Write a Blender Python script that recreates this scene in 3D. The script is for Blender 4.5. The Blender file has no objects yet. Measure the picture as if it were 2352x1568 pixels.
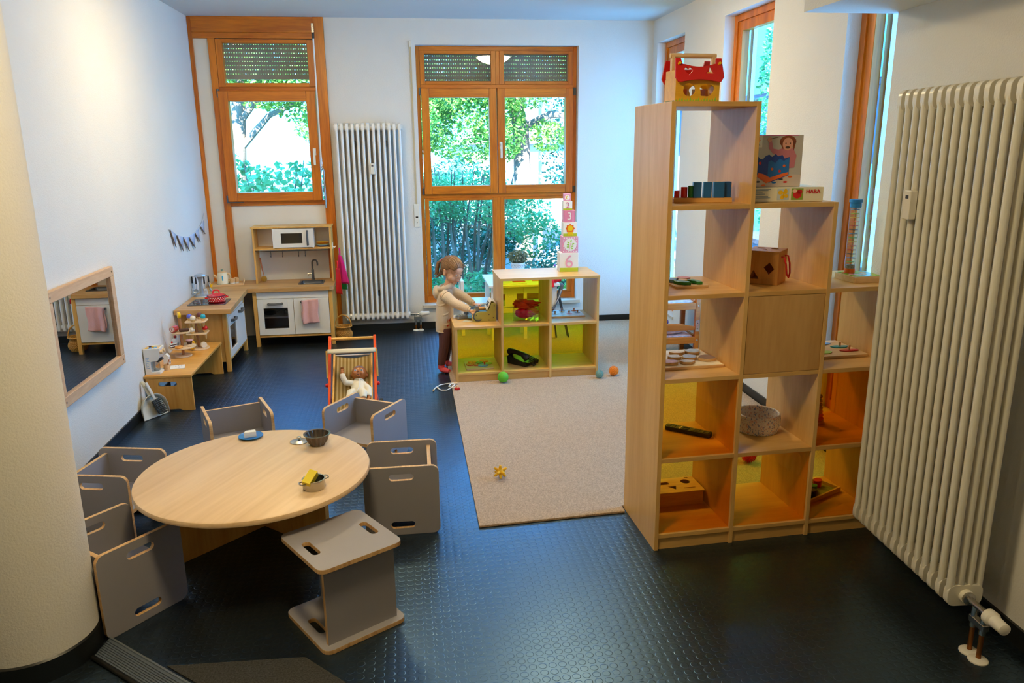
import bpy, bmesh, math, random
from mathutils import Vector as V, Matrix as MX

R = math.radians
PI = math.pi
SC = bpy.context.scene
COL = SC.collection

# ------------------------------------------------------------------ camera
cam_d = bpy.data.cameras.new('camera')
cam = bpy.data.objects.new('camera', cam_d)
COL.objects.link(cam)
cam_d.sensor_width = 36.0
cam_d.lens = 1769.3 / 2352 * 36.0
cam_d.clip_start = 0.02
cam_d.clip_end = 200
PITCH, YAW, ROLL = 0.25155, 0.132386, -0.0101905
fw = V((math.sin(YAW) * math.cos(PITCH), math.cos(YAW) * math.cos(PITCH), -math.sin(PITCH)))
rt = V((math.cos(YAW), -math.sin(YAW), 0))
up = rt.cross(fw)
rt, up = math.cos(ROLL) * rt + math.sin(ROLL) * up, -math.sin(ROLL) * rt + math.cos(ROLL) * up
mw = MX(((rt.x, up.x, -fw.x, 0), (rt.y, up.y, -fw.y, 0), (rt.z, up.z, -fw.z, 1.82), (0, 0, 0, 1)))
cam.matrix_world = mw
SC.camera = cam

# ------------------------------------------------------------------ world, sun, exposure
SC.view_settings.view_transform = 'Standard'
SC.view_settings.look = 'None'
SC.view_settings.gamma = 1.0
SC.view_settings.use_curve_mapping = False
SC.view_settings.exposure = EXPOSURE = 0.08
wd = bpy.data.worlds.new('sky')
SC.world = wd
wd.use_nodes = True
wb = wd.node_tree.nodes['Background']
wb.inputs['Color'].default_value = (0.10, 0.46, 1.0, 1)
wb.inputs['Strength'].default_value = 14.0
sun_d = bpy.data.lights.new('sun', 'SUN')
sun = bpy.data.objects.new('sun', sun_d)
COL.objects.link(sun)
sun_d.energy = 42.0
sun_d.color = (1.0, 0.96, 0.86)
sun_d.angle = R(0.6)
sun.rotation_euler = (R(48), 0, 0)     # high sun from over the roof, it never enters the room
cy = SC.cycles
cy.max_bounces = 8
cy.diffuse_bounces = 4
cy.glossy_bounces = 4
cy.transmission_bounces = 4
cy.transparent_max_bounces = 16
cy.caustics_reflective = False
cy.caustics_refractive = False
cy.sample_clamp_indirect = 4.0
cy.use_denoising = True
cy.use_adaptive_sampling = True
cy.adaptive_threshold = 0.03

LAMP_SPOTS = [(1.15, 5.5), (-0.8, 5.4), (-0.2, 1.9)]  # last spot: unseen lamp added to brighten the foreground
LAMP_POWER = 72.0
LAMP_COL = (1.0, 0.79, 0.44)


# ------------------------------------------------------------------ colour and materials
def lin(h):
    if not isinstance(h, str):
        return h
    v = [int(h[i:i + 2], 16) / 255 for i in (0, 2, 4)]
    return tuple(c / 12.92 if c <= 0.04045 else ((c + 0.055) / 1.055) ** 2.4 for c in v)


MATS = {}


def newmat(name):
    m = bpy.data.materials.new(name)
    m.use_nodes = True
    nt = m.node_tree
    for n in list(nt.nodes):
        nt.nodes.remove(n)
    out = nt.nodes.new('ShaderNodeOutputMaterial')
    return m, nt, out


def N(nt, t, **kw):
    n = nt.nodes.new('ShaderNode' + t)
    for k, v in kw.items():
        if k in n.inputs:
            n.inputs[k].default_value = v
        else:
            setattr(n, k, v)
    return n


def mat(name, col, rough=0.5, metal=0.0, spec=0.5, var=0.06, vscale=6.0, bump=0.0, bscale=80.0, coat=0.0, emis=0.0, sheen=0.0, alpha=1.0):
    if name in MATS:
        return MATS[name]
    m, nt, out = newmat(name)
    c = lin(col)
    p = N(nt, 'BsdfPrincipled')
    p.inputs['Roughness'].default_value = rough
    p.inputs['Metallic'].default_value = metal
    p.inputs['Specular IOR Level'].default_value = spec
    p.inputs['Coat Weight'].default_value = coat
    p.inputs['Sheen Weight'].default_value = sheen
    p.inputs['Alpha'].default_value = alpha
    tc = N(nt, 'TexCoord')
    nz = N(nt, 'TexNoise', Scale=vscale, Detail=3.0)
    nt.links.new(tc.outputs['Object'], nz.inputs['Vector'])
    rp = N(nt, 'ValToRGB')
    rp.color_ramp.elements[0].position = 0.3
    rp.color_ramp.elements[1].position = 0.7
    rp.color_ramp.elements[0].color = tuple(max(0, x * (1 - var)) for x in c) + (1,)
    rp.color_ramp.elements[1].color = tuple(min(1, x * (1 + var)) for x in c) + (1,)
    nt.links.new(nz.outputs['Fac'], rp.inputs['Fac'])
    nt.links.new(rp.outputs['Color'], p.inputs['Base Color'])
    if emis:
        p.inputs['Emission Color'].default_value = c + (1,)
        p.inputs['Emission Strength'].default_value = emis
    if bump:
        nb = N(nt, 'TexNoise', Scale=bscale, Detail=4.0)
        nt.links.new(tc.outputs['Object'], nb.inputs['Vector'])
        b = N(nt, 'Bump', Strength=bump, Distance=0.01)
        nt.links.new(nb.outputs['Fac'], b.inputs['Height'])
        nt.links.new(b.outputs['Normal'], p.inputs['Normal'])
    nt.links.new(p.outputs['BSDF'], out.inputs['Surface'])
    MATS[name] = m
    return m


def wood(name, a, b, axis='z', scale=1.0, rough=0.45, coat=0.0, stretch=0.09, spec=0.5):
    if name in MATS:
        return MATS[name]
    m, nt, out = newmat(name)
    p = N(nt, 'BsdfPrincipled')
    p.inputs['Roughness'].default_value = rough
    p.inputs['Coat Weight'].default_value = coat
    p.inputs['Specular IOR Level'].default_value = spec
    tc = N(nt, 'TexCoord')
    mp = N(nt, 'Mapping')
    s = {'x': (stretch, 1, 1), 'y': (1, stretch, 1), 'z': (1, 1, stretch)}[axis]
    mp.inputs['Scale'].default_value = [k * scale for k in s]
    nt.links.new(tc.outputs['Object'], mp.inputs['Vector'])
    n1 = N(nt, 'TexNoise', Scale=14.0, Detail=5.0, Roughness=0.6, Distortion=0.6)
    n2 = N(nt, 'TexNoise', Scale=90.0, Detail=2.0)
    nt.links.new(mp.outputs['Vector'], n1.inputs['Vector'])
    nt.links.new(mp.outputs['Vector'], n2.inputs['Vector'])
    mx = N(nt, 'Math', operation='MULTIPLY_ADD')
    nt.links.new(n2.outputs['Fac'], mx.inputs[0])
    mx.inputs[1].default_value = 0.35
    nt.links.new(n1.outputs['Fac'], mx.inputs[2])
    rp = N(nt, 'ValToRGB')
    e = rp.color_ramp.elements
    e[0].position = 0.42
    e[0].color = lin(a) + (1,)
    e[1].position = 0.86
    e[1].color = lin(b) + (1,)
    nt.links.new(mx.outputs[0], rp.inputs['Fac'])
    nt.links.new(rp.outputs['Color'], p.inputs['Base Color'])
    nt.links.new(p.outputs['BSDF'], out.inputs['Surface'])
    MATS[name] = m
    return m


def clear(name, col=(1, 1, 1), refl=0.06, rough=0.0):
    """thin see-through sheet: tinted transparency under a weak glossy coat"""
    if name in MATS:
        return MATS[name]
    m, nt, out = newmat(name)
    t = N(nt, 'BsdfTransparent')
    t.inputs['Color'].default_value = tuple(lin(col)) + (1,)
    g = N(nt, 'BsdfGlossy', Roughness=rough)
    lw = N(nt, 'LayerWeight', Blend=0.25)
    mr = N(nt, 'MapRange')
    mr.inputs['To Min'].default_value = refl
    mr.inputs['To Max'].default_value = min(1, refl * 6)
    nt.links.new(lw.outputs['Fresnel'], mr.inputs['Value'])
    ms = N(nt, 'MixShader')
    nt.links.new(mr.outputs['Result'], ms.inputs['Fac'])
    nt.links.new(t.outputs[0], ms.inputs[1])
    nt.links.new(g.outputs[0], ms.inputs[2])
    nt.links.new(ms.outputs[0], out.inputs['Surface'])
    MATS[name] = m
    return m


def leafmat(name, a, b, trans=0.35):
    m, nt, out = newmat(name)
    tc = N(nt, 'TexCoord')
    nz = N(nt, 'TexNoise', Scale=2.2, Detail=4.0)
    nt.links.new(tc.outputs['Object'], nz.inputs['Vector'])
    rp = N(nt, 'ValToRGB')
    rp.color_ramp.elements[0].position = 0.35
    rp.color_ramp.elements[1].position = 0.65
    rp.color_ramp.elements[0].color = lin(a) + (1,)
    rp.color_ramp.elements[1].color = lin(b) + (1,)
    nt.links.new(nz.outputs['Fac'], rp.inputs['Fac'])
    p = N(nt, 'BsdfPrincipled', Roughness=0.35)
    nt.links.new(rp.outputs['Color'], p.inputs['Base Color'])
    t = N(nt, 'BsdfTranslucent')
    nt.links.new(rp.outputs['Color'], t.inputs['Color'])
    ms = N(nt, 'MixShader', Fac=trans)
    nt.links.new(p.outputs[0], ms.inputs[1])
    nt.links.new(t.outputs[0], ms.inputs[2])
    nt.links.new(ms.outputs[0], out.inputs['Surface'])
    return m


# ------------------------------------------------------------------ mesh builder
class MB:
    def __init__(s):
        s.bm = bmesh.new()
        s.M = MX.Identity(4)
        s.mi = 0

    def at(s, loc=(0, 0, 0), rx=0, ry=0, rz=0, sc=1.0):
        s.M = MX.Translation(V(loc)) @ MX.Rotation(rz, 4, 'Z') @ MX.Rotation(ry, 4, 'Y') @ MX.Rotation(rx, 4, 'X') @ MX.Diagonal((sc, sc, sc, 1))
        return s

    def v(s, p):
        return s.bm.verts.new(s.M @ V(p))

    def f(s, vs, mi=None):
        try:
            fa = s.bm.faces.new(vs)
        except ValueError:
            return None
        fa.material_index = s.mi if mi is None else mi
        return fa

    def box(s, x0, x1, y0, y1, z0, z1, mi=None, top=None):
        """axis box; top=(dx, dy) shrinks the top face"""
        dx, dy = top or (0, 0)
        a = [s.v(p) for p in ((x0, y0, z0), (x1, y0, z0), (x1, y1, z0), (x0, y1, z0),
                              (x0 + dx, y0 + dy, z1), (x1 - dx, y0 + dy, z1), (x1 - dx, y1 - dy, z1), (x0 + dx, y1 - dy, z1))]
        for q in ((3, 2, 1, 0), (4, 5, 6, 7), (0, 1, 5, 4), (1, 2, 6, 5), (2, 3, 7, 6), (3, 0, 4, 7)):
            s.f([a[i] for i in q], mi)
        return s

    def bar(s, p, q, w, h, mi=None):
        """rectangular bar from p to q"""
        p, q = V(p), V(q)
        d = (q - p).normalized()
        u = V((0, 0, 1)) if abs(d.z) < 0.95 else V((0, 1, 0))
        r = d.cross(u).normalized() * w / 2
        u = r.cross(d).normalized() * h / 2
        a = [s.v(c + i * r + j * u) for c in (p, q) for i, j in ((-1, -1), (1, -1), (1, 1), (-1, 1))]
        for k in ((3, 2, 1, 0), (4, 5, 6, 7), (0, 1, 5, 4), (1, 2, 6, 5), (2, 3, 7, 6), (3, 0, 4, 7)):
            s.f([a[i] for i in k], mi)
        return s

    def prism(s, pts, w0, w1, holes=(), plane='xy', mi=0, mside=None):
        mp = {'xy': lambda u, v, w: (u, v, w), 'xz': lambda u, v, w: (u, w, v), 'yz': lambda u, v, w: (w, u, v)}[plane]
        loops = [pts] + list(holes)
        mside = mi if mside is None else mside
        rings = []
        for w in (w0, w1):
            es, rr = [], []
            for lp in loops:
                vs = [s.v(mp(u, v, w)) for u, v in lp]
                rr.append(vs)
                es += [s.bm.edges.new((vs[i], vs[(i + 1) % len(vs)])) for i in range(len(vs))]
            rings.append(rr)
            if len(loops) == 1 and len(pts) < 5:
                s.f(rr[0], mi)
            else:
                g = bmesh.ops.triangle_fill(s.bm, use_beauty=True, use_dissolve=False, edges=es)
                for e in g['geom']:
                    if isinstance(e, bmesh.types.BMFace):
                        e.material_index = mi
        for ra, rb in zip(*rings):
            n = len(ra)
            for i in range(n):
                s.f([ra[i], ra[(i + 1) % n], rb[(i + 1) % n], rb[i]], mside)
        return s

    def lathe(s, prof, seg=24, c=(0, 0, 0), mi=None, a0=0.0, a1=2 * PI, ex=1.0, ey=1.0):
        full = abs(a1 - a0 - 2 * PI) < 1e-6
        n = seg if full else seg + 1
        rings = []
        for r, z in prof:
            if r < 1e-7:
                rings.append([s.v((c[0], c[1], c[2] + z))])
            else:
                rings.append([s.v((c[0] + ex * r * math.cos(a0 + (a1 - a0) * k / seg), c[1] + ey * r * math.sin(a0 + (a1 - a0) * k / seg), c[2] + z)) for k in range(n)])
        for a, b in zip(rings, rings[1:]):
            for k in range(seg):
                k2 = (k + 1) % n
                if len(a) == 1 and len(b) > 1:
                    s.f([a[0], b[k], b[k2]], mi)
                elif len(b) == 1 and len(a) > 1:
                    s.f([a[k], a[k2], b[0]], mi)
                elif len(a) > 1:
                    s.f([a[k], a[k2], b[k2], b[k]], mi)
        return s

    def cyl(s, p, q, r, r2=None, seg=16, mi=None):
        return s.tube([p, q], [r, r if r2 is None else r2], seg, mi=mi)

    def tube(s, pts, r, seg=8, closed=False, mi=None, caps=True, flat=1.0):
        pts = [V(p) for p in pts]
        n = len(pts)
        rr = list(r) if isinstance(r, (list, tuple)) else [r] * n
        t = []
        for i in range(n):
            a = pts[(i - 1) % n] if closed or i else pts[i]
            b = pts[(i + 1) % n] if closed or i < n - 1 else pts[i]
            d = (b - a)
            t.append(d.normalized() if d.length > 1e-9 else V((0, 0, 1)))
        u = t[0].orthogonal().normalized()
        if abs(t[0].z) < 0.9:
            u = t[0].cross(V((0, 0, 1))).normalized()
        rings = []
        for i in range(n):
            u = (u - t[i] * u.dot(t[i])).normalized()
            w = t[i].cross(u)
            rings.append([s.v(pts[i] + rr[i] * (math.cos(2 * PI * k / seg) * u + flat * math.sin(2 * PI * k / seg) * w)) for k in range(seg)])
        m = n if closed else n - 1
        for i in range(m):
            a, b = rings[i], rings[(i + 1) % n]
            for k in range(seg):
                s.f([a[k], a[(k + 1) % seg], b[(k + 1) % seg], b[k]], mi)
        if caps and not closed:
            s.f(list(reversed(rings[0])), mi)
            s.f(rings[-1], mi)
        return s

    def ball(s, c, r, u=16, v=10, mi=None):
        rx, ry, rz = (r, r, r) if not isinstance(r, (list, tuple)) else r
        c = V(c)
        rings = [[s.v(c + V((0, 0, -rz)))]]
        for j in range(1, v):
            th = -PI / 2 + PI * j / v
            rings.append([s.v(c + V((rx * math.cos(th) * math.cos(2 * PI * k / u), ry * math.cos(th) * math.sin(2 * PI * k / u), rz * math.sin(th)))) for k in range(u)])
        rings.append([s.v(c + V((0, 0, rz)))])
        for a, b in zip(rings, rings[1:]):
            for k in range(u):
                k2 = (k + 1) % u
                if len(a) == 1:
                    s.f([a[0], b[k2], b[k]], mi)
                elif len(b) == 1:
                    s.f([a[k], a[k2], b[0]], mi)
                else:
                    s.f([a[k], a[k2], b[k2], b[k]], mi)
        return s

    def grid(s, fn, nu, nv, mi=None):
        g = [[s.v(fn(i / nu, j / nv)) for j in range(nv + 1)] for i in range(nu + 1)]
        for i in range(nu):
            for j in range(nv):
                s.f([g[i][j], g[i + 1][j], g[i + 1][j + 1], g[i][j + 1]], mi)
        return s


def obj(name, mb, mats, parent=None, bevel=0.0, bseg=2, sub=0, ang=38, solid=0.0, recalc=True, label=None, flat=False):
    bm = mb.bm
    if recalc:
        bmesh.ops.recalc_face_normals(bm, faces=bm.faces)
    ca = R(ang)
    for fa in bm.faces:
        fa.smooth = not flat
    for e in bm.edges:
        if len(e.link_faces) == 2:
            e.smooth = e.calc_face_angle(0) < ca
    me = bpy.data.meshes.new(name)
    bm.to_mesh(me)
    bm.free()
    for m in (mats if isinstance(mats, (list, tuple)) else [mats]):
        me.materials.append(m)
    o = bpy.data.objects.new(name, me)
    COL.objects.link(o)
    if parent is not None:
        o.parent = parent
    if solid:
        md = o.modifiers.new('thick', 'SOLIDIFY')
        md.thickness = solid
        md.offset = 0
    if bevel:
        md = o.modifiers.new('edge', 'BEVEL')
        md.width = bevel
        md.segments = bseg
        md.limit_method = 'ANGLE'
        md.angle_limit = R(40)
        md.harden_normals = True
    if sub:
        md = o.modifiers.new('smooth', 'SUBSURF')
        md.levels = md.render_levels = sub
    if label:
        o['label'] = label
    return o


def thing(name, label, cat, loc=(0, 0, 0), rz=0.0, group=None, rx=0.0, ry=0.0):
    o = bpy.data.objects.new(name, None)
    o.empty_display_size = 0.1
    COL.objects.link(o)
    o.location = loc
    o.rotation_euler = (rx, ry, rz)
    o['label'] = label
    o['category'] = cat
    if group:
        o['group'] = group
    return o


def tag(o, label, cat, group=None, loc=None, rz=None):
    o['label'] = label
    o['category'] = cat
    if group:
        o['group'] = group
    if loc is not None:
        o.location = loc
    if rz is not None:
        o.rotation_euler[2] = rz
    return o


def struct(name, mb, mats, **kw):
    o = obj(name, mb, mats, **kw)
    o['kind'] = 'structure'
    return o


def structroot(name, loc=(0, 0, 0), rz=0.0):
    o = bpy.data.objects.new(name, None)
    COL.objects.link(o)
    o.location = loc
    o.rotation_euler = (0, 0, rz)
    o['kind'] = 'structure'
    return o


def dup(root, loc, rz=0.0, label=None, group=None):
    r = root.copy()
    COL.objects.link(r)
    r.location = loc
    r.rotation_euler = (0, 0, rz)
    if label:
        r['label'] = label
    if group:
        r['group'] = group
    for ch in list(root.children):
        c = ch.copy()
        COL.objects.link(c)
        c.parent = r
        for g in list(ch.children):
            d = g.copy()
            COL.objects.link(d)
            d.parent = c
    return r


def rrect(x0, x1, y0, y1, r, n=5):
    out = []
    for cx, cy_, a in ((x1 - r, y0 + r, -90), (x1 - r, y1 - r, 0), (x0 + r, y1 - r, 90), (x0 + r, y0 + r, 180)):
        for k in range(n + 1):
            t = R(a + 90 * k / n)
            out.append((cx + r * math.cos(t), cy_ + r * math.sin(t)))
    return out


def circ(cx, cy_, r, n=24, ry=None):
    return [(cx + r * math.cos(2 * PI * k / n), cy_ + (ry or r) * math.sin(2 * PI * k / n)) for k in range(n)]


def slot(cx, cy_, w, h, n=6):
    return rrect(cx - w / 2, cx + w / 2, cy_ - h / 2, cy_ + h / 2, h / 2 - 1e-4, n)


def text(name, body, size, m, parent, loc, rot=(0, 0, 0), depth=0.0006, bold=0.0, align='CENTER'):
    cu = bpy.data.curves.new(name, 'FONT')
    cu.body = body
    cu.size = size
    cu.extrude = depth
    cu.offset = bold
    cu.align_x = align
    cu.align_y = 'CENTER'
    tmp = bpy.data.objects.new('tmp', cu)
    COL.objects.link(tmp)
    dg = bpy.context.evaluated_depsgraph_get()
    me = bpy.data.meshes.new_from_object(tmp.evaluated_get(dg))
    bpy.data.objects.remove(tmp)
    me.materials.clear()
    me.materials.append(m)
    o = bpy.data.objects.new(name, me)
    COL.objects.link(o)
    o.parent = parent
    o.location = loc
    o.rotation_euler = rot
    return o


# ------------------------------------------------------------------ shared materials
M_wall = mat('white wall plaster', 'E4E1DA', rough=0.9, spec=0.2, var=0.02, vscale=2, bump=0.22, bscale=130)
M_ceil = mat('white ceiling paint', 'DDDDDB', rough=0.95, spec=0.1, var=0.01, bump=0.08, bscale=150)
M_base = mat('black rubber baseboard', '10110F', rough=0.4, var=0.1)
M_win = wood('orange stained window pine', 'A85204', 'DC7E10', 'z', 1.0, rough=0.38)
M_winh = wood('orange stained window pine across', 'A85204', 'DC7E10', 'x', 1.0, rough=0.38)
M_panel = mat('white infill panel', 'E8E4D8', rough=0.6, var=0.01)
M_glass = clear('window glass', (0.96, 0.98, 0.98), 0.035)
M_shut = mat('grey shutter slats', '9C9894', rough=0.6)
M_cream = mat('cream painted metal', 'E8E2D2', rough=0.35, var=0.01)
M_white = mat('white lacquer', 'F0EEE8', rough=0.35, var=0.01)
M_whitem = mat('white melamine', 'ECEAE4', rough=0.4, var=0.01)
M_steel = mat('brushed steel', 'B8B6B0', rough=0.25, metal=1.0, var=0.05)
M_dsteel = mat('dark grey metal', '5A5C60', rough=0.35, metal=0.7)
M_dgrey = mat('dark grey plastic', '3A3C3E', rough=0.4)
M_black = mat('black plastic', '141414', rough=0.35)
M_beech = wood('pale beech laminate', 'CC984E', 'E2B66E', 'z', 0.8, rough=0.4)
M_beechx = wood('pale beech laminate across', 'CC984E', 'E2B66E', 'x', 0.8, rough=0.4)
M_birch = wood('birch plywood', 'C88A34', 'E6B05C', 'x', 0.7, rough=0.4)
M_birchz = wood('birch plywood upright', 'C88A34', 'E6B05C', 'z', 0.7, rough=0.4)
M_ply = wood('plywood edge', 'B8864C', 'E6C08A', 'x', 3.0, rough=0.5)
M_toy = wood('light toy wood', 'D0A068', 'E8C898', 'x', 1.5, rough=0.5)
M_red = mat('red paint', 'D01818', rough=0.3)
M_yellow = mat('yellow paint', 'F2C010', rough=0.35)
M_green = mat('green paint', '2E8A36', rough=0.35)
M_blue = mat('blue paint', '1E62A8', rough=0.35)
M_orange = mat('orange paint', 'F26A1B', rough=0.35)
M_pink = mat('pink print', 'EBA0AE', rough=0.5)
M_print = mat('print white', 'F4F0E6', rough=0.5, var=0.01)
M_ink = mat('dark print', '3C3A44', rough=0.6)
# ================================================================== the room shell
def floor_material():
    m, nt, out = newmat('black studded rubber')
    p = N(nt, 'BsdfPrincipled')
    p.inputs['Base Color'].default_value = lin('14130F') + (1,)
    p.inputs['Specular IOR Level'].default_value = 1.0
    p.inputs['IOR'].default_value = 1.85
    p.inputs['Specular Tint'].default_value = (0.30, 0.60, 1.0, 1)  # blue window glow put into the colour of the floor's reflections
    tc = N(nt, 'TexCoord')
    mp = N(nt, 'Mapping')
    mp.inputs['Scale'].default_value = (1 / 0.036, 1 / 0.036, 0)
    nt.links.new(tc.outputs['Object'], mp.inputs['Vector'])
    fr = N(nt, 'VectorMath', operation='FRACTION')
    nt.links.new(mp.outputs['Vector'], fr.inputs[0])
    sb = N(nt, 'VectorMath', operation='SUBTRACT')
    sb.inputs[1].default_value = (0.5, 0.5, 0)
    nt.links.new(fr.outputs[0], sb.inputs[0])
    ln = N(nt, 'VectorMath', operation='LENGTH')
    nt.links.new(sb.outputs[0], ln.inputs[0])
    mr = N(nt, 'MapRange', interpolation_type='SMOOTHSTEP')
    mr.inputs['From Min'].default_value = 0.43
    mr.inputs['From Max'].default_value = 0.34
    nt.links.new(ln.outputs['Value'], mr.inputs['Value'])
    nz = N(nt, 'TexNoise', Scale=5.0, Detail=1.0)
    nt.links.new(tc.outputs['Object'], nz.inputs['Vector'])
    ad = N(nt, 'Math', operation='MULTIPLY_ADD')
    nt.links.new(nz.outputs['Fac'], ad.inputs[0])
    ad.inputs[1].default_value = 0.0
    nt.links.new(mr.outputs['Result'], ad.inputs[2])
    b = N(nt, 'Bump', Strength=0.55, Distance=0.0011)
    nt.links.new(ad.outputs[0], b.inputs['Height'])
    nt.links.new(b.outputs['Normal'], p.inputs['Normal'])
    rr = N(nt, 'MapRange')
    rr.inputs['To Min'].default_value = 0.30
    rr.inputs['To Max'].default_value = 0.40
    nt.links.new(nz.outputs['Fac'], rr.inputs['Value'])
    nt.links.new(rr.outputs['Result'], p.inputs['Roughness'])
    nt.links.new(p.outputs[0], out.inputs['Surface'])
    return m


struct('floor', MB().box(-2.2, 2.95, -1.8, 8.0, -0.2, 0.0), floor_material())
struct('ceiling', MB().box(-2.2, 2.95, -1.8, 8.05, 2.95, 3.2), M_ceil)
struct('ceiling_soffit', MB().box(1.80, 2.4, -1.6, 3.50, 2.375, 2.95), M_wall)
struct('wall_left', MB().box(-2.2, -1.88, -1.8, 8.05, 0, 2.95), M_wall)
struct('wall_front', MB().box(-1.88, 2.9, -1.8, -1.6, 0, 2.95), M_wall)
w = MB()
w.box(-1.88, -0.684, 7.70, 8.02, 0, 0.2)
w.box(-0.684, 0.14, 7.70, 8.02, 0, 2.95)
w.box(0.14, 1.703, 7.70, 8.02, 0, 0.225)
w.box(0.14, 1.703, 7.70, 8.02, 2.722, 2.95)
w.box(1.703, 2.61, 7.70, 8.02, 0, 2.95)
struct('wall_back', w, M_wall)
w = MB()
WR = [(6.82, 7.57), (5.14, 5.96), (3.45, 4.24)]
edges = [3.45, 3.45, 4.24, 5.14, 5.96, 6.82, 7.57, 7.70]
for a, b in ((4.24, 5.14), (5.96, 6.82), (7.57, 7.70)):
    w.box(2.44, 2.61, a, b, 0, 2.95)
for a, b in WR:
    w.box(2.44, 2.61, a, b, 0, 0.22)
    w.box(2.44, 2.61, a, b, 2.735, 2.95)
struct('wall_right', w, M_wall)
struct('wall_pier', MB().prism([(2.225, 3.45), (2.02, -1.6), (2.9, -1.6), (2.9, 3.45)], 0, 2.95), M_wall)
# baseboards
struct('baseboard_left', MB().box(-1.88, -1.87, -1.6, 6.0, 0, 0.07), M_base)
struct('baseboard_back', MB().box(-0.684, 2.44, 7.688, 7.70, 0, 0.07), M_base)
struct('baseboard_right', MB().box(2.428, 2.44, 3.46, 7.688, 0, 0.07), M_base)
dx = (2.205 - 2.0) / 5.05
struct('baseboard_pier', MB().prism([(2.224, 3.44), (2.02, -1.59), (2.008, -1.59), (2.212, 3.44)], 0, 0.075), M_base)
# round column with its rubber skirting
struct('column', MB().lathe([(0.215, 0.0), (0.215, 2.95)], 64, (-1.435, 2.717, 0)), M_wall)
struct('baseboard_column', MB().lathe([(0.2155, 0.0), (0.222, 0.0), (0.222, 0.082), (0.2155, 0.088)], 64, (-1.435, 2.717, 0)), M_base)


# ------------------------------------------------------------------ windows
def ring(mb, x0, x1, z0, z1, w, y0, y1, wb=None, wt=None, mh=1):
    wb = wb or w
    wt = wt or w
    mb.box(x0, x0 + w, y0, y1, z0, z1, 0)
    mb.box(x1 - w, x1, y0, y1, z0, z1, 0)
    mb.box(x0 + w, x1 - w, y0, y1, z0, z0 + wb, mh)
    mb.box(x0 + w, x1 - w, y0, y1, z1 - wt, z1, mh)
    return mb


def pane(name, x0, x1, z0, z1, y, parent):
    return obj(name, MB().box(x0, x1, y, y + 0.006, z0, z1), M_glass, parent)


def shutter(x0, x1, z0, z1, y, parent, pitch=0.037):
    mb = MB()
    z = z0
    n = int((z1 - z0) / pitch)
    for k in range(n):
        za = z0 + k * pitch
        mb.box(x0, x1, y, y + 0.012, za + 0.007, za + pitch)
        x = x0 + 0.004
        while x < x1 - 0.02:
            mb.box(x, x + 0.012, y + 0.002, y + 0.01, za, za + 0.007)
            x += 0.0225
    mb.box(x0, x1, y - 0.003, y + 0.015, z0 - 0.045, z0)
    return obj('roller_shutter', mb, M_shut, parent)


def win_handle(x, y, z, parent, h=0.12):
    mb = MB()
    mb.box(x - 0.014, x + 0.014, y - 0.012, y, z - 0.03, z + 0.035)
    mb.box(x - 0.010, x + 0.010, y - 0.045, y - 0.012, z + 0.002, z + 0.022)
    mb.box(x - 0.010, x + 0.010, y - 0.052, y - 0.036, z - h, z + 0.024)
    return obj('window_handle', mb, M_cream, parent, bevel=0.004)


def hinge(x, y, z, parent, h=0.05):
    mb = MB().cyl((x, y, z - h / 2), (x, y, z + h / 2), 0.008, seg=10)
    mb.box(x - 0.004, x + 0.02, y, y + 0.008, z - h / 2, z + h / 2)
    return obj('hinge', mb, M_dsteel, parent)


WM = [M_win, M_winh]
# left window: a storey-high timber frame with infill panels
w1 = structroot('window_1')
mb = MB()
mb.box(-1.879, -1.845, 7.695, 7.80, 0.2, 2.949)           # post in the corner
mb.box(-1.716, -1.655, 7.69, 7.80, 0.2, 2.765)            # second post
mb.box(-0.777, -0.685, 7.668, 7.80, 0.0, 2.949)           # post beside the radiator
mb.box(-1.845, -0.777, 7.685, 7.80, 2.815, 2.949, 1)      # head board
mb.box(-1.845, -0.777, 7.695, 7.80, 2.765, 2.815, 1)
mb.box(-1.655, -0.777, 7.70, 7.80, 2.31, 2.375, 1)        # transom
mb.box(-1.655, -0.777, 7.70, 7.80, 1.268, 1.312, 1)       # sill rail
obj('window_frame', mb, WM, w1, bevel=0.003)
obj('upper_sash', ring(MB(), -1.652, -0.787, 2.345, 2.757, 0.058, 7.688, 7.76, wb=0.036, wt=0.032), WM, w1, bevel=0.004)
pane('upper_glass', -1.594, -0.845, 2.381, 2.725, 7.725, w1)
obj('lower_sash', ring(MB(), -1.665, -0.797, 1.312, 2.31, 0.085, 7.655, 7.75, wb=0.082, wt=0.092), WM, w1, bevel=0.005)
pane('lower_glass', -1.58, -0.882, 1.394, 2.218, 7.72, w1)
obj('infill_panel', MB().box(-1.845, -1.716, 7.715, 7.76, 0.2, 2.765), M_panel, w1)
obj('infill_panel', MB().box(-1.655, -0.777, 7.715, 7.76, 0.2, 1.268), M_panel, w1)
shutter(-1.66, -0.79, 2.47, 2.86, 7.86, w1)
win_handle(-0.838, 7.655, 1.76, w1)
hinge(-1.668, 7.665, 2.29, w1, 0.075)
hinge(-1.672, 7.66, 1.335, w1, 0.07)
obj('hinge', MB().bar((-1.66, 7.652, 1.306), (-1.52, 7.652, 1.306), 0.008, 0.008), M_dsteel, w1)
cr = thing('window_crank_rod', 'thin white metal crank rod hanging down the right post of the left window', 'crank', (-0.777, 7.64, 2.88))
obj('bracket', MB().box(-0.012, 0.012, -0.015, 0.028, -0.07, 0.01), M_steel, cr, bevel=0.002)
obj('knuckle', MB().tube([(0, 0, -0.06), (0, -0.004, -0.12)], 0.011, 10), M_dgrey, cr)
obj('rod', MB().tube([(0, -0.004, -0.11), (-0.004, -0.008, -1.25)], 0.0075, 10), M_white, cr)
obj('grip', MB().tube([(-0.004, -0.008, -1.25), (0.012, -0.008, -1.29), (0.012, -0.008, -1.64)], 0.010, 10), M_steel, cr)

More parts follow.
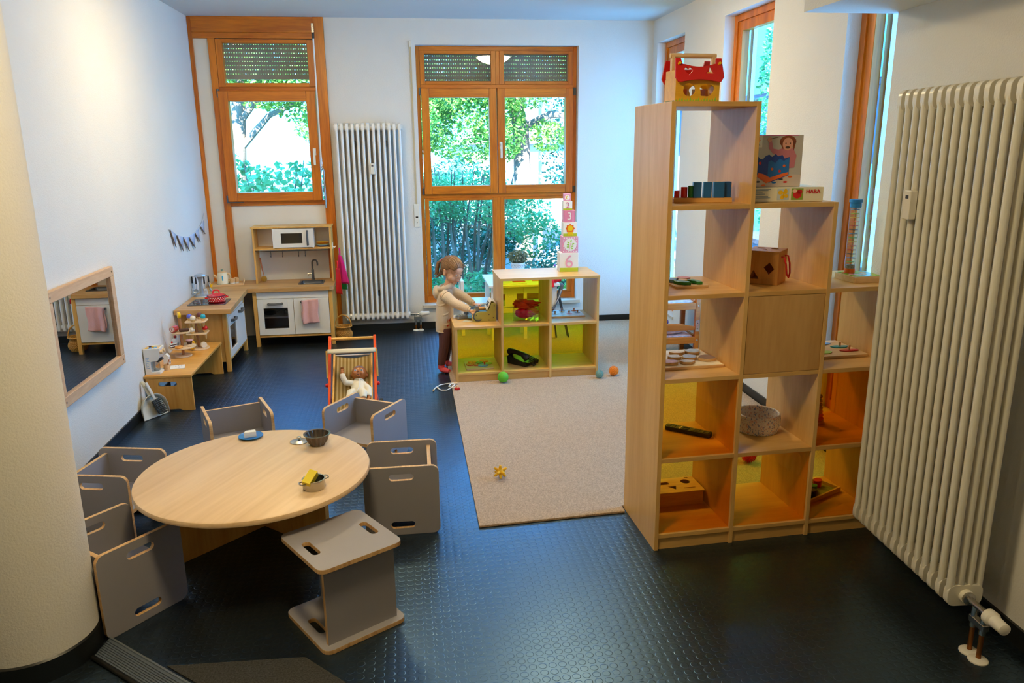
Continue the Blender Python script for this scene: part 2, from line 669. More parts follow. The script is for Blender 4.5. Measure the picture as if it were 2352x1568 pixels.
# centre window, set back in the wall
w2 = structroot('window_2')
Y0, Y1 = 7.79, 7.87
mb = MB()
ring(mb, 0.142, 1.701, 0.25, 2.72, 0.034, Y0, Y1, wb=0.07, wt=0.04)
mb.box(0.905, 0.942, Y0, Y1, 2.37, 2.68)
mb.box(0.176, 1.667, Y0 - 0.006, Y1, 2.338, 2.372, 1)
mb.box(0.176, 1.667, Y0, Y1, 1.30, 1.34, 1)
mb.box(0.897, 0.934, Y0, Y1, 0.32, 1.30)
obj('window_frame', mb, WM, w2, bevel=0.003)
for xa, xb in ((0.178, 0.905), (0.942, 1.665)):
    obj('upper_sash', ring(MB(), xa, xb, 2.372, 2.682, 0.046, Y0 - 0.004, Y1 - 0.01, wb=0.032, wt=0.03), WM, w2, bevel=0.004)
    pane('upper_glass', xa + 0.046, xb - 0.046, 2.404, 2.652, Y0 + 0.03, w2)
for xa, xb in ((0.182, 0.908), (0.914, 1.666)):
    obj('casement_sash', ring(MB(), xa, xb, 1.34, 2.338, 0.074, Y0 - 0.03, Y1 - 0.02, wb=0.08, wt=0.085), WM, w2, bevel=0.005)
    pane('casement_glass', xa + 0.074, xb - 0.074, 1.42, 2.253, Y0 + 0.02, w2)
for xa, xb in ((0.18, 0.897), (0.934, 1.665)):
    obj('fixed_sash', ring(MB(), xa, xb, 0.32, 1.30, 0.042, Y0 - 0.004, Y1 - 0.01, wb=0.012, wt=0.026), WM, w2, bevel=0.003)
    pane('fixed_glass', xa + 0.042, xb - 0.042, 0.332, 1.276, Y0 + 0.03, w2)
shutter(0.15, 0.92, 2.35, 2.80, 7.95, w2)
shutter(0.925, 1.70, 2.35, 2.80, 7.95, w2)
win_handle(0.943, Y0 - 0.03, 1.80, w2)
for x in (0.17, 1.675):
    hinge(x, Y0 - 0.012, 2.31, w2, 0.07)
    hinge(x, Y0 - 0.012, 1.37, w2, 0.06)
obj('window_sill', MB().box(0.121, 1.735, 7.655, 7.80, 0.218, 0.25), mat('pale stone sill', 'CFC6B4', rough=0.35), w2, bevel=0.004)

# three tall windows in the right wall
for i, (a, b) in enumerate(WR):
    wr = structroot('window_%d' % (i + 3))
    mb = MB()
    z0, z1 = 0.22, 2.735
    x0, x1 = 2.52, 2.60
    for ya, yb, za, zb in ((a, a + 0.05, z0, z1), (b - 0.05, b, z0, z1), (a + 0.05, b - 0.05, z0, z0 + 0.06), (a + 0.05, b - 0.05, z1 - 0.05, z1)):
        mb.box(x0, x1, ya, yb, za, zb)
    for ya, yb, za, zb in ((a + 0.05, a + 0.12, z0 + 0.06, z1 - 0.05), (b - 0.12, b - 0.05, z0 + 0.06, z1 - 0.05), (a + 0.12, b - 0.12, z0 + 0.06, z0 + 0.14), (a + 0.12, b - 0.12, z1 - 0.12, z1 - 0.05)):
        mb.box(x0 + 0.012, x1 - 0.01, ya, yb, za, zb)
    obj('window_frame', mb, M_win, wr, bevel=0.003)
    obj('shutter_guide', MB().box(2.605, 2.635, b - 0.16, b - 0.11, z0, z1), M_steel, wr)
    obj('glass_pane', MB().box(2.56, 2.566, a + 0.12, b - 0.12, z0 + 0.14, z1 - 0.12), M_glass, wr)
    obj('window_sill', MB().box(2.43, 2.52, a - 0.01, b + 0.01, 0.2, 0.225), MATS['pale stone sill'], wr, bevel=0.003)

# ------------------------------------------------------------------ bowl lamps under the ceiling, the front one added as fill light
def opal(name, k):
    m, nt, out = newmat(name)
    em = N(nt, 'Emission', Strength=LAMP_POWER * k)
    em.inputs['Color'].default_value = LAMP_COL + (1,)
    nt.links.new(em.outputs[0], out.inputs['Surface'])
    return m


M_opals = [opal('glowing opal glass', 0.85), None, opal('opal glass of the added fill lamp', 1.1)]
M_opals[1] = M_opals[0]
where = ['near the centre window', 'near the left window', 'added as fill light over the front']
for (x, y), ww, M_opal in zip(LAMP_SPOTS, where, M_opals):
    t = thing('ceiling_lamp', 'white glass bowl lamp hanging under the ceiling ' + ww, 'lamp', (x, y, 2.95), group='bowl lamps under the ceiling')
    obj('bowl', MB().lathe([(0.0, -0.17), (0.07, -0.164), (0.14, -0.143), (0.19, -0.112), (0.215, -0.085), (0.21, -0.083), (0.0, -0.10)], 32), M_opal, t)
    obj('canopy', MB().lathe([(0, 0.0), (0.05, 0.0), (0.05, -0.03), (0, -0.03)], 20), M_white, t)
    wm = MB()
    for k in range(3):
        a = 2 * PI * k / 3
        wm.cyl((0.03 * math.cos(a), 0.03 * math.sin(a), -0.02), (0.205 * math.cos(a), 0.205 * math.sin(a), -0.084), 0.002, seg=6)
    obj('suspension_wires', wm, M_steel, t)
# ================================================================== the garden and street outside
rnd = random.Random(7)
struct('ground_outside', MB().box(-30, 5.25, 8.02, 12.6, -1.2, -0.25), mat('lawn and soil', '4C6A34', rough=0.9, var=0.3, vscale=3))
struct('street', MB().box(-30, 40, 12.6, 60, -1.2, -0.8), mat('sunlit asphalt', '46484C', rough=0.9, var=0.1))


def leaf(mb, c, size, nrm=None, shape=0):
    """one small folded leaf"""
    a = rnd.uniform(0, 2 * PI)
    t = rnd.uniform(-0.9, 0.9)
    d = V((math.cos(a) * math.cos(t), math.sin(a) * math.cos(t), math.sin(t)))
    u = d.orthogonal().normalized()
    u = MX.Rotation(rnd.uniform(0, 2 * PI), 3, d) @ u
    w = d.cross(u)
    c = V(c)
    s = size * rnd.uniform(0.65, 1.25)
    p = [c - d * s * 0.5, c - d * 0.1 * s + u * s * 0.34 + w * 0.08 * s, c + d * s * 0.2 + u * s * 0.2 + w * 0.05 * s, c + d * s * 0.55 - w * s * 0.12, c + d * s * 0.2 - u * s * 0.2 + w * 0.05 * s, c - d * 0.1 * s - u * s * 0.34 + w * 0.08 * s]
    vs = [mb.v(q) for q in p]
    mb.f([vs[0], vs[1], vs[2], vs[3]])
    mb.f([vs[0], vs[3], vs[4], vs[5]])


def blobpt(c, r):
    while True:
        p = V((rnd.uniform(-1, 1), rnd.uniform(-1, 1), rnd.uniform(-1, 1)))
        if 0.2 < p.length < 1:
            p = p * (p.length ** -0.35)
            if p.length > 1:
                p.normalize()
            return V((c[0] + p.x * r[0], c[1] + p.y * r[1], c[2] + p.z * r[2]))


def foliage(blobs, n, size):
    mb = MB()
    tot = sum(r[0] * r[1] + r[1] * r[2] + r[0] * r[2] for c, r in blobs)
    for c, r in blobs:
        k = int(n * (r[0] * r[1] + r[1] * r[2] + r[0] * r[2]) / tot)
        for _ in range(k):
            leaf(mb, blobpt(c, r), size)
    return mb


L_maple = leafmat('maple leaves', '2A7030', '7CB04C')
L_mid = leafmat('shrub leaves', '2A8450', '74C088')
L_dark = leafmat('dark hedge leaves', '1C5A50', '4A947C', 0.2)
L_lime = leafmat('bright leaves', '4C8C34', '98C45C')
M_bark = mat('grey brown bark', '6E675E', rough=0.9, var=0.3, bump=0.5, bscale=30)


def trunk_mesh(pts, r0, r1, branches=()):
    mb = MB()
    n = len(pts)
    mb.tube(pts, [r0 + (r1 - r0) * i / (n - 1) for i in range(n)], 10)
    for b in branches:
        k = len(b)
        mb.tube(b, [r1 * 0.8 * (1 - 0.75 * i / (k - 1)) for i in range(k)], 7)
    return mb


# maple before the left window
t = thing('maple_tree', 'maple with a leaning trunk and sunlit leaves filling the left window', 'tree', (-2.5, 12.0, -0.25))
obj('trunk', trunk_mesh([(0, 0, 0), (0.03, 0, 1.2), (0.12, 0, 2.2), (0.2, 0.1, 3.2), (0.3, 0, 4.6)], 0.14, 0.07,
                        [[(0.1, 0, 2.0), (0.6, -0.1, 2.5), (1.2, -0.1, 2.75), (1.9, 0, 3.1)], [(0.15, 0, 2.4), (0.5, 0, 2.8), (1.0, 0.2, 3.2)], [(0.1, 0, 1.9), (-0.4, 0, 2.6), (-0.9, 0, 3.2)]]), M_bark, t)
obj('foliage', foliage([((0.6, 0, 3.5), (1.2, 0.8, 0.6)), ((1.5, 0.2, 3.2), (1.4, 1.0, 0.9)), ((-0.7, 0, 3.4), (0.9, 0.9, 0.9)), ((0.7, -0.4, 3.0), (0.7, 0.5, 0.45)), ((2.2, 0.5, 2.4), (0.9, 0.7, 0.6))], 16796, 0.0694), L_maple, t)
t = thing('leafy_bush', 'broad leafy bush close to the glass in the lower half of the left window', 'bush', (-1.55, 9.5, -0.25))
sm = MB()
for k in range(12):
    a = rnd.uniform(-0.9, 0.9)
    sm.tube([(a * 0.3, rnd.uniform(-0.1, 0.1), 0), (a * 0.7, 0, 1.0), (a * 1.1, rnd.uniform(-0.2, 0.2), 1.9)], [0.02, 0.014, 0.006], 6)
obj('stems', sm, M_bark, t)
obj('foliage', foliage([((-0.55, 0, 1.45), (0.6, 0.35, 0.55)), ((0.2, 0, 1.35), (0.65, 0.35, 0.55)), ((0.8, 0.05, 1.1), (0.5, 0.35, 0.5)), ((0, 0, 0.7), (1.1, 0.4, 0.6))], 3230, 0.0884), L_mid, t)
# maple before the centre window
t = thing('maple_tree', 'large maple with a dark trunk behind the right pane of the centre window', 'tree', (2.25, 15.0, -0.25))
obj('trunk', trunk_mesh([(0, 0, -0.55), (0.0, 0, 1.2), (-0.05, 0, 2.4), (-0.3, 0, 3.4), (-0.5, 0, 5.2)], 0.2, 0.12,
                        [[(-0.05, 0, 2.3), (0.5, -0.1, 2.6), (1.1, 0, 2.55), (1.6, 0, 2.8)], [(-0.2, 0, 3.0), (-1.0, 0, 3.7), (-2.0, 0, 4.2)], [(-0.3, 0, 3.3), (0.4, 0, 4.2), (1.2, 0, 4.8)]]), M_bark, t)
obj('foliage', foliage([((-1.6, -0.3, 3.6), (1.5, 1.1, 1.1)), ((-0.3, -0.6, 3.5), (1.1, 0.9, 0.9)), ((0.9, 0, 3.6), (1.2, 0.9, 0.6)), ((-2.2, -0.2, 2.5), (0.9, 0.8, 0.7)), ((-0.5, -0.5, 2.3), (0.5, 0.4, 0.6)), ((0.4, -0.4, 2.2), (0.35, 0.3, 0.3))], 18088, 0.0786), L_maple, t)
t = thing('lime_tree', 'bright yellow green tree behind the left pane of the centre window', 'tree', (0.2, 18.0, -0.25))
obj('trunk', trunk_mesh([(0, 0, -0.55), (0, 0, 2), (0.1, 0, 4.5)], 0.16, 0.08), M_bark, t)
obj('foliage', foliage([((0, 0, 3.4), (1.6, 1.1, 0.9)), ((-1.4, 0, 2.6), (1.2, 1.0, 0.8)), ((1.3, 0, 2.4), (1.2, 0.9, 0.8))], 8398, 0.0925), L_lime, t)
t = thing('conifer', 'dark loose conifer beyond the lamp post behind the centre window', 'tree', (4.2, 18.5, -0.25))
obj('trunk', trunk_mesh([(0, 0, -0.55), (0, 0, 2), (0, 0, 5.2)], 0.15, 0.03), M_bark, t)
obj('foliage', foliage([((0, 0, 1.6), (1.0, 0.9, 0.9)), ((0, 0, 2.8), (0.9, 0.8, 0.8)), ((0, 0, 4.0), (0.6, 0.6, 0.8))], 2850, 0.102), L_dark, t)
t = thing('round_bush', 'dark rounded bush behind the middle of the centre window', 'bush', (0.75, 11.0, -0.25))
obj('foliage', foliage([((0, 0, 0.95), (0.85, 0.5, 0.95)), ((-0.4, 0, 1.2), (0.5, 0.4, 0.5)), ((0.5, 0, 1.0), (0.45, 0.4, 0.55))], 9690, 0.058), L_dark, t)
# multi-stemmed shrub right outside the lower panes
t = thing('stemmed_shrub', 'tall many-stemmed shrub right outside the lower left pane of the centre window', 'shrub', (0.62, 9.6, -0.25))
sm = MB()
for k in range(17):
    a = -0.62 + 1.24 * k / 16 + rnd.uniform(-0.05, 0.05)
    sm.tube([(a * 0.55, rnd.uniform(-0.2, 0.2), 0), (a * 0.75, rnd.uniform(-0.2, 0.2), 0.55), (a * 0.95 + rnd.uniform(-0.08, 0.08), 0, 1.1), (a * 1.2, rnd.uniform(-0.2, 0.2), 1.75)],
            [rnd.uniform(0.016, 0.034), 0.02, 0.015, 0.006], 7)
    sm.tube([(a * 0.8, 0, 0.7), (a * 0.8 + rnd.uniform(-0.3, 0.3), rnd.uniform(-0.1, 0.1), 1.2)], [0.009, 0.004], 5)
obj('stems', sm, M_bark, t)
obj('foliage', foliage([((-0.35, 0, 1.4), (0.5, 0.3, 0.3)), ((0.2, 0, 1.45), (0.55, 0.3, 0.33)), ((0.75, 0, 1.25), (0.45, 0.3, 0.35)), ((-0.6, 0, 0.85), (0.22, 0.25, 0.6)), ((1.0, -0.1, 0.95), (0.3, 0.2, 0.3)), ((0, 0.3, 0.3), (0.7, 0.2, 0.25))], 5200, 0.05), L_mid, t)
t = thing('low_shrub', 'low leafy shrub at the foot of the many-stemmed shrub', 'shrub', (0.35, 8.66, -0.25))
obj('foliage', foliage([((-0.1, 0, 0.3), (0.45, 0.25, 0.3)), ((0.45, 0, 0.35), (0.35, 0.25, 0.32)), ((-0.45, 0, 0.5), (0.2, 0.2, 0.4))], 1710, 0.068), L_mid, t)
t = thing('flowering_bush', 'dark bush dotted with small pink flowers behind the stacked number boxes', 'bush', (2.0, 9.25, -0.25))
obj('foliage', foliage([((0.1, 0, 0.5), (0.6, 0.3, 0.5)), ((-0.45, 0, 0.35), (0.35, 0.25, 0.35)), ((0.3, 0, 0.65), (0.35, 0.3, 0.35))], 8398, 0.045), L_dark, t)
fm = MB()
for k in range(26):
    p = blobpt((0.05, -0.12, 0.5), (0.4, 0.22, 0.3))
    fm.ball((p.x, min(p.y, -0.05) - 0.12, p.z), 0.014, 6, 4)
fo = obj('blossoms', fm, mat('pink petals', 'F0508C', rough=0.6), t)
t = thing('pale_shrub', 'pale green shrub under the plant pot behind the glass', 'shrub', (1.52, 8.62, -0.25))
obj('foliage', foliage([((0, 0, 0.3), (0.4, 0.22, 0.32)), ((-0.3, 0, 0.28), (0.25, 0.2, 0.28))], 1520, 0.0476), L_lime, t)

# street lamp pole, parked car, houses
t = thing('street_lamp', 'slim white lamp post behind the right pane of the centre window', 'lamp post', (2.75, 16.0, -0.25))
obj('pole', MB().tube([(0, 0, -0.55), (0, 0, 2.75)], [0.05, 0.035], 12), M_white, t)
obj('lamp_head', MB().tube([(0, 0, 2.73), (0, -0.02, 2.80), (0, -0.25, 2.86)], [0.035, 0.05, 0.03], 10), M_white, t)
t = thing('parked_car', 'white parked car half hidden behind the stacked number boxes', 'car', (4.05, 13.9, -0.8), R(50))
M_carw = mat('white car paint', 'F2F4F6', rough=0.2, coat=0.5)
prof = [(-2.05, 0.22), (-2.1, 0.5), (-2.0, 0.72), (-1.2, 0.86), (-0.72, 0.93), (-0.15, 1.36), (0.5, 1.45), (1.3, 1.38), (1.85, 1.0), (2.05, 0.85), (2.08, 0.4), (2.0, 0.22)]
mb = MB().prism(prof, -0.82, 0.82, plane='xz')
obj('body', mb, M_carw, t, bevel=0.02, bseg=2)
gl = mat('car window glass', '7FA6C4', rough=0.08)
obj('side_window', MB().prism([(-0.58, 0.94), (-0.1, 1.31), (0.5, 1.38), (0.52, 0.95)], -0.835, -0.815, plane='xz'), gl, t)
obj('side_window', MB().prism([(0.58, 0.95), (0.56, 1.38), (1.25, 1.32), (1.6, 1.0)], -0.835, -0.815, plane='xz'), gl, t)
for x in (-1.3, 1.3):
    wmb = MB().at((x, -0.74, 0.31), rx=PI / 2)
    wmb.lathe([(0, -0.1), (0.24, -0.1), (0.31, -0.08), (0.31, 0.1), (0.24, 0.12), (0.2, 0.1), (0, 0.1)], 24)
    obj('wheel', wmb, M_black, t)
obj('door_mirror', MB().ball((-0.5, -0.93, 0.98), (0.1, 0.08, 0.07), 12, 8), M_carw, t)
t = thing('white_house', 'white house far beyond the lamp post', 'house', (6.0, 27.0, -0.8))
obj('wall', MB().box(-4, 4, 0, 6, 0, 2.6), mat('white render', 'F2F2F0', rough=0.9), t)
obj('roof', MB().prism([(-4.3, 2.6), (4.3, 2.6), (0, 4.4)], -0.3, 6.3, plane='xz'), mat('grey roof tiles', '8A8A90', rough=0.8), t)
for x in (-2.4, 0.2, 2.4):
    obj('window', MB().box(x - 0.45, x + 0.45, -0.03, 0.02, 0.9, 1.9), gl, t)
# neighbouring facade across the path on the right
t = thing('neighbour_building', 'blue grey building across the path seen through the tall right windows', 'building', (6.0, 8.2, -0.8))
obj('wall', MB().box(0, 3, 0, 14, 0, 8.0), mat('blue grey render', '3A5C7C', rough=0.8), t)
for k in range(3):
    for j in range(4):
        fmb = obj('window', MB().box(-0.05, 0.02, 1.0 + 3.2 * j, 2.6 + 3.2 * j, 0.9 + 2.4 * k, 2.4 + 2.4 * k), mat('slate window frame', '2E4058', rough=0.5), t)
        obj('pane', MB().box(-0.06, -0.045, 1.08 + 3.2 * j, 2.52 + 3.2 * j, 0.98 + 2.4 * k, 2.32 + 2.4 * k), gl, fmb)
t = thing('side_tree', 'green tree between the neighbouring building and the middle right window', 'tree', (4.85, 9.6, -0.25))
obj('trunk', trunk_mesh([(0, 0, 0), (0, 0, 1.5), (0.1, 0, 3.2)], 0.1, 0.05), M_bark, t)
obj('foliage', foliage([((0, 0, 2.6), (0.35, 0.6, 1.5)), ((0.1, 0, 1.3), (0.4, 0.5, 0.7))], 2660, 0.0816), L_mid, t)
# ================================================================== carpet, mat, edging
cm, nt, out = newmat('beige loop carpet')
p_ = N(nt, 'BsdfPrincipled', Roughness=0.95)
p_.inputs['Specular IOR Level'].default_value = 0.1
p_.inputs['Sheen Weight'].default_value = 0.3
tc_ = N(nt, 'TexCoord')
n1 = N(nt, 'TexNoise', Scale=140.0, Detail=3.0, Roughness=0.7)
n2 = N(nt, 'TexNoise', Scale=3.0, Detail=2.0)
nt.links.new(tc_.outputs['Object'], n1.inputs['Vector'])
nt.links.new(tc_.outputs['Object'], n2.inputs['Vector'])
r1 = N(nt, 'ValToRGB')
r1.color_ramp.elements[0].position = 0.3
r1.color_ramp.elements[1].position = 0.72
r1.color_ramp.elements[0].color = lin('8E7860') + (1,)
r1.color_ramp.elements[1].color = lin('CBB092') + (1,)
nt.links.new(n1.outputs['Fac'], r1.inputs['Fac'])
nt.links.new(r1.outputs['Color'], p_.inputs['Base Color'])
b_ = N(nt, 'Bump', Strength=0.6, Distance=0.004)
nt.links.new(n1.outputs['Fac'], b_.inputs['Height'])
nt.links.new(b_.outputs['Normal'], p_.inputs['Normal'])
nt.links.new(p_.outputs[0], out.inputs['Surface'])
CARPZ = 0.012
o = obj('carpet', MB().prism([(0.285, 3.415), (1.03, 3.46), (1.03, 3.522), (2.19, 3.576), (2.425, 3.586), (2.425, 7.685), (0.285, 7.685)], 0.0, CARPZ), cm, bevel=0.003)
tag(o, 'large beige loop carpet under the two shelves and the white children\'s table', 'carpet')

M_mat = mat('grey door mat', '3C3C3A', rough=0.95, var=0.5, vscale=160, bump=0.8, bscale=220)
o = obj('doormat', MB().prism([(-0.93, 2.553), (-0.44, 2.53), (-0.285, 2.37), (0.0, 2.0), (-0.28, 1.99)], 0.0, 0.006), M_mat, bevel=0.002)
tag(o, 'flat dark grey doormat on the black floor beside the ribbed edging strip', 'doormat')
M_strip = mat('grey ribbed rubber', '5A6470', rough=0.45)
t = thing('edging_strip', 'ribbed grey metal edging strip running over the floor from the column', 'strip', (-1.195, 2.752, 0), R(-40.5))
mb = MB()
mb.prism([(0.0, 0.0), (0.9, 0.0), (0.9, -0.095), (0.06, -0.095)], 0.0, 0.008)
obj('base', mb, M_strip, t, bevel=0.002)
mb = MB()
for k in range(9):
    y = -0.012 - k * 0.009
    mb.box(0.006 + 0.6 * (-y), 0.9, y - 0.005, y, 0.008, 0.012)
obj('ribs', mb, M_strip, t, bevel=0.001)
obj('lip', MB().box(0.0, 0.9, -0.003, 0.004, 0.0, 0.014), mat('worn aluminium', 'A8B4BE', rough=0.3, metal=0.8), t, bevel=0.001)
obj('nosing', MB().tube([(0.055, -0.098, 0.007), (0.9, -0.098, 0.007)], 0.008, 10), M_black, t)

# ================================================================== cube chairs
M_lam = mat('grey chair laminate', '928E92', rough=0.5, var=0.02, spec=0.35)
CP = [M_lam, M_ply]
CW, CD, CH, CT = 0.35, 0.355, 0.35, 0.018


def chair_panel(x):
    mb = MB()
    holes = [list(reversed(slot(0, 0.298, 0.115, 0.033))), list(reversed(slot(0, 0.052, 0.115, 0.033)))]
    mb.prism(rrect(-CD / 2, CD / 2, 0.0, CH, 0.034), x - CT / 2, x + CT / 2, holes, plane='yz', mi=0, mside=1)
    return mb


def make_chair(label):
    t = thing('cube_chair', label, 'chair', group='grey cube chairs around the round table')
    for s in (-1, 1):
        obj('side_panel', chair_panel(s * (CW - CT) / 2), CP, t, bevel=0.003)
    mb = MB()
    x = CW / 2 - CT
    mb.prism([(-x, -0.165), (x, -0.165), (x, 0.125), (-x, 0.125)], 0.15, 0.168, mi=0, mside=1)
    obj('seat', mb, CP, t)
    mb = MB()
    mb.prism([(-x, 0.028), (x, 0.028), (x, 0.322), (-x, 0.322)], 0.126, 0.144, plane='xz', mi=0, mside=1)
    obj('backrest', mb, CP, t)
    return t


ch0 = make_chair('grey cube chair behind the round table, nearest to the wooden bench')
ch0.location = (-1.03, 4.40, 0)
ch0.rotation_euler = (0, 0, R(21.5))
dup(ch0, (-0.297, 4.38, 0), R(-31.5), 'grey cube chair at the foot of the doll pushchair')
dup(ch0, (-0.08, 3.58, 0), R(-90.5), 'grey cube chair on the round table side next to the carpet')
dup(ch0, (-1.467, 3.70, 0), R(77), 'grey cube chair under the wall mirror, left of the round table')
dup(ch0, (-1.221, 2.988, 0), R(140.7), 'grey cube chair standing close against the round column')
chF = dup(ch0, (0, 0, 0), 0, 'grey cube chair tipped on its side before the round table')
yv = V((0.53, -0.848, 0)).normalized()
zv = V((0.848, 0.53, 0)).normalized()
xv = yv.cross(zv)
org = V((-0.309, 2.764, 0.175)) - zv * 0.175
mF = MX(((xv.x, yv.x, zv.x, org.x), (xv.y, yv.y, zv.y, org.y), (xv.z, yv.z, zv.z, org.z), (0, 0, 0, 1)))
chF.rotation_euler = mF.to_euler()
chF.location = org

# ================================================================== round table
M_tbl = wood('pale maple table top', 'D2AE80', 'EACBA2', 'y', 0.5, rough=0.42, coat=0.0, stretch=0.06)
t = thing('round_table', 'low round table with pale wooden top ringed by grey cube chairs', 'table', (-0.70, 3.225, 0), R(-25))
mb = MB().lathe([(0, 0.432), (0.478, 0.432), (0.488, 0.438), (0.49, 0.448), (0.486, 0.457), (0.478, 0.46), (0, 0.46)], 96)
obj('tabletop', mb, M_tbl, t)
a_ = MX.Rotation(R(25), 4, 'Z')


def tl(x, y, z):
    v = a_ @ V((x + 0.70, y - 3.225, 0))
    return (v.x, v.y, z)


def legboard(p, q):
    """upright board with a cut-out foot"""
    P, Q = V(tl(p[0], p[1], 0)), V(tl(q[0], q[1], 0))
    d = (Q - P)
    L = d.length
    mb = MB()
    mb.M = MX.Translation(P) @ MX.Rotation(math.atan2(d.y, d.x), 4, 'Z')
    mb.prism([(0, 0), (0.035, 0), (L - 0.02, 0.0), (L, 0.0), (L, 0.432), (0, 0.432)], -0.011, 0.011, plane='xz')
    return mb


for p, q in (((-1.09, 3.285), (-0.765, 3.61)), ((-0.755, 3.605), (-0.42, 3.30))):
    obj('leg', legboard(p, q), M_birchz, t, bevel=0.002)
mb = MB()




# ================================================================== open shelves
M_amber = clear('amber acrylic', (0.99, 0.755, 0.20), 0.02)
M_lemon = clear('yellow acrylic', (1.0, 0.85, 0.12), 0.02)
T = 0.019
ts = thing('shelf_unit', 'tall stepped shelf of pale beech dividing the room beside the radiator', 'shelf', (1.058, 3.075, 0), 0.045)
XD = [0.0, 0.365, 0.749, 1.116]
ZT = [0.078, 0.448, 0.82, 1.19, 1.565, 1.975]
D = 0.44
hts = [ZT[5], ZT[5], ZT[4], ZT[3]]
for k, (x, h) in enumerate(zip(XD, hts)):
    nm = 'side_panel' if k in (0, 3) else 'divider'
    obj(nm, MB().box(x, x + T, 0, D, 0, h), M_beech, ts, bevel=0.0012)
for c, n in ((0, 6), (1, 5), (2, 4)):
    for j in range(n):
        obj('shelf_board', MB().box(XD[c] + T, XD[c + 1], 0.0015, D - 0.001, ZT[j] - T, ZT[j]), M_beechx, ts, bevel=0.001)
obj('kick_board', MB().box(T, XD[3], 0.012, 0.03, 0.0, ZT[0] - T), M_beechx, ts)
obj('kick_board', MB().box(T, XD[3], D - 0.03, D - 0.012, 0.0, ZT[0] - T), M_beechx, ts)
obj('door', MB().box(XD[1] + T + 0.002, XD[2] - 0.002, 0.003, 0.021, ZT[2] + 0.002, ZT[3] - T - 0.002), wood('beech door front', 'BC8A48', 'D6A866', 'z', 0.5, rough=0.42, stretch=0.16), ts, bevel=0.001)
for c, j in ((0, 0), (0, 1), (1, 0), (2, 0), (2, 1)):
    obj('acrylic_panel', MB().box(XD[c] + T, XD[c + 1], 0.014, 0.018, ZT[j], ZT[j + 1] - T), M_amber, ts, label='amber see-through acrylic panel')
obj('acrylic_panel', MB().box(XD[2] + T, XD[3], 0.40, 0.404, ZT[1], ZT[2] - T), M_amber, ts, label='amber see-through acrylic panel')

ls = thing('shelf_unit', 'low stepped shelf of pale beech with yellow see-through backs', 'shelf', (0.325, 5.765, CARPZ), 0.02)
LX = [0.0, 0.36, 0.741, 1.121]
LZ = [0.073, 0.443, 0.808]
LD = 0.45
for k, (x, h) in enumerate(zip(LX, (LZ[1] - T, LZ[2] - T, LZ[2] - T, LZ[2] - T))):
    obj('side_panel' if k in (0, 3) else 'divider', MB().box(x, x + T, 0, LD, 0, h), M_beech, ls, bevel=0.0012)
for c in range(3):
    obj('shelf_board', MB().box(LX[c] + T, LX[c + 1], 0.0015, LD, LZ[0] - T, LZ[0]), M_beechx, ls, bevel=0.001)
for c in (1, 2):
    obj('shelf_board', MB().box(LX[c] + T, LX[c + 1], 0.0015, LD, LZ[1] - T, LZ[1]), M_beechx, ls, bevel=0.001)
obj('top_board', MB().box(-0.004, LX[1], -0.002, LD + 0.002, LZ[1] - T, LZ[1]), M_beechx, ls, bevel=0.0012)
obj('top_board', MB().box(LX[1] - 0.004, LX[3] + T + 0.004, -0.002, LD + 0.002, LZ[2] - T, LZ[2]), M_beechx, ls, bevel=0.0012)
obj('kick_board', MB().box(T, LX[3], 0.012, 0.03, 0.0, LZ[0] - T), M_beechx, ls)
for c, j in ((0, 0), (1, 0), (2, 0), (1, 1)):
    obj('acrylic_panel', MB().box(LX[c] + T, LX[c + 1], LD - 0.03, LD - 0.026, LZ[j], LZ[j + 1] - T), M_lemon, ls, label='yellow see-through acrylic panel')

# ================================================================== radiators
def radiator(label, n, pitch, cols, depth, z0, z1, loc, rz, mtl):
    t = thing('radiator', label, 'radiator', loc, rz)
    rr = 0.0135
    first = None
    for k in range(n):
        if first is None:
            mb = MB()
            for z in (z0, z1 - 0.085):
                mb.prism(rrect(0, depth, z, z + 0.085, 0.028, 4), -rr, rr, plane='yz')
            for c in range(cols):
                y = rr + (depth - 2 * rr) * c / (cols - 1)
                mb.cyl((0, y, z0 + 0.05), (0, y, z1 - 0.05), rr, seg=12)
            first = obj('section', mb, mtl, t, bevel=0.011, bseg=3, ang=50)
        else:
            c2 = first.copy()
            COL.objects.link(c2)
            c2.parent = t
            c2.location = (k * pitch, 0, 0)
    for z in (z0 + 0.043, z1 - 0.043):
        obj('header_pipe', MB().cyl((-0.03, depth / 2, z), (n * pitch - 0.02, depth / 2, z), 0.026, seg=16), mtl, t, bevel=0.004)
    return t


M_radw = mat('white radiator enamel', 'EDEBE6', rough=0.28, var=0.01)
M_radc = mat('cream radiator enamel', 'E6E0CE', rough=0.28, var=0.01)
M_copper = mat('copper pipe', 'A4612C', rough=0.35, metal=0.9)


def meter(t, x, y, z, h=0.10, wdt=0.036):
    m_ = obj('heat_meter', MB().box(x - wdt / 2, x + wdt / 2, y - 0.03, y, z - h / 2, z + h / 2), M_cream, t, bevel=0.004)
    obj('meter_display', MB().box(x - 0.009, x + 0.009, y - 0.0312, y - 0.029, z + h * 0.22, z + h * 0.34), M_ink, m_)


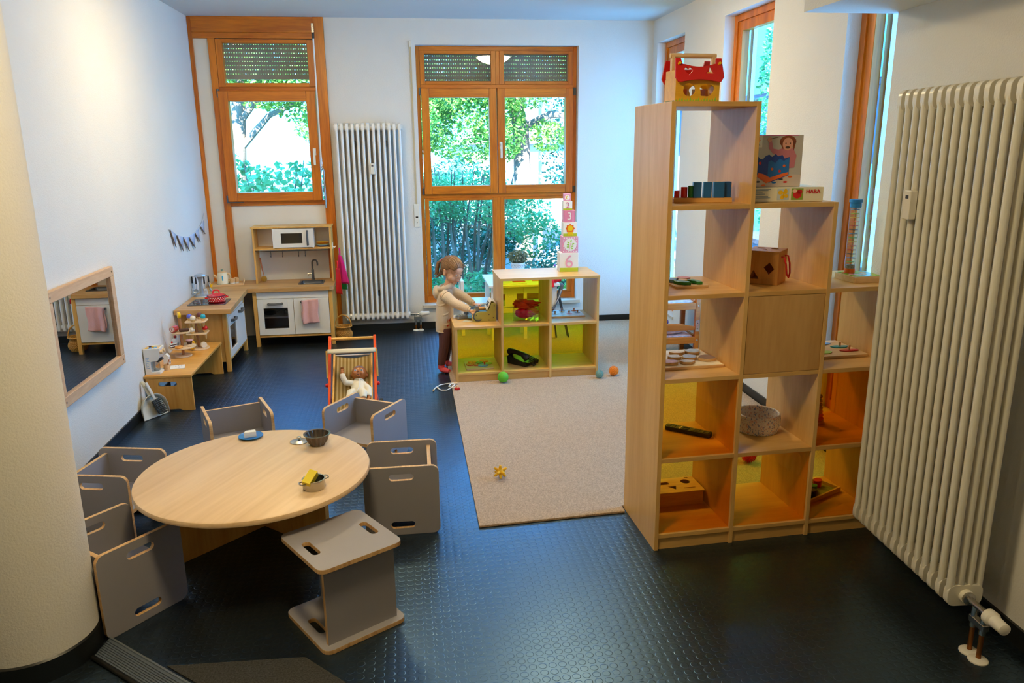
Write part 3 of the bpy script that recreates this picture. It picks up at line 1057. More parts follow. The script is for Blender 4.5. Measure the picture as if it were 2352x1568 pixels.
rb = radiator('tall white column radiator on the back wall between the two windows', 13, 0.0485, 3, 0.10, 0.13, 2.02, (-0.62, 7.575, 0), 0, M_radw)
meter(rb, 6.5 * 0.0485, 0.002, 1.60)
mb = MB()
for x in (0.155, 0.45):
    mb.box(x - 0.01, x + 0.01, 0.02, 0.12, 1.80, 1.86)
mb.box(0.30, 0.32, 0.04, 0.12, 0.37, 0.42)
obj('wall_bracket', mb, M_dgrey, rb)
v_ = obj('valve', MB().tube([(0.60, 0.05, 0.173), (0.72, 0.05, 0.173)], 0.012, 12), M_steel, rb)
obj('thermostat_head', MB().tube([(0.70, 0.05, 0.173), (0.715, 0.05, 0.173), (0.735, 0.05, 0.173), (0.745, 0.05, 0.175), (0.795, 0.05, 0.178), (0.80, 0.05, 0.178)], [0.014, 0.026, 0.027, 0.021, 0.02, 0.014], 16), M_white, v_)
mb = MB()
mb.box(0.645, 0.725, 0.035, 0.065, 0.115, 0.15)
for x in (0.66, 0.71):
    mb.cyl((x, 0.05, 0.06), (x, 0.05, 0.165), 0.011, seg=10)
obj('valve_block', mb, M_steel, rb, bevel=0.003)
mb = MB()
for x in (0.66, 0.71):
    mb.cyl((x, 0.05, 0.0), (x, 0.05, 0.07), 0.0085, seg=10)
obj('pipe', mb, M_copper, rb)
mb = MB()
for x in (0.66, 0.71):
    mb.lathe([(0.0095, 0), (0.032, 0), (0.028, 0.008), (0.0095, 0.016)], 16, (x, 0.05, 0.002))
obj('rosette', mb, M_white, rb)

rg = radiator('huge cream column radiator on the right wall beside the tall shelf', 14, 0.0515, 4, 0.135, 0.15, 2.01, (1.95, 2.955, 0), R(-93.5), M_radc)
meter(rg, 3.42 * 0.0515, 0.002, 1.575, 0.11, 0.045)
L_ = 13 * 0.0515
v_ = obj('valve', MB().tube([(L_ + 0.02, 0.0675, 0.193), (L_ + 0.04, 0.0675, 0.193), (L_ + 0.042, 0.0675, 0.193), (L_ + 0.15, 0.0675, 0.193)], [0.024, 0.024, 0.012, 0.012], 14), M_steel, rg)
obj('thermostat_head', MB().tube([(L_ + 0.13, 0.0675, 0.193), (L_ + 0.14, 0.0675, 0.193), (L_ + 0.165, 0.0675, 0.193), (L_ + 0.172, 0.0675, 0.193), (L_ + 0.225, 0.0675, 0.193), (L_ + 0.23, 0.0675, 0.193)], [0.016, 0.028, 0.029, 0.023, 0.021, 0.014], 18), M_cream, v_)
mb = MB()
mb.box(L_ + 0.06, L_ + 0.14, 0.055, 0.08, 0.125, 0.15)
for x in (0.075, 0.125):
    mb.cyl((L_ + x, 0.0675, 0.105), (L_ + x, 0.0675, 0.19), 0.012, seg=12)
obj('valve_block', mb, M_steel, rg, bevel=0.003)
mb = MB()
for x in (0.075, 0.125):
    mb.cyl((L_ + x, 0.0675, 0.0), (L_ + x, 0.0675, 0.115), 0.0085, seg=12)
obj('pipe', mb, M_copper, rg)
mb = MB()
for x in (0.075, 0.125):
    mb.lathe([(0.0095, 0), (0.034, 0.0), (0.034, 0.004), (0.028, 0.009), (0.0095, 0.012)], 24, (L_ + x, 0.0675, 0.0005))
obj('rosette', mb, M_cream, rg)

# shutter strap beside the centre window
t = thing('shutter_strap', 'beige shutter strap with winder box on the wall left of the centre window', 'strap', (0.095, 7.70, 0))
obj('strap', MB().box(-0.008, 0.008, -0.008, -0.005, 1.05, 2.74), mat('beige webbing', 'C9B48C', rough=0.8), t)
obj('guide', MB().box(-0.013, 0.013, -0.014, 0.0, 2.70, 2.755), M_cream, t, bevel=0.003)
wb_ = obj('winder_box', MB().box(-0.027, 0.027, -0.014, 0.0, 1.03, 1.255), M_cream, t, bevel=0.004)
obj('winder_slot', MB().box(-0.012, 0.012, -0.0155, -0.013, 1.12, 1.135), M_black, wb_)
obj('screw', MB().cyl((0, -0.0155, 1.075), (0, -0.013, 1.075), 0.004, seg=8), M_steel, wb_)

# ================================================================== wall mirror
M_mir, nt, out = newmat('mirror glass')
g_ = N(nt, 'BsdfGlossy', Roughness=0.0)
g_.inputs['Color'].default_value = (0.82, 0.84, 0.86, 1)
nt.links.new(g_.outputs[0], out.inputs['Surface'])
M_mirf = wood('pale mirror frame wood', 'C89C74', 'E2BE98', 'y', 1.0, rough=0.5)
t = thing('wall_mirror', 'wide mirror in a light wooden frame on the left wall', 'mirror', (-1.88, 4.632, 0.785))
mb = MB()
for a, b, c, d in ((-0.47, 0.47, 0.255, 0.315), (-0.47, 0.47, -0.315, -0.255), (-0.47, -0.41, -0.255, 0.255), (0.41, 0.47, -0.255, 0.255)):
    mb.box(0.002, 0.032, a, b, c, d)
obj('frame', mb, M_mirf, t, bevel=0.004)
obj('glass', MB().box(0.004, 0.016, -0.412, 0.412, -0.257, 0.257), M_mir, t)
mb = MB()
for y in (-0.435, 0.435):
    for z in (-0.285, 0.285):
        mb.cyl((0.03, y, z), (0.0335, y, z), 0.006, seg=10)
obj('screws', mb, M_steel, t)

# ================================================================== bench
t = thing('bench', 'low birch plywood bench along the left wall, carrying the toy cafe', 'bench', (-1.715, 5.93, 0))
obj('top_board', MB().box(-0.16, 0.16, -0.475, 0.465, 0.249, 0.267), M_birch, t, bevel=0.003)
for s, y in ((-1, -0.455), (1, 0.445)):
    mb = MB()
    arch = [(-0.155, 0), (-0.08, 0.0), (-0.055, 0.012), (0.055, 0.012), (0.08, 0.0), (0.155, 0), (0.155, 0.249), (-0.155, 0.249)]
    mb.prism(arch, y - 0.009, y + 0.009, [list(reversed(slot(-0.01, 0.20, 0.125, 0.033)))], plane='xz')
    obj('side_panel', mb, M_birchz, t, bevel=0.002)
obj('back_rail', MB().box(-0.155, -0.137, -0.446, 0.436, 0.16, 0.249), M_birch, t)

# ================================================================== play kitchen
WTZ = 0.56
M_ktop = wood('oak worktop laminate', 'A87840', 'CFA468', 'x', 0.6, rough=0.4, stretch=0.12)
M_kply = wood('kitchen birch ply', 'CC9442', 'E6B766', 'z', 0.8, rough=0.45)
M_hand = mat('grey door handle', '55585C', rough=0.4)
M_ovenglass = clear('smoked oven window', (0.62, 0.6, 0.6), 0.06)


def kitchen_unit(label, loc, rz, depth):
    t = thing('play_kitchen_cabinet', label, 'play kitchen', loc, rz)
    h = 0.519
    for x in (0.0, 0.685):
        for y in (0.0, depth - 0.035):
            obj('leg', MB().box(x, x + 0.035, y, y + 0.035, 0, h), M_kply, t, bevel=0.003)
        obj('side_panel', MB().box(x + 0.008, x + 0.027, 0.035, depth - 0.035, 0.085, h), M_kply, t)
    obj('bottom_board', MB().box(0.035, 0.685, 0.004, depth, 0.088, 0.108), M_kply, t, bevel=0.001)
    obj('back_panel', MB().box(0.035, 0.685, depth - 0.008, depth, 0.088, h), M_kply, t)
    obj('inner_shelf', MB().box(0.035, 0.355, 0.03, depth - 0.01, 0.265, 0.28), M_whitem, t)
    obj('partition', MB().box(0.355, 0.37, 0.03, depth - 0.01, 0.108, 0.448), M_kply, t)
    obj('top_rail', MB().box(0.036, 0.684, 0.002, 0.022, 0.455, h), M_whitem, t, bevel=0.001)
    mb = MB()
    ring(mb, 0.038, 0.36, 0.112, 0.451, 0.052, -0.004, 0.014, wb=0.06, wt=0.085, mh=0)
    d = obj('oven_door', mb, M_whitem, t, bevel=0.0015)
    obj('oven_window', MB().box(0.088, 0.31, 0.003, 0.007, 0.17, 0.368), M_ovenglass, d)
    hd = MB()
    for x in (0.14, 0.26):
        hd.cyl((x, -0.004, 0.408), (x, -0.03, 0.408), 0.011, seg=12)
    hd.tube([(0.14, -0.026, 0.408), (0.20, -0.034, 0.408), (0.26, -0.026, 0.408)], 0.011, 12)
    obj('handle', hd, M_hand, d)
    d = obj('door', MB().box(0.364, 0.682, -0.004, 0.014, 0.112, 0.451), M_whitem, t, bevel=0.0015)
    hd = MB().cyl((0.44, -0.004, 0.42), (0.44, -0.032, 0.42), 0.012, seg=12)
    if depth < 0.38:
        hd.cyl((0.56, -0.004, 0.42), (0.56, -0.032, 0.42), 0.012, seg=12)
        hd.tube([(0.44, -0.027, 0.42), (0.50, -0.034, 0.42), (0.56, -0.027, 0.42)], 0.011, 12)
    obj('handle', hd, M_hand, d)
    return t


KR = kitchen_unit('white and birch play kitchen cabinet with oven under the sink', (-1.442, 7.215, 0), 0, 0.42)
KL = kitchen_unit('white and birch play kitchen cabinet beneath the toy hob', (-1.505, 6.42, 0), R(90), 0.355)
mb = MB()
hole = [(-1.03, 7.335), (-1.03, 7.53), (-0.82, 7.53), (-0.82, 7.335)]
mb.prism([(-1.873, 6.30), (-1.43, 6.275), (-1.475, 7.185), (-0.74, 7.185), (-0.706, 7.215), (-0.706, 7.655), (-1.873, 7.655)], 0.521, WTZ, [hole])
o = obj('worktop', mb, M_ktop, bevel=0.003)
tag(o, 'L-shaped oak play worktop across both kitchen cabinets in the corner', 'worktop')
t = thing('toy_sink', 'grey rectangular toy sink set into the play worktop', 'sink', (-0.925, 7.4325, WTZ))
mb = MB()
ring(mb, -0.118, 0.118, -0.11, 0.11, 0.016, 0, 0.004)
sm = MB()
o_ = rrect(-0.118, 0.118, -0.11, 0.11, 0.02)
i_ = rrect(-0.1, 0.1, -0.093, 0.093, 0.03)
sm.prism(o_, 0.0005, 0.004, [list(reversed(i_))])
obj('rim', sm, M_dsteel, t)
bb = MB()
tops = [bb.v((x, y, 0.001)) for x, y in i_]
mid = [bb.v((x * 0.97, y * 0.97, -0.035)) for x, y in i_]
low = [bb.v((x * 0.8, y * 0.8, -0.05)) for x, y in i_]
for A, B in ((tops, mid), (mid, low)):
    for k in range(len(A)):
        bb.f([A[k], A[(k + 1) % len(A)], B[(k + 1) % len(A)], B[k]])
bb.f(list(reversed(low)))
obj('basin', bb, M_dsteel, t, recalc=False)
t = thing('toy_tap', 'grey swan-neck toy tap behind the toy sink', 'tap', (-0.93, 7.595, WTZ))
obj('body', MB().lathe([(0.018, 0.0005), (0.018, 0.006), (0.013, 0.01), (0.0125, 0.095), (0.009, 0.1), (0, 0.1)], 18), M_dsteel, t)
obj('spout', MB().tube([(0, 0, 0.095), (0, 0, 0.16)] + [(0.026 * (1 - math.cos(a)), -0.026 * 0.4 * (1 - math.cos(a)), 0.16 + 0.032 * math.sin(a)) for a in [PI * k / 8 for k in range(1, 9)]] + [(0.052, -0.021, 0.138)], 0.0085, 12), M_dsteel, t)
obj('lever', MB().tube([(-0.008, 0, 0.055), (-0.035, -0.004, 0.055), (-0.036, -0.004, 0.055), (-0.05, -0.006, 0.055)], [0.009, 0.009, 0.014, 0.014], 12), M_steel, t)

# hutch with microwave
HZ = WTZ
t = thing('play_kitchen_hutch', 'birch hutch with toy microwave standing on the play worktop', 'play kitchen', (-1.44, 7.445, HZ))
for x in (0.0, 0.704):
    obj('side_panel', MB().box(x, x + 0.016, 0, 0.20, 0.0005, 0.515), M_kply, t, bevel=0.001)
obj('top_board', MB().box(-0.008, 0.728, -0.008, 0.20, 0.515, 0.531), M_kply, t, bevel=0.001)
obj('shelf_board', MB().box(0.016, 0.704, 0.0, 0.20, 0.315, 0.33), M_kply, t, bevel=0.001)
for xa, xb in ((0.016, 0.18), (0.562, 0.704)):
    obj('back_panel', MB().box(xa, xb, 0.185, 0.197, 0.33, 0.515), M_whitem, t)
obj('hook_rail', MB().tube([(0.016, 0.02, 0.30), (0.704, 0.02, 0.30)], 0.004, 8), M_dgrey, t)
for x in (0.155, 0.262, 0.41, 0.47):
    obj('hook', MB().tube([(x, 0.02, 0.304), (x, 0.012, 0.30), (x, 0.014, 0.255), (x, 0.008, 0.245), (x, 0.0, 0.25), (x, -0.002, 0.26)], 0.003, 6), M_dgrey, t)
mw_ = obj('microwave', MB().box(0.185, 0.2, -0.012, 0.18, 0.3305, 0.51).box(0.545, 0.56, -0.012, 0.18, 0.3305, 0.51).box(0.2, 0.545, 0.02, 0.18, 0.49, 0.51).box(0.2, 0.545, 0.165, 0.18, 0.3305, 0.49).box(0.2, 0.545, 0.02, 0.165, 0.3305, 0.336), M_whitem, t, bevel=0.001)
mb = MB()
mb.box(0.2, 0.262, -0.012, 0.004, 0.335, 0.508)
mb.box(0.455, 0.545, -0.012, 0.004, 0.335, 0.508)
mb.box(0.262, 0.455, -0.012, 0.004, 0.335, 0.372)
mb.box(0.262, 0.455, -0.012, 0.004, 0.468, 0.508)
obj('microwave_door', mb, M_whitem, mw_)
obj('microwave_window', MB().box(0.262, 0.455, -0.006, -0.002, 0.372, 0.468), M_ovenglass, mw_)
hd = MB()
for z in (0.36, 0.485):
    hd.cyl((0.505, -0.012, z), (0.505, -0.035, z), 0.010, seg=12)
hd.tube([(0.505, -0.03, 0.36), (0.505, -0.038, 0.42), (0.505, -0.03, 0.485)], 0.010, 12)
obj('handle', hd, M_hand, mw_)

# ================================================================== white children's table and chairs by the window
t = thing('children_table', 'white children\'s table under the centre window behind the low shelf', 'table', (1.06, 7.34, CARPZ))
obj('tabletop', MB().box(-0.335, 0.335, -0.335, 0.335, 0.51, 0.53), M_white, t, bevel=0.003)
for x in (-0.29, 0.29):
    for y in (-0.27, 0.29):
        obj('leg', MB().box(x - 0.022, x + 0.022, y - 0.022, y + 0.022, 0, 0.51), M_white, t, bevel=0.003)
for y in (-0.285, 0.287):
    obj('apron', MB().box(-0.268, 0.268, y, y + 0.018, 0.44, 0.51), M_white, t)


def kid_chair(label, loc, rz):
    t = thing('children_chair', label, 'chair', loc, rz, group='white children\'s chairs at the window table')
    for x in (-0.135, 0.135):
        obj('leg', MB().box(x - 0.016, x + 0.016, -0.14, -0.108, 0, 0.30), M_white, t, bevel=0.003)
        obj('back_post', MB().box(x - 0.016, x + 0.016, 0.11, 0.142, 0, 0.54), M_white, t, bevel=0.003)
    obj('seat', MB().box(-0.15, 0.15, -0.15, 0.109, 0.30, 0.318), M_white, t, bevel=0.004)
    obj('top_rail', MB().box(-0.119, 0.119, 0.114, 0.138, 0.475, 0.54), M_white, t, bevel=0.003)
    for y in (-0.135, 0.117):
        obj('apron', MB().box(-0.119, 0.119, y, y + 0.018, 0.25, 0.30), M_white, t)
    sp = obj('splat', MB().box(-0.055, 0.055, 0.12, 0.132, 0.318, 0.475), M_white, t)
    mb = MB()
    mb.tube([(0.0 + 0.028 * math.cos(a), 0.133, 0.43 + 0.02 * math.sin(a)) for a in [2 * PI * k / 16 for k in range(16)]], 0.003, 6, closed=True)
    mb.tube([(-0.024 + 0.01 * math.cos(a), 0.133, 0.452 + 0.009 * math.sin(a)) for a in [2 * PI * k / 10 for k in range(10)]], 0.003, 6, closed=True)
    mb.tube([(0.024 + 0.01 * math.cos(a), 0.133, 0.452 + 0.009 * math.sin(a)) for a in [2 * PI * k / 10 for k in range(10)]], 0.003, 6, closed=True)
    obj('carving', mb, M_white, sp)
    return t


kid_chair('white children\'s chair with carved animal head backrest, behind the yellow panel', (0.935, 7.19, CARPZ), PI)
kid_chair('white children\'s chair side-on between the toddler and the window table', (0.66, 7.44, CARPZ), R(90)).location = (0.62, 7.42, CARPZ)
# ================================================================== things on the tall shelf
def place(base, ang, x, y, z):
    c, s = math.cos(ang), math.sin(ang)
    return (base[0] + c * x - s * y, base[1] + s * x + c * y, z)


def sw(x, y, z):
    return place((1.058, 3.075), 0.045, x, y, z + 0.0006)


def lw(x, y, z):
    return place((0.325, 5.765), 0.02, x, y, z + CARPZ + 0.0006)


SA, LA_ = 0.045, 0.02
M_rope = mat('red cord', 'C8181C', rough=0.7)
M_brown = mat('chocolate paint', '4A2A1E', rough=0.4)
M_teal = mat('teal paint', '18A0B4', rough=0.35)
M_cone = mat('waffle cone paint', 'E0B878', rough=0.5)
M_skyb = mat('light blue paint', '6FA6D8', rough=0.4)
M_lgreen = mat('light green paint', '9CC83C', rough=0.4)


def heart(cx, cy_, s, n=24):
    return [(cx + s * 16 * math.sin(t) ** 3 / 17, cy_ + s * (13 * math.cos(t) - 5 * math.cos(2 * t) - 2 * math.cos(3 * t) - math.cos(4 * t)) / 17) for t in [2 * PI * k / n for k in range(n)]]


def blob(cx, cy_, rx, ry, wob, n=28, seed=1):
    q = random.Random(seed)
    ph = [q.uniform(0, 6.28) for _ in range(3)]
    return [(cx + rx * (1 + wob * (math.sin(3 * t + ph[0]) + 0.6 * math.sin(5 * t + ph[1]))) * math.cos(t),
             cy_ + ry * (1 + wob * (math.sin(2 * t + ph[2]) + 0.6 * math.sin(4 * t + ph[1]))) * math.sin(t)) for t in [2 * PI * k / n for k in range(n)]]


# shape-sorting house
t = thing('shape_sorter_house', 'yellow shape-sorting house with red roof and wooden carrying bar, topmost on the tall shelf', 'toy', sw(0.112, 0.075, 1.975), SA)
M_hy = wood('yellow painted wood', 'D89A10', 'F0B828', 'x', 1.0, rough=0.4)
W2 = 0.093
h1 = blob(-0.035, 0.045, 0.026, 0.026, 0.06, seed=3)
h2 = blob(0.038, 0.043, 0.03, 0.026, 0.13, seed=8)
for s in (-1, 1):
    obj('wall', MB().prism([(-W2, 0), (W2, 0), (W2, 0.088), (-W2, 0.088)], s * 0.055 - 0.004, s * 0.055 + 0.004, [list(reversed(h1)), list(reversed(h2))], plane='xz'), M_hy, t)
    obj('end_wall', MB().box(s * (W2 - 0.004) - 0.004, s * (W2 - 0.004) + 0.004, -0.05, 0.05, 0, 0.12), M_hy, t)
obj('floor_plate', MB().box(-W2, W2, -0.05, 0.05, 0.0, 0.005), M_green, t)
top_ = [(-0.096, 0.105), (-0.074, 0.105)] + [(-0.07 + 0.14 * k / 10, 0.083 - 0.012 * math.sin(PI * k / 10)) for k in range(11)] + [(0.074, 0.105), (0.096, 0.105)]
bot_ = [(0.102, 0.03), (0.09, 0.012)] + [(0.08 - 0.16 * k / 10, 0.010 + 0.010 * math.sin(PI * k / 10)) for k in range(11)] + [(-0.09, 0.012), (-0.102, 0.03)]
for s in (-1, 1):
    mb = MB()
    mb.M = MX.Translation((0, s * 0.082, 0.062)) @ MX.Rotation(s * 0.28, 4, 'X')
    mb.prism(top_ + bot_, -0.004, 0.004, [list(reversed(heart(-0.045, 0.055, 0.019))), [(0.024, 0.044), (0.062, 0.044), (0.045, 0.074)]], plane='xz')
    rp_ = obj('roof_panel', mb, M_red, t, bevel=0.0015)
    for x in (-0.084, 0.084):
        pg = MB()
        pg.M = MX.Translation((0, s * 0.082, 0.062)) @ MX.Rotation(s * 0.28, 4, 'X')
        pg.cyl((x, -s * 0.002, 0.082), (x, s * 0.014, 0.082), 0.0055, seg=10)
        obj('peg', pg, M_yellow, rp_)
obj('carrying_bar', MB().cyl((-0.098, 0, 0.178), (0.098, 0, 0.178), 0.0095, seg=16), M_toy, t, bevel=0.002)
for x in (-0.086, 0.086):
    obj('bar_post', MB().bar((x, 0, 0.095), (x, 0, 0.176), 0.012, 0.02), M_toy, t)
gm = MB()
for k in range(16):
    x = -0.088 + 0.176 * k / 15
    gm.prism([(x - 0.005, 0.001), (x + 0.005, 0.001), (x + 0.001, 0.008 + 0.005 * (k % 3))], -0.0597, -0.0592, plane='xz')
obj('grass_print', gm, M_lgreen, t)
for (x, c1, nm) in ((-0.035, M_orange, 'orange round'), (0.02, M_white, 'white arched'), (0.055, M_pink, 'pink square')):
    o = obj('toy_block', MB().lathe([(0, 0), (0.017, 0), (0.017, 0.045), (0, 0.045)], 16 if 'round' in nm else (6 if 'arched' in nm else 4)), c1, bevel=0.001)
    tag(o, nm + ' toy block inside the red-roofed shape sorting house', 'toy block', loc=sw(0.112 + x, 0.08, 1.980))

# peg board with coloured blocks
PBX, PBY, PBR = 0.225, 0.165, SA - 0.2
o = obj('peg_board', MB().box(-0.135, 0.115, -0.045, 0.045, 0, 0.02), wood('pine board', 'C88A3C', 'E0AC60', 'x', 1.2), bevel=0.002)
tag(o, 'pine peg board carrying a row of coloured blocks on the tall shelf', 'toy', loc=sw(PBX, PBY, 1.565), rz=PBR)
mats_ = [(M_red, 0.012, 0.03, 'short red'), (M_red, 0.014, 0.045, 'taller red'), (M_green, 0.015, 0.05, 'green')]
M_b1 = mat('dark blue stain', '134A86', rough=0.4)
M_b2 = mat('mid blue stain', '1A5C98', rough=0.4)
c_, s_ = math.cos(PBR - SA), math.sin(PBR - SA)


def pb(x, y):
    return sw(PBX + c_ * x - s_ * y, PBY + s_ * x + c_ * y, 1.5852)


for k, (m_, r_, h_, nm) in enumerate(mats_):
    o = obj('toy_block', MB().lathe([(0, 0), (r_, 0), (r_, h_), (0, h_)], 20), m_, bevel=0.0015)
    tag(o, nm + ' round block at the low end of the peg board', 'toy block', 'blocks on the peg board', loc=pb(-0.115 + 0.031 * k, -0.005))
for k, (w_, nm) in enumerate(((0.034, 'first'), (0.034, 'second'), (0.044, 'widest'), (0.032, 'end'))):
    x = -0.032 + (0.0, 0.043, 0.092, 0.132)[k]
    o = obj('toy_block', MB().box(-w_ / 2, w_ / 2, -0.016, 0.016, 0, 0.066), (M_b2, M_b2, M_b2, M_b1)[k], bevel=0.0015)
    tag(o, {'first': 'blue square block standing next to the green block on the peg board', 'second': 'second blue block from the green one on the peg board', 'widest': 'widest blue block on the peg board', 'end': 'dark blue block at the far end of the peg board'}[nm], 'toy block', 'blocks on the peg board', loc=pb(x, -0.018 if k < 3 else 0.0), rz=PBR)

# flat games box with printed front
FX, FY, FR = 0.566, 0.16, SA - 0.1
t = thing('game_box', 'flat cream games box with red lettering under the fishing game box', 'box', sw(FX, FY, 1.565), FR)
obj('carton', MB().box(-0.165, 0.165, -0.10, 0.10, 0, 0.062), mat('cream carton', 'EDE6CC', rough=0.5), t, bevel=0.002)
fy = -0.1012
text('lettering', 'HABA', 0.024, M_red, t, (0.118, fy, 0.042), (PI / 2, 0, 0), 0.0004, 0.0006)
M_bgp = mat('blue grey print', '7C94B0', rough=0.6)
for zz, ww in ((0.054, 0.085), (0.049, 0.075), (0.040, 0.05), (0.034, 0.06), (0.024, 0.075), (0.018, 0.085)):
    obj('print_line', MB().box(-0.155, -0.155 + ww, fy - 0.0002, fy + 0.0006, zz - 0.0012, zz + 0.0012), M_bgp, t)
obj('picture_square', MB().box(-0.04, 0.012, fy, fy + 0.001, 0.008, 0.056), mat('pale blue print', 'C4D0DC', rough=0.5), t)
mb = MB()
for cx, cz, rx, rz_ in ((-0.026, 0.04, 0.011, 0.009), (-0.004, 0.044, 0.008, 0.012), (-0.018, 0.02, 0.008, 0.009), (0.0, 0.025, 0.009, 0.008), (-0.012, 0.032, 0.004, 0.014)):
    mb.prism(circ(cx, cz, rx, 16, rz_), fy - 0.0008, fy + 0.0002, plane='xz')
obj('butterfly_print', mb, M_yellow, t)
obj('picture_square', MB().box(0.022, 0.074, fy, fy + 0.001, 0.008, 0.056), mat('grass print', '8CA83C', rough=0.5), t)
mb = MB()
mb.prism(circ(0.048, 0.03, 0.019, 20, 0.016), fy - 0.0008, fy + 0.0002, plane='xz')
mb.prism(circ(0.058, 0.042, 0.012, 20, 0.01), fy - 0.0008, fy + 0.0002, plane='xz')
obj('ladybird_print', mb, M_red, t)
obj('ladybird_head_print', MB().prism(circ(0.036, 0.046, 0.01, 16, 0.008), fy - 0.0012, fy - 0.0002, plane='xz'), mat('pale pink print', 'F0C8B4', rough=0.5), t)

# upright fishing game box
t = thing('fishing_game_box', 'upright toy box printed with a laughing child behind a blue fishing game', 'box', sw(0.516, 0.13, 1.6274), FR)
HB, WB = 0.215, 0.118
obj('carton', MB().box(-WB, WB, -0.035, 0.035, 0, HB), mat('grey white carton', 'C4BCB4', rough=0.4), t, bevel=0.001)
obj('pink_edge', MB().box(-WB, WB - 0.02, -0.0352, 0.02, HB - 0.003, HB + 0.0006), mat('magenta print', 'E060A8', rough=0.4), t)
fy = -0.0354


def flat(name, pts, m_, lvl=0):
    return obj(name, MB().prism(pts, fy - 0.0004 - 0.0004 * lvl, fy + 0.0002, plane='xz'), m_, t)


flat('table_print', [(-WB + 0.001, 0.001), (WB - 0.001, 0.001), (WB - 0.001, 0.05), (0.01, 0.055), (-WB + 0.001, 0.058)], mat('table print', 'D8C4B4', rough=0.5))
M_skinp = mat('printed skin', 'E0A088', rough=0.5)
M_rose = mat('printed rose pullover', 'C87884', rough=0.5)
flat('pullover_print', [(-0.02, 0.19), (-0.012, 0.16), (0.012, 0.155), (0.03, 0.162), (0.075, 0.16), (0.092, 0.13), (0.085, 0.08), (0.03, 0.075), (0.015, 0.13), (-0.012, 0.138), (-0.03, 0.16), (-0.034, 0.195)], M_rose, 1)
flat('hand_print', circ(-0.03, 0.197, 0.010, 14), M_skinp, 2)
flat('hair_print', circ(0.05, 0.188, 0.036, 20, 0.025) , mat('printed auburn hair', '8A4424', rough=0.5), 2)
flat('hair_print', [(0.014, 0.19), (0.03, 0.155), (0.036, 0.19)], MATS['printed auburn hair'], 2)
flat('hair_print', [(0.086, 0.19), (0.078, 0.15), (0.066, 0.19)], MATS['printed auburn hair'], 2)
flat('face_print', circ(0.05, 0.178, 0.023, 20, 0.026), M_skinp, 3)
flat('mouth_print', circ(0.05, 0.164, 0.010, 14, 0.005), M_brown, 4)
for x in (0.041, 0.06):
    flat('eye_print', circ(x, 0.181, 0.0028, 10), M_brown, 4)
flat('fishing_line_print', [(-0.03, 0.2), (0.012, 0.209), (0.012, 0.207), (-0.029, 0.198)], M_brown, 3)
M_bp = mat('printed blue card', '1A6EC0', rough=0.4)
flat('play_pool_print', [(-0.085, 0.05), (-0.085, 0.125), (-0.078, 0.13), (-0.068, 0.118), (-0.055, 0.115), (-0.042, 0.13), (-0.028, 0.135), (-0.015, 0.125), (0.0, 0.137), (0.012, 0.128), (0.03, 0.133), (0.04, 0.118), (0.062, 0.125), (0.062, 0.048), (-0.02, 0.018), (-0.035, 0.02)], mat('printed navy card', '1C3F96', rough=0.4), 3)
flat('play_pool_print', [(-0.03, 0.024), (-0.03, 0.105), (-0.018, 0.112), (0.0, 0.1), (0.018, 0.118), (0.038, 0.108), (0.062, 0.122), (0.062, 0.048)], M_bp, 4)
flat('sand_print', [(-0.078, 0.045), (-0.035, 0.016), (0.06, 0.05), (0.06, 0.062), (0.03, 0.055), (0.0, 0.045), (-0.02, 0.04), (-0.05, 0.055), (-0.07, 0.06)], M_orange, 5)
for x, z, m_ in ((-0.012, 0.075, M_orange), (0.04, 0.088, M_orange), (0.022, 0.066, M_red), (-0.066, 0.1, M_red)):
    flat('fish_print', circ(x, z, 0.006, 12, 0.006), m_, 6)
for x, z, m_ in ((-0.07, 0.022, M_ink), (0.0, 0.018, M_bp), (0.03, 0.032, M_ink), (0.05, 0.02, M_red), (0.07, 0.042, M_orange), (-0.045, 0.007, M_orange), (-0.085, 0.04, M_ink)):
    flat('fish_print', circ(x, z, 0.010, 12, 0.004), m_, 2)
flat('logo_panel', [(-WB + 0.002, 0.165), (-0.062, 0.165), (-0.062, HB - 0.003), (-WB + 0.002, HB - 0.003)], M_print, 1)
flat('logo_fish_print', blob(-0.085, 0.198, 0.014, 0.011, 0.15, seed=5), M_orange, 2)
text('logo_lettering', 'eichhorn', 0.011, M_ink, t, (-0.09, fy - 0.0008, 0.175), (PI / 2, 0, 0), 0.0003)

# wooden sorting cube with red cord
t = thing('sorting_cube', 'wooden shape sorting cube with a red cord handle on the tall shelf', 'toy', sw(0.576, 0.228, 1.19), SA - R(43))
S2 = 0.075
dia = [(0.01, 0.075), (0.036, 0.10), (0.058, 0.072), (0.034, 0.045)]
tri = [(-0.055, 0.022), (-0.008, 0.022), (-0.034, 0.062)]
M_cub = wood('oiled beech cube', 'B87830', 'D89C54', 'z', 1.0)
for s, nm in ((-1, 'front_board'), (1, 'back_board')):
    obj(nm, MB().prism([(-S2, 0), (S2, 0), (S2, 0.142), (-S2, 0.142)], s * (S2 - 0.004) - 0.004, s * (S2 - 0.004) + 0.004, [list(reversed(dia)), tri], plane='xz'), M_cub, t, bevel=0.001)
    obj('side_board', MB().box(s * (S2 - 0.004) - 0.004, s * (S2 - 0.004) + 0.004, -S2 + 0.008, S2 - 0.008, 0, 0.142), M_cub, t)
obj('base_board', MB().box(-S2 + 0.008, S2 - 0.008, -S2 + 0.008, S2 - 0.008, 0, 0.008), M_cub, t)
obj('lid', MB().prism([(-S2, -S2), (S2, -S2), (S2, S2), (-S2, S2)], 0.142, 0.150, [list(reversed(circ(-0.03, 0.03, 0.02))), list(reversed(circ(0.03, 0.032, 0.02, 6))), [(-0.02, -0.04), (0.02, -0.04), (0.0, -0.005)][::-1]]), M_cub, t, bevel=0.001)
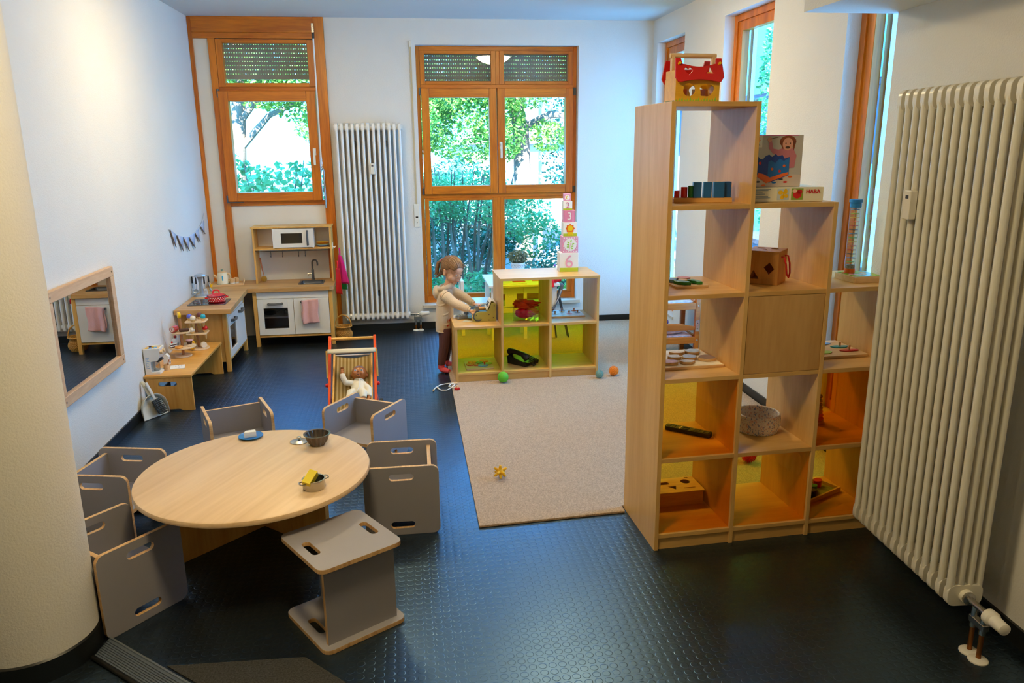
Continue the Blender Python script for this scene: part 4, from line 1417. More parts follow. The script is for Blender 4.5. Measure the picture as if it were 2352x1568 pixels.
obj('cord_handle', MB().tube([(S2 - 0.002, -0.03, 0.122), (S2 + 0.012, -0.03, 0.122), (S2 + 0.022, -0.028, 0.09), (S2 + 0.026, -0.02, 0.045), (S2 + 0.03, 0.0, 0.028), (S2 + 0.03, 0.02, 0.045), (S2 + 0.024, 0.03, 0.09), (S2 + 0.014, 0.032, 0.122), (S2 - 0.002, 0.032, 0.122)], 0.004, 8), M_rope, t)
o = obj('toy_block', MB().prism([(0, 0), (0.04, 0), (0.04, 0.04), (0, 0.04)], 0, 0.035), M_orange, bevel=0.002)
tag(o, 'orange toy block inside the sorting cube with the red cord', 'toy block', loc=sw(0.56, 0.19, 1.1985), rz=SA + R(40))

# rain tube on its puzzle box
t = thing('wooden_puzzle_box', 'thick wooden puzzle board with green farm print under the rain tube', 'toy', sw(1.015, 0.165, 1.19), SA)
obj('board', MB().prism(rrect(-0.075, 0.075, -0.075, 0.085, 0.01), 0, 0.028), M_toy, t, bevel=0.002)
obj('meadow_print', MB().prism(rrect(-0.068, 0.068, -0.068, 0.078, 0.01), 0.0285, 0.0292), mat('meadow print', '8CC040', rough=0.25, var=0.3, vscale=30), t)
for x, y, m_ in ((-0.04, 0.0, M_pink), (-0.02, -0.02, M_print), (0.01, -0.01, M_print), (0.035, 0.03, M_yellow), (-0.05, 0.04, M_red)):
    obj('animal_print', MB().prism(blob(x, y, 0.016, 0.012, 0.1, seed=int(x * 1000) + 90), 0.0292, 0.0298), m_, t)
t = thing('rain_tube', 'clear plastic rain tube with coloured discs and a blue cap', 'toy', sw(0.985, 0.20, 1.2198), 0)
obj('base', MB().lathe([(0, 0), (0.024, 0), (0.024, 0.022), (0, 0.022)], 24), M_orange, t, bevel=0.001)
obj('beads', MB().lathe([(0, 0.022), (0.021, 0.022), (0.021, 0.038), (0, 0.038)], 24), mat('grey beads', '9A9088', rough=0.6, var=0.5, vscale=200), t)
obj('tube_wall', MB().lathe([(0.0235, 0.01), (0.0235, 0.31)], 24), clear('clear acrylic tube', (0.93, 0.95, 0.97), 0.05), t)
obj('cap', MB().lathe([(0, 0.30), (0.025, 0.30), (0.025, 0.322), (0.029, 0.324), (0.029, 0.338), (0, 0.338)], 28), mat('blue cap', '1E78C0', rough=0.35), t, bevel=0.0015)
obj('axis_rod', MB().cyl((0, 0, 0.03), (0, 0, 0.31), 0.003, seg=8), M_toy, t)
cols = [M_lgreen, M_skyb, M_brown, M_red, M_orange, M_yellow]
for k in range(14):
    obj('disc', MB().lathe([(0.003, 0.0), (0.0195, 0.001), (0.0195, 0.0025), (0.003, 0.004)], 16, (0, 0, 0.05 + 0.0185 * k)), cols[k % 6], t)

# vegetable puzzle
t = thing('vegetable_puzzle', 'small wooden puzzle board with green, blue and yellow pieces on the tall shelf', 'puzzle', sw(0.19, 0.255, 1.19), SA)
obj('board', MB().prism(rrect(-0.078, 0.078, -0.105, 0.10, 0.008), 0, 0.01), M_toy, t, bevel=0.0015)
for nm, m_, pts in (('green_piece', M_green, [(-0.055, -0.06), (-0.03, -0.085), (0.0, -0.09), (0.0, -0.06), (-0.03, -0.03), (-0.06, -0.03)]),
                    ('green_piece', M_green, [(0.005, -0.03), (0.03, -0.06), (0.03, -0.085), (0.055, -0.088), (0.055, -0.05), (0.04, -0.01), (0.01, -0.01)]),
                    ('yellow_piece', M_yellow, blob(-0.015, -0.015, 0.026, 0.03, 0.06, seed=4)),
                    ('blue_piece', M_skyb, circ(-0.045, 0.01, 0.026, 20, 0.03)),
                    ('pink_piece', M_pink, circ(0.02, 0.045, 0.03, 20, 0.03))):
    obj(nm, MB().prism(pts, 0.0105, 0.024), m_, t, bevel=0.002)

# animal puzzle
t = thing('animal_puzzle', 'large wooden animal puzzle with eight loose pieces in the tall shelf', 'puzzle', sw(0.208, 0.28, 0.82), SA)
obj('board', MB().prism(rrect(-0.15, 0.15, -0.145, 0.145, 0.008), 0, 0.011), M_toy, t, bevel=0.0015)
obj('printed_sheet', MB().prism(rrect(-0.143, 0.143, -0.138, 0.138, 0.006), 0.0112, 0.0116), mat('cream animal print', 'EFE6D4', rough=0.4, var=0.12, vscale=26), t)
pc = [(-0.09, 0.085, 0.045, 0.03, 'C08AA8'), (0.005, 0.07, 0.04, 0.026, 'E8DCCB'), (0.085, 0.07, 0.036, 0.036, 'A8B4C8'), (-0.115, 0.0, 0.03, 0.028, 'E0C8B0'), (-0.035, -0.005, 0.03, 0.03, 'D8D8E0'),
      (0.03, -0.02, 0.036, 0.032, 'AAB8DC'), (-0.09, -0.085, 0.042, 0.03, 'C79AAE'), (0.105, -0.05, 0.04, 0.042, '8C6A58'), (-0.01, -0.095, 0.035, 0.022, 'DCDCE4')]
for k, (x, y, rx, ry, hx) in enumerate(pc):
    pts = blob(x, y, rx, ry, 0.1, seed=20 + k)
    p1 = obj('puzzle_piece', MB().prism(pts, 0.012, 0.024), M_ply, t, bevel=0.0015)
    pts2 = [(x + (a - x) * 0.93, y + (b - y) * 0.93) for a, b in pts]
    obj('animal_print', MB().prism(pts2, 0.0241, 0.0246), mat('animal print ' + hx, hx, rough=0.4, var=0.2, vscale=40), p1)

# peg puzzle on the right
t = thing('peg_puzzle', 'wooden peg puzzle with blue and red prints beside the big radiator', 'puzzle', sw(0.945, 0.29, 0.82), SA)
obj('board', MB().prism(rrect(-0.155, 0.155, -0.135, 0.14, 0.006), 0, 0.012), M_toy, t, bevel=0.0015)
for x, y, rx, ry, m_ in ((0.04, 0.08, 0.045, 0.022, M_skyb), (0.095, 0.01, 0.045, 0.02, M_teal), (0.10, -0.06, 0.05, 0.018, M_red), (-0.03, 0.02, 0.04, 0.02, M_skyb), (-0.04, -0.07, 0.045, 0.025, M_lgreen)):
    p1 = obj('puzzle_piece', MB().prism(blob(x, y, rx, ry, 0.08, seed=int(1000 * rx + 100 * y) + 77), 0.0125, 0.016), m_, t)
    if x > 0:
        obj('peg', MB().lathe([(0.0055, 0.016), (0.0055, 0.03), (0.007, 0.032), (0.006, 0.04), (0, 0.041)], 12, (x, y, 0)), M_toy, p1)

# remote control
t = thing('remote_control', 'long black television remote lying diagonally behind an amber panel', 'remote control', sw(0.265, 0.29, 0.448), SA + R(-44))
obj('body', MB().prism(rrect(-0.115, 0.115, -0.024, 0.024, 0.012), 0, 0.02), M_black, t, bevel=0.006, bseg=3)
bm_ = MB()
for r0 in range(9):
    for c0 in range(3):
        if 3 <= r0 <= 4:
            continue
        x = -0.095 + 0.024 * r0
        y = -0.013 + 0.013 * c0
        bm_.box(x - 0.007, x + 0.007, y - 0.004, y + 0.004, 0.0195, 0.0222)
obj('buttons', bm_, mat('grey rubber keys', '7A7E7C', rough=0.6), t, bevel=0.001)
obj('control_ring', MB().tube([(-0.012 + 0.015 * math.cos(a), 0.015 * math.sin(a), 0.021) for a in [2 * PI * k / 20 for k in range(20)]], 0.003, 6, closed=True), M_dgrey, t)
obj('label_sticker', MB().box(-0.05, -0.036, -0.018, 0.02, 0.0199, 0.0205), M_print, t)

# coiled rope basket
t = thing('rope_basket', 'round basket of coiled speckled rope standing on the tall shelf', 'basket', sw(0.61, 0.262, 0.448), SA)
rm, nt, out = newmat('speckled rope')
p_ = N(nt, 'BsdfPrincipled', Roughness=0.9)
tc_ = N(nt, 'TexCoord')
mp_ = N(nt, 'Mapping')
mp_.inputs['Scale'].default_value = (210, 210, 130)
vo = N(nt, 'TexVoronoi', Scale=1.0)
nt.links.new(tc_.outputs['Object'], mp_.inputs['Vector'])
nt.links.new(mp_.outputs['Vector'], vo.inputs['Vector'])
rp_ = N(nt, 'ValToRGB')
rp_.color_ramp.interpolation = 'CONSTANT'
for pos, hx in ((0.0, 'E8D8C8'), (0.35, 'D8A894'), (0.5, 'E4D6C6'), (0.7, '8C92AC'), (0.8, 'E8DCCC')):
    e = rp_.color_ramp.elements[0] if pos == 0.0 else rp_.color_ramp.elements.new(pos)
    e.position = pos
    e.color = lin(hx) + (1,)
sp_ = N(nt, 'SeparateColor')
nt.links.new(vo.outputs['Color'], sp_.inputs['Color'])
nt.links.new(sp_.outputs[0], rp_.inputs['Fac'])
nt.links.new(rp_.outputs['Color'], p_.inputs['Base Color'])
nt.links.new(p_.outputs[0], out.inputs['Surface'])
mb = MB()
for k in range(11):
    r_ = 0.088 + 0.016 * math.sin(PI * (k + 1.5) / 16)
    mb.tube([(r_ * math.cos(2 * PI * j / 40), r_ * math.sin(2 * PI * j / 40), 0.005 + 0.0083 * k) for j in range(40)], 0.005, 8, closed=True)
obj('wall', mb, rm, t)
mb = MB()
for k in range(9):
    r_ = 0.01 + 0.0095 * k
    mb.tube([(r_ * math.cos(2 * PI * j / 32), r_ * math.sin(2 * PI * j / 32), 0.0045) for j in range(32)], 0.0045, 6, closed=True)
obj('bottom', mb, rm, t)

# stacking rings
t = thing('stacking_rings', 'wooden stacking tower of orange and natural rings behind an amber panel', 'toy', sw(0.945, 0.30, 0.448), 0)
obj('base', MB().lathe([(0, 0), (0.042, 0), (0.042, 0.014), (0, 0.014)], 28), M_toy, t, bevel=0.003)
z = 0.014
for k, (r_, m_) in enumerate(((0.04, M_orange), (0.038, M_orange), (0.035, mat('apricot paint', 'E8A86C', rough=0.4)), (0.033, MATS['light toy wood']), (0.03, mat('olive paint', '9A9450', rough=0.4)), (0.028, MATS['light toy wood']))):
    obj('ring', MB().lathe([(0.008, z + 0.001), (r_ - 0.006, z + 0.001), (r_, z + 0.009), (r_ - 0.006, z + 0.0175), (0.008, z + 0.0175)], 28), m_, t)
    z += 0.018
obj('knob', MB().ball((0, 0, z + 0.014), (0.026, 0.026, 0.015), 18, 10), mat('walnut knob', '7A5230', rough=0.4), t)

# flat sorting box
t = thing('sorting_box', 'natural wood sorting box with cut-out lid in the lowest cell of the tall shelf', 'toy', sw(0.20, 0.345, 0.078), SA)
for y in (-0.075, 0.075):
    obj('long_wall', MB().box(-0.15, 0.15, y - 0.004, y + 0.004, 0, 0.066), M_toy, t)
for x in (-0.146, 0.146):
    obj('end_wall', MB().box(x - 0.004, x + 0.004, -0.071, 0.071, 0, 0.066), M_toy, t)
obj('lid', MB().prism([(-0.158, -0.083), (0.158, -0.083), (0.158, 0.083), (-0.158, 0.083)], 0.066, 0.072,
                      [circ(0.10, 0.03, 0.024)[::-1], rrect(-0.045, 0.01, 0.012, 0.04, 0.002, 1)[::-1], [(-0.01, -0.012), (0.02, -0.05), (0.035, -0.01)][::-1], rrect(0.065, 0.125, -0.045, -0.038, 0.002, 1)[::-1], rrect(0.11, 0.13, 0.064, 0.076, 0.002, 1)[::-1], circ(-0.11, 0.0, 0.024)[::-1]]), M_toy, t, bevel=0.001)

# tilted tray puzzle
t = thing('tray_puzzle', 'diagonal wooden tray puzzle with red, green and black pieces in the bottom right cell', 'puzzle', sw(0.945, 0.265, 0.078), SA + R(25))
obj('tray', MB().box(-0.13, 0.13, -0.075, 0.075, 0, 0.008).box(-0.13, 0.13, -0.075, -0.065, 0.008, 0.024).box(-0.13, 0.13, 0.065, 0.075, 0.008, 0.024).box(0.12, 0.13, -0.065, 0.065, 0.008, 0.024).box(-0.13, -0.12, -0.065, 0.065, 0.008, 0.024), M_toy, t, bevel=0.001)
obj('lawn_print', MB().box(-0.119, 0.119, -0.064, 0.064, 0.0082, 0.009), mat('olive print', '8C9048', rough=0.5, var=0.3, vscale=60), t)
for x, y, m_, nm in ((0.07, 0.02, M_red, 'red_piece'), (-0.01, -0.005, M_green, 'green_piece'), (-0.06, -0.035, M_black, 'black_piece'), (0.02, 0.045, M_toy, 'wooden_piece')):
    obj(nm, MB().prism(blob(x, y, 0.026, 0.02, 0.1, seed=int(x * 999) + 201), 0.0095, 0.045), m_, t, bevel=0.002)

# ================================================================== doll bunk bed behind the tall shelf
t = thing('doll_bunk_bed', 'orange-stained wooden doll bunk bed behind the tall shelf', 'doll bed', (1.895, 5.98, CARPZ))
M_bunk = wood('amber stained pine', 'A04A06', 'C66E14', 'x', 1.2, rough=0.4)
for x in (0.018, 0.46):
    for y in (0.0, 0.34):
        obj('post', MB().box(x - 0.019, x + 0.019, y, y + 0.038, 0, 0.60), M_bunk, t, bevel=0.003)
        obj('post_knob', MB().ball((x, y + 0.019, 0.615), 0.018, 12, 8), M_bunk, t)
for zc in (0.20, 0.49):
    for y in (0.002, 0.352):
        obj('side_rail', MB().box(0.038, 0.441, y, y + 0.022, zc - 0.028, zc + 0.028), M_bunk, t, bevel=0.002)
    obj('slat_base', MB().box(0.038, 0.441, 0.025, 0.35, zc - 0.01, zc), M_bunk, t)
    obj('end_rail', MB().box(0.45, 0.47, 0.038, 0.34, zc - 0.028, zc + 0.028), M_bunk, t)
arc = [(0.038, 0.285)] + [(0.038 + 0.403 * k / 12, 0.315 + 0.03 * math.sin(PI * k / 12)) for k in range(13)] + [(0.441, 0.285)]
obj('guard_board', MB().prism(arc, 0.004, 0.022, plane='xz'), M_bunk, t, bevel=0.002)
fm_ = obj('fitting', MB().box(0.443, 0.475, -0.003, 0.0, 0.275, 0.37), M_steel, t)
mb = MB()
for z in (0.30, 0.345):
    mb.cyl((0.459, -0.004, z), (0.459, -0.0028, z), 0.004, seg=8)
obj('screw_hole', mb, M_brown, fm_)
for z in (0.20, 0.49):
    obj('bolt', MB().ball((0.462, -0.001, z), (0.0065, 0.003, 0.0065), 10, 6), M_steel, t)
M_floral = mat('pink floral cotton', 'E8BCB4', rough=0.9, var=0.25, vscale=45)
o = obj('doll_mattress', MB().box(0, 0.385, 0, 0.29, 0, 0.035), M_floral, bevel=0.012, bseg=3)
tag(o, 'pink floral doll mattress on the lower bunk', 'doll bedding', loc=(1.945, 6.02, CARPZ + 0.2015))
o = obj('doll_pillow', MB().ball((0, 0, 0.024), (0.15, 0.09, 0.026), 20, 10), M_floral)
tag(o, 'pink pillow lying on the lower bunk mattress', 'doll bedding', loc=(2.14, 6.12, CARPZ + 0.237))
o = obj('doll_mattress', MB().box(0, 0.385, 0, 0.29, 0, 0.035), mat('blue white cotton', 'B8C4D4', rough=0.9, var=0.2, vscale=40), bevel=0.012, bseg=3)
tag(o, 'pale blue doll mattress on the upper bunk', 'doll bedding', loc=(1.945, 6.02, CARPZ + 0.4915))
M_tulle = mat('lilac tulle', '7A62C0', rough=0.8, var=0.3, vscale=15)
o = obj('tulle_cloth', MB().ball((0, 0, 0.0), (0.13, 0.05, 0.06), 18, 12), M_tulle)
tag(o, 'crumpled lilac tulle cloth stuffed into the lower bunk', 'cloth', loc=(2.07, 6.25, CARPZ + 0.30))

# ================================================================== things on the low shelf
NB = [(6, 0.150, 0.0), (5, 0.128, 0.011), (4, 0.110, 0.0105), (3, 0.092, 0.005), (2, 0.072, -0.0075), (1, 0.055, -0.010)]
M_pinkb = mat('pink cardboard', 'E79AB0', rough=0.5, var=0.02)
M_wcard = mat('cream cardboard', 'F4EBDC', rough=0.5, var=0.01)
M_grassb = mat('lime print', 'B4C02A', rough=0.5)
M_pinkd = mat('strong pink print', 'D9708C', rough=0.5)
z = LZ[2]
lab = {6: 'largest stacking box with a pink six, lowest of the tower', 5: 'pink dotted stacking box with a leafy twig, above the six',
       4: 'cream stacking box with an orange lion in the box tower', 3: 'pink striped stacking box with a white three in the tower',
       2: 'small cream stacking box with a pink two in the tower', 1: 'tiniest stacking box with a yellow moon, topmost of the tower'}
for n, s, dx_ in NB:
    h = s / 2
    t = thing('stacking_box', lab[n], 'stacking box', (1.268 + dx_, 6.073, z + CARPZ + 0.0008), R(-3), 'tower of number boxes on the low shelf')
    obj('carton', MB().box(-h, h, -h, h, 0, s), M_wcard if n % 2 == 0 else M_pinkb, t, bevel=0.0012)
    f_ = -h - 0.0006
    if n % 2 == 0:
        obj('grass_band', MB().box(-h + 0.0005, h - 0.0005, f_, f_ + 0.001, 0.001, s * 0.22), M_grassb, t)
    if n in (6, 2):
        text('number', str(n), s * 0.95, M_pink if n == 6 else M_pinkd, t, (0, f_ - 0.0008, s * 0.52), (PI / 2, 0, 0), 0.0005, 0.0)
    if n == 3:
        mb = MB()
        for k in range(9):
            x = -h + s * (k + 0.5) / 9
            mb.box(x - 0.0026, x + 0.0026, f_, f_ + 0.0008, 0.001, s - 0.001)
        obj('stripes', mb, M_pinkd, t)
        text('number', '3', s * 0.9, M_wcard, t, (0, f_ - 0.0012, s * 0.5), (PI / 2, 0, 0), 0.0006, 0.0)
    if n == 4:
        obj('lion_mane', MB().prism([(0.0 + (0.033 + 0.004 * math.cos(8 * a)) * math.cos(a), 0.062 + (0.033 + 0.004 * math.cos(8 * a)) * math.sin(a)) for a in [2 * PI * k / 48 for k in range(48)]], f_ - 0.0008, f_ + 0.0002, plane='xz'), M_orange, t)
        mb = MB()
        mb.prism(circ(0.0, 0.064, 0.022), f_ - 0.0014, f_ - 0.0006, plane='xz')
        mb.prism(rrect(-0.02, 0.022, 0.018, 0.035, 0.005, 2), f_ - 0.0012, f_, plane='xz')
        for x in (-0.016, 0.0, 0.017):
            mb.prism(rrect(x - 0.004, x + 0.004, 0.006, 0.022, 0.002, 1), f_ - 0.0012, f_, plane='xz')
        obj('lion_print', mb, M_yellow, t)
    if n == 5:
        mb = MB()
        q = random.Random(4)
        for i in range(6):
            for j in range(6):
                x, y = -h + s * (i + 0.5 + 0.25 * (j % 2)) / 6.3, s * (j + 0.5) / 6
                if math.hypot(x, y - h) > 0.052:
                    mb.prism(circ(x, y, 0.0045, 10), f_ - 0.0004, f_ + 0.0004, plane='xz')
        obj('dots', mb, M_print, t)
        obj('roundel', MB().prism(circ(0, h, 0.05, 36), f_ - 0.0006, f_ + 0.0002, plane='xz'), M_wcard, t)
        mb = MB()
        mb.bar((-0.008, f_ - 0.0012, h - 0.042), (0.004, f_ - 0.0012, h + 0.015), 0.0018, 0.0008)
        obj('twig_print', mb, M_pinkd, t)
        mb = MB()
        for x, y, a in ((0.006, 0.03, 1.4), (-0.016, 0.018, 2.6), (0.022, 0.006, 0.4), (-0.018, 0.0, 2.9), (0.016, -0.012, 0.1), (-0.018, -0.018, 3.1), (0.012, -0.028, 5.8)):
            e_ = [(0.011 * math.cos(u), 0.0055 * math.sin(u)) for u in [2 * PI * k / 12 for k in range(12)]]
            mb.prism([(x + p * math.cos(a) - q_ * math.sin(a), h + y + p * math.sin(a) + q_ * math.cos(a)) for p, q_ in e_], f_ - 0.0014, f_ - 0.0004, plane='xz')
        obj('leaf_print', mb, M_lgreen, t)
    if n == 1:
        obj('roundel', MB().prism(circ(0, h, 0.02, 28), f_ - 0.0006, f_ + 0.0002, plane='xz'), M_wcard, t)
        obj('moon_print', MB().prism([(0.002 + 0.013 * math.cos(a), h + 0.013 * math.sin(a)) for a in [R(60 + 240 * k / 14) for k in range(15)]] + [(0.007 + 0.0115 * math.cos(a), h + 0.0115 * math.sin(a)) for a in [R(285 - 210 * k / 14) for k in range(15)]], f_ - 0.0012, f_ - 0.0004, plane='xz'), M_yellow, t)
    z += s + 0.0006

# card terminal, card, cash register
t = thing('card_terminal', 'grey toy card terminal on the left end of the low shelf', 'toy', (0.415, 6.085, LZ[1] + CARPZ + 0.0006), R(20))
M_termg = mat('slate grey paint', '8A929A', rough=0.45)
obj('body', MB().prism([(-0.06, 0), (0.05, 0), (0.06, 0.022), (0.05, 0.032), (-0.055, 0.022)], -0.035, 0.035, plane='xz'), M_termg, t, bevel=0.004)
mb = MB()
for i in range(3):
    for j in range(3):
        mb.box(-0.045 + 0.018 * i, -0.034 + 0.018 * i, -0.022 + 0.016 * j, -0.012 + 0.016 * j, 0.024 + 0.0017 * i, 0.029 + 0.0017 * i)
obj('keys', mb, M_cream, t)
obj('card_slot', MB().box(0.02, 0.034, -0.03, 0.03, 0.028, 0.05), mat('blue grey panel', '4A5C78', rough=0.4), t, bevel=0.002)
o = obj('toy_card', MB().box(-0.04, 0.04, -0.025, 0.025, 0, 0.0015), mat('printed card', 'C8C0A0', rough=0.4, var=0.15, vscale=60))
tag(o, 'small printed toy bank card lying before the card terminal', 'card', loc=(0.445, 5.965, LZ[1] + CARPZ + 0.0006), rz=R(-25))
t = thing('cash_register', 'olive green wooden toy cash register under the toddler\'s hands', 'toy', (0.478, 5.925, LZ[1] + CARPZ + 0.0006), LA_)
M_olive = mat('olive paint wood', 'A8A254', rough=0.5)
prf = [(0, 0), (0, 0.045), (0.012, 0.062), (0.03, 0.073), (0.055, 0.078), (0.11, 0.08), (0.128, 0.09), (0.14, 0.115), (0.15, 0.145), (0.17, 0.145), (0.187, 0.14), (0.187, 0)]
for y in (0.0, 0.14):
    obj('side_wall', MB().prism(prf, y, y + 0.012, plane='xz'), M_olive, t, bevel=0.001)
obj('drawer', MB().box(-0.002, 0.17, 0.013, 0.139, 0.004, 0.04), M_toy, t)
obj('counter_belt', MB().prism([(0.012, 0.055), (0.055, 0.071), (0.115, 0.074), (0.115, 0.066), (0.012, 0.045)], 0.013, 0.139, plane='xz'), M_dgrey, t)
obj('display_panel', MB().prism([(0.112, 0.092), (0.146, 0.165), (0.152, 0.163), (0.118, 0.09)], 0.004, 0.148, plane='xz'), M_print, t)
mb = MB()
for i in range(3):
    for j in range(4):
        u = 0.3 + 0.18 * i
        mb.box(0.1115 + 0.034 * u - 0.004, 0.1125 + 0.034 * u + 0.002, 0.03 + 0.022 * j, 0.042 + 0.022 * j, 0.092 + 0.073 * u, 0.1 + 0.073 * u)
obj('key_print', mb, M_ink, t)
obj('receipt_flap', MB().prism([(0.147, 0.165), (0.185, 0.148), (0.186, 0.15), (0.149, 0.168)], 0.01, 0.142, plane='xz'), M_print, t)
mb = MB()
for x, z in ((0.03, 0.055), (0.13, 0.055), (0.165, 0.03), (0.13, 0.012), (0.172, 0.125)):
    mb.cyl((x, -0.0015, z), (x, 0.001, z), 0.004, seg=10)
obj('screws', mb, M_ink, t)
obj('scanner_cord', MB().tube([(0.055, 0.03, 0.083), (0.03, 0.015, 0.08), (0.01, -0.004, 0.062), (0.006, -0.012, 0.035), (0.025, -0.014, 0.014), (0.05, -0.014, 0.012), (0.068, -0.014, 0.022)], 0.005, 8), M_dgrey, t)
obj('wooden_roll', MB().tube([(0.055, 0.07, 0.092), (0.105, 0.07, 0.094)], 0.015, 16), mat('tan wood roll', 'D09A58', rough=0.4), t, bevel=0.005, bseg=3)
obj('scanner_grip', MB().box(0.03, 0.05, 0.03, 0.085, 0.078, 0.12), mat('grey felt', '7C7A76', rough=0.7), t, bevel=0.003)
obj('coin_tray', MB().prism([(-0.03, 0.02), (0.0, 0.02), (0.0, 0.05), (-0.03, 0.035)], 0.05, 0.13, plane='xz'), M_skyb, t)

# box of chiffon scarves
t = thing('acrylic_box', 'clear acrylic box stuffed with chiffon scarves in the middle cell of the low shelf', 'box', (0.912, 5.955, LZ[1] + CARPZ + 0.0006), R(-14))
mb = MB()
mb.prism(rrect(-0.105, 0.105, -0.07, 0.07, 0.006, 2), 0, 0.003)
mb.prism(rrect(-0.105, 0.105, -0.07, 0.07, 0.006, 2), 0.003, 0.09, [rrect(-0.102, 0.102, -0.067, 0.067, 0.005, 2)[::-1]])
obj('shell', mb, clear('clear box acrylic', (0.97, 0.95, 0.86), 0.06), t)


def rag(r, seed, n=26, amp=0.22):
    q = random.Random(seed)
    ph = [q.uniform(0, 6.28) for _ in range(8)]

    def fn(u, v):
        th, fi = PI * (v - 0.5), 2 * PI * u
        k = 1 + amp * (math.sin(3 * fi + ph[0] + 2 * th) * 0.5 + math.sin(7 * fi + ph[1] + 5 * th) * 0.3 + math.sin(11 * th + ph[2] + 2 * fi) * 0.35) * math.cos(th)
        return (r[0] * k * math.cos(th) * math.cos(fi), r[1] * k * math.cos(th) * math.sin(fi), r[2] * (math.sin(th) * k))
    return MB().grid(fn, n * 2, n)


def chiffon(name, hx, tr):
    m, nt, out = newmat(name)
    t_ = N(nt, 'BsdfTransparent')
    t_.inputs['Color'].default_value = lin(hx) + (1,)
    d_ = N(nt, 'BsdfPrincipled', Roughness=0.6)
    d_.inputs['Base Color'].default_value = lin(hx) + (1,)
    ms = N(nt, 'MixShader', Fac=tr)
    nt.links.new(t_.outputs[0], ms.inputs[1])
    nt.links.new(d_.outputs[0], ms.inputs[2])
    nt.links.new(ms.outputs[0], out.inputs['Surface'])
    return m


bx = (0.912, 5.955, LZ[1] + CARPZ)
o = obj('chiffon_scarf', rag((0.075, 0.048, 0.04), 3), chiffon('pink chiffon', 'F0205A', 0.5))
tag(o, 'pink chiffon scarf at the bottom of the clear box', 'scarf', 'chiffon scarves in the clear box', loc=(bx[0] - 0.02, bx[1], bx[2] + 0.05), rz=R(-20))
o = obj('chiffon_scarf', rag((0.055, 0.045, 0.035), 9), chiffon('yellow chiffon', 'F0B030', 0.45))
tag(o, 'yellow chiffon scarf beside the pink one in the clear box', 'scarf', 'chiffon scarves in the clear box', loc=(bx[0] + 0.04, bx[1] - 0.005, bx[2] + 0.066), rz=R(-14))
o = obj('chiffon_scarf', rag((0.092, 0.05, 0.036), 14, amp=0.55), chiffon('rust chiffon', 'E05A14', 0.42))
tag(o, 'rust orange chiffon scarf bulging out on top of the clear box', 'scarf', 'chiffon scarves in the clear box', loc=(bx[0] - 0.015, bx[1], bx[2] + 0.125), rz=R(-24))

# peg puzzle board, gear board
t = thing('peg_puzzle', 'white printed peg puzzle with round wooden knobs on the low shelf', 'puzzle', lw(0.925, 0.295, LZ[1]), LA_)
obj('board', MB().prism(rrect(-0.15, 0.15, -0.12, 0.12, 0.006), 0, 0.010), M_toy, t, bevel=0.001)
obj('printed_sheet', MB().prism(rrect(-0.146, 0.146, -0.116, 0.116, 0.006), 0.0102, 0.011), mat('street print', 'D4D4D6', rough=0.35, var=0.22, vscale=24), t)
for k, (x, y) in enumerate(((-0.13, 0.01), (-0.08, 0.085), (-0.08, -0.02), (0.0, 0.09), (-0.01, 0.045), (0.035, -0.03), (0.10, 0.07), (0.11, -0.01))):
    pp = obj('printed_piece', MB().prism(blob(x, y, 0.024, 0.02, 0.1, seed=60 + k), 0.0112, 0.013), (M_orange, M_skyb, M_print, M_termg, M_yellow, M_pink, M_orange, M_termg)[k], t)
    obj('peg', MB().lathe([(0.005, 0.013), (0.005, 0.026), (0.008, 0.028), (0.008, 0.034), (0.0, 0.036)], 12, (x, y, 0)), mat('peg wood', 'B06A34', rough=0.4), pp)


def gear(cx, cy_, r, n):
    out = []
    for k in range(n):
        for da, rr_ in ((-0.30, 0.84), (-0.16, 1.0), (0.16, 1.0), (0.30, 0.84)):
            a = 2 * PI * (k + da) / n
            out.append((cx + r * rr_ * math.cos(a), cy_ + r * rr_ * math.sin(a)))
    return out


t = thing('gear_puzzle', 'wooden board with colourful cog wheels in the lower left cell of the low shelf', 'puzzle', lw(0.20, 0.20, LZ[0]), LA_)
obj('board', MB().prism(rrect(-0.11, 0.11, -0.12, 0.12, 0.008), 0, 0.010), M_toy, t, bevel=0.001)
for x, y, r_, n_, m_ in ((-0.07, -0.01, 0.032, 12, M_red), (-0.045, 0.055, 0.036, 13, M_orange), (-0.02, -0.025, 0.024, 10, M_red), (0.01, 0.035, 0.03, 12, M_green), (0.05, 0.07, 0.036, 13, M_orange), (0.03, -0.045, 0.042, 15, M_skyb), (0.08, 0.0, 0.03, 12, M_lgreen)):
    g0 = obj('cog_wheel', MB().prism(gear(x, y, r_, n_), 0.0105, 0.0165), m_, t)
    obj('cog_pin', MB().lathe([(0.005, 0.0165), (0.005, 0.0195), (0, 0.0195)], 10, (x, y, 0)), M_toy, g0)
obj('crank_peg', MB().lathe([(0.0055, 0.0165), (0.0055, 0.036), (0, 0.038)], 12, (0.045, -0.035, 0)), M_red, t)

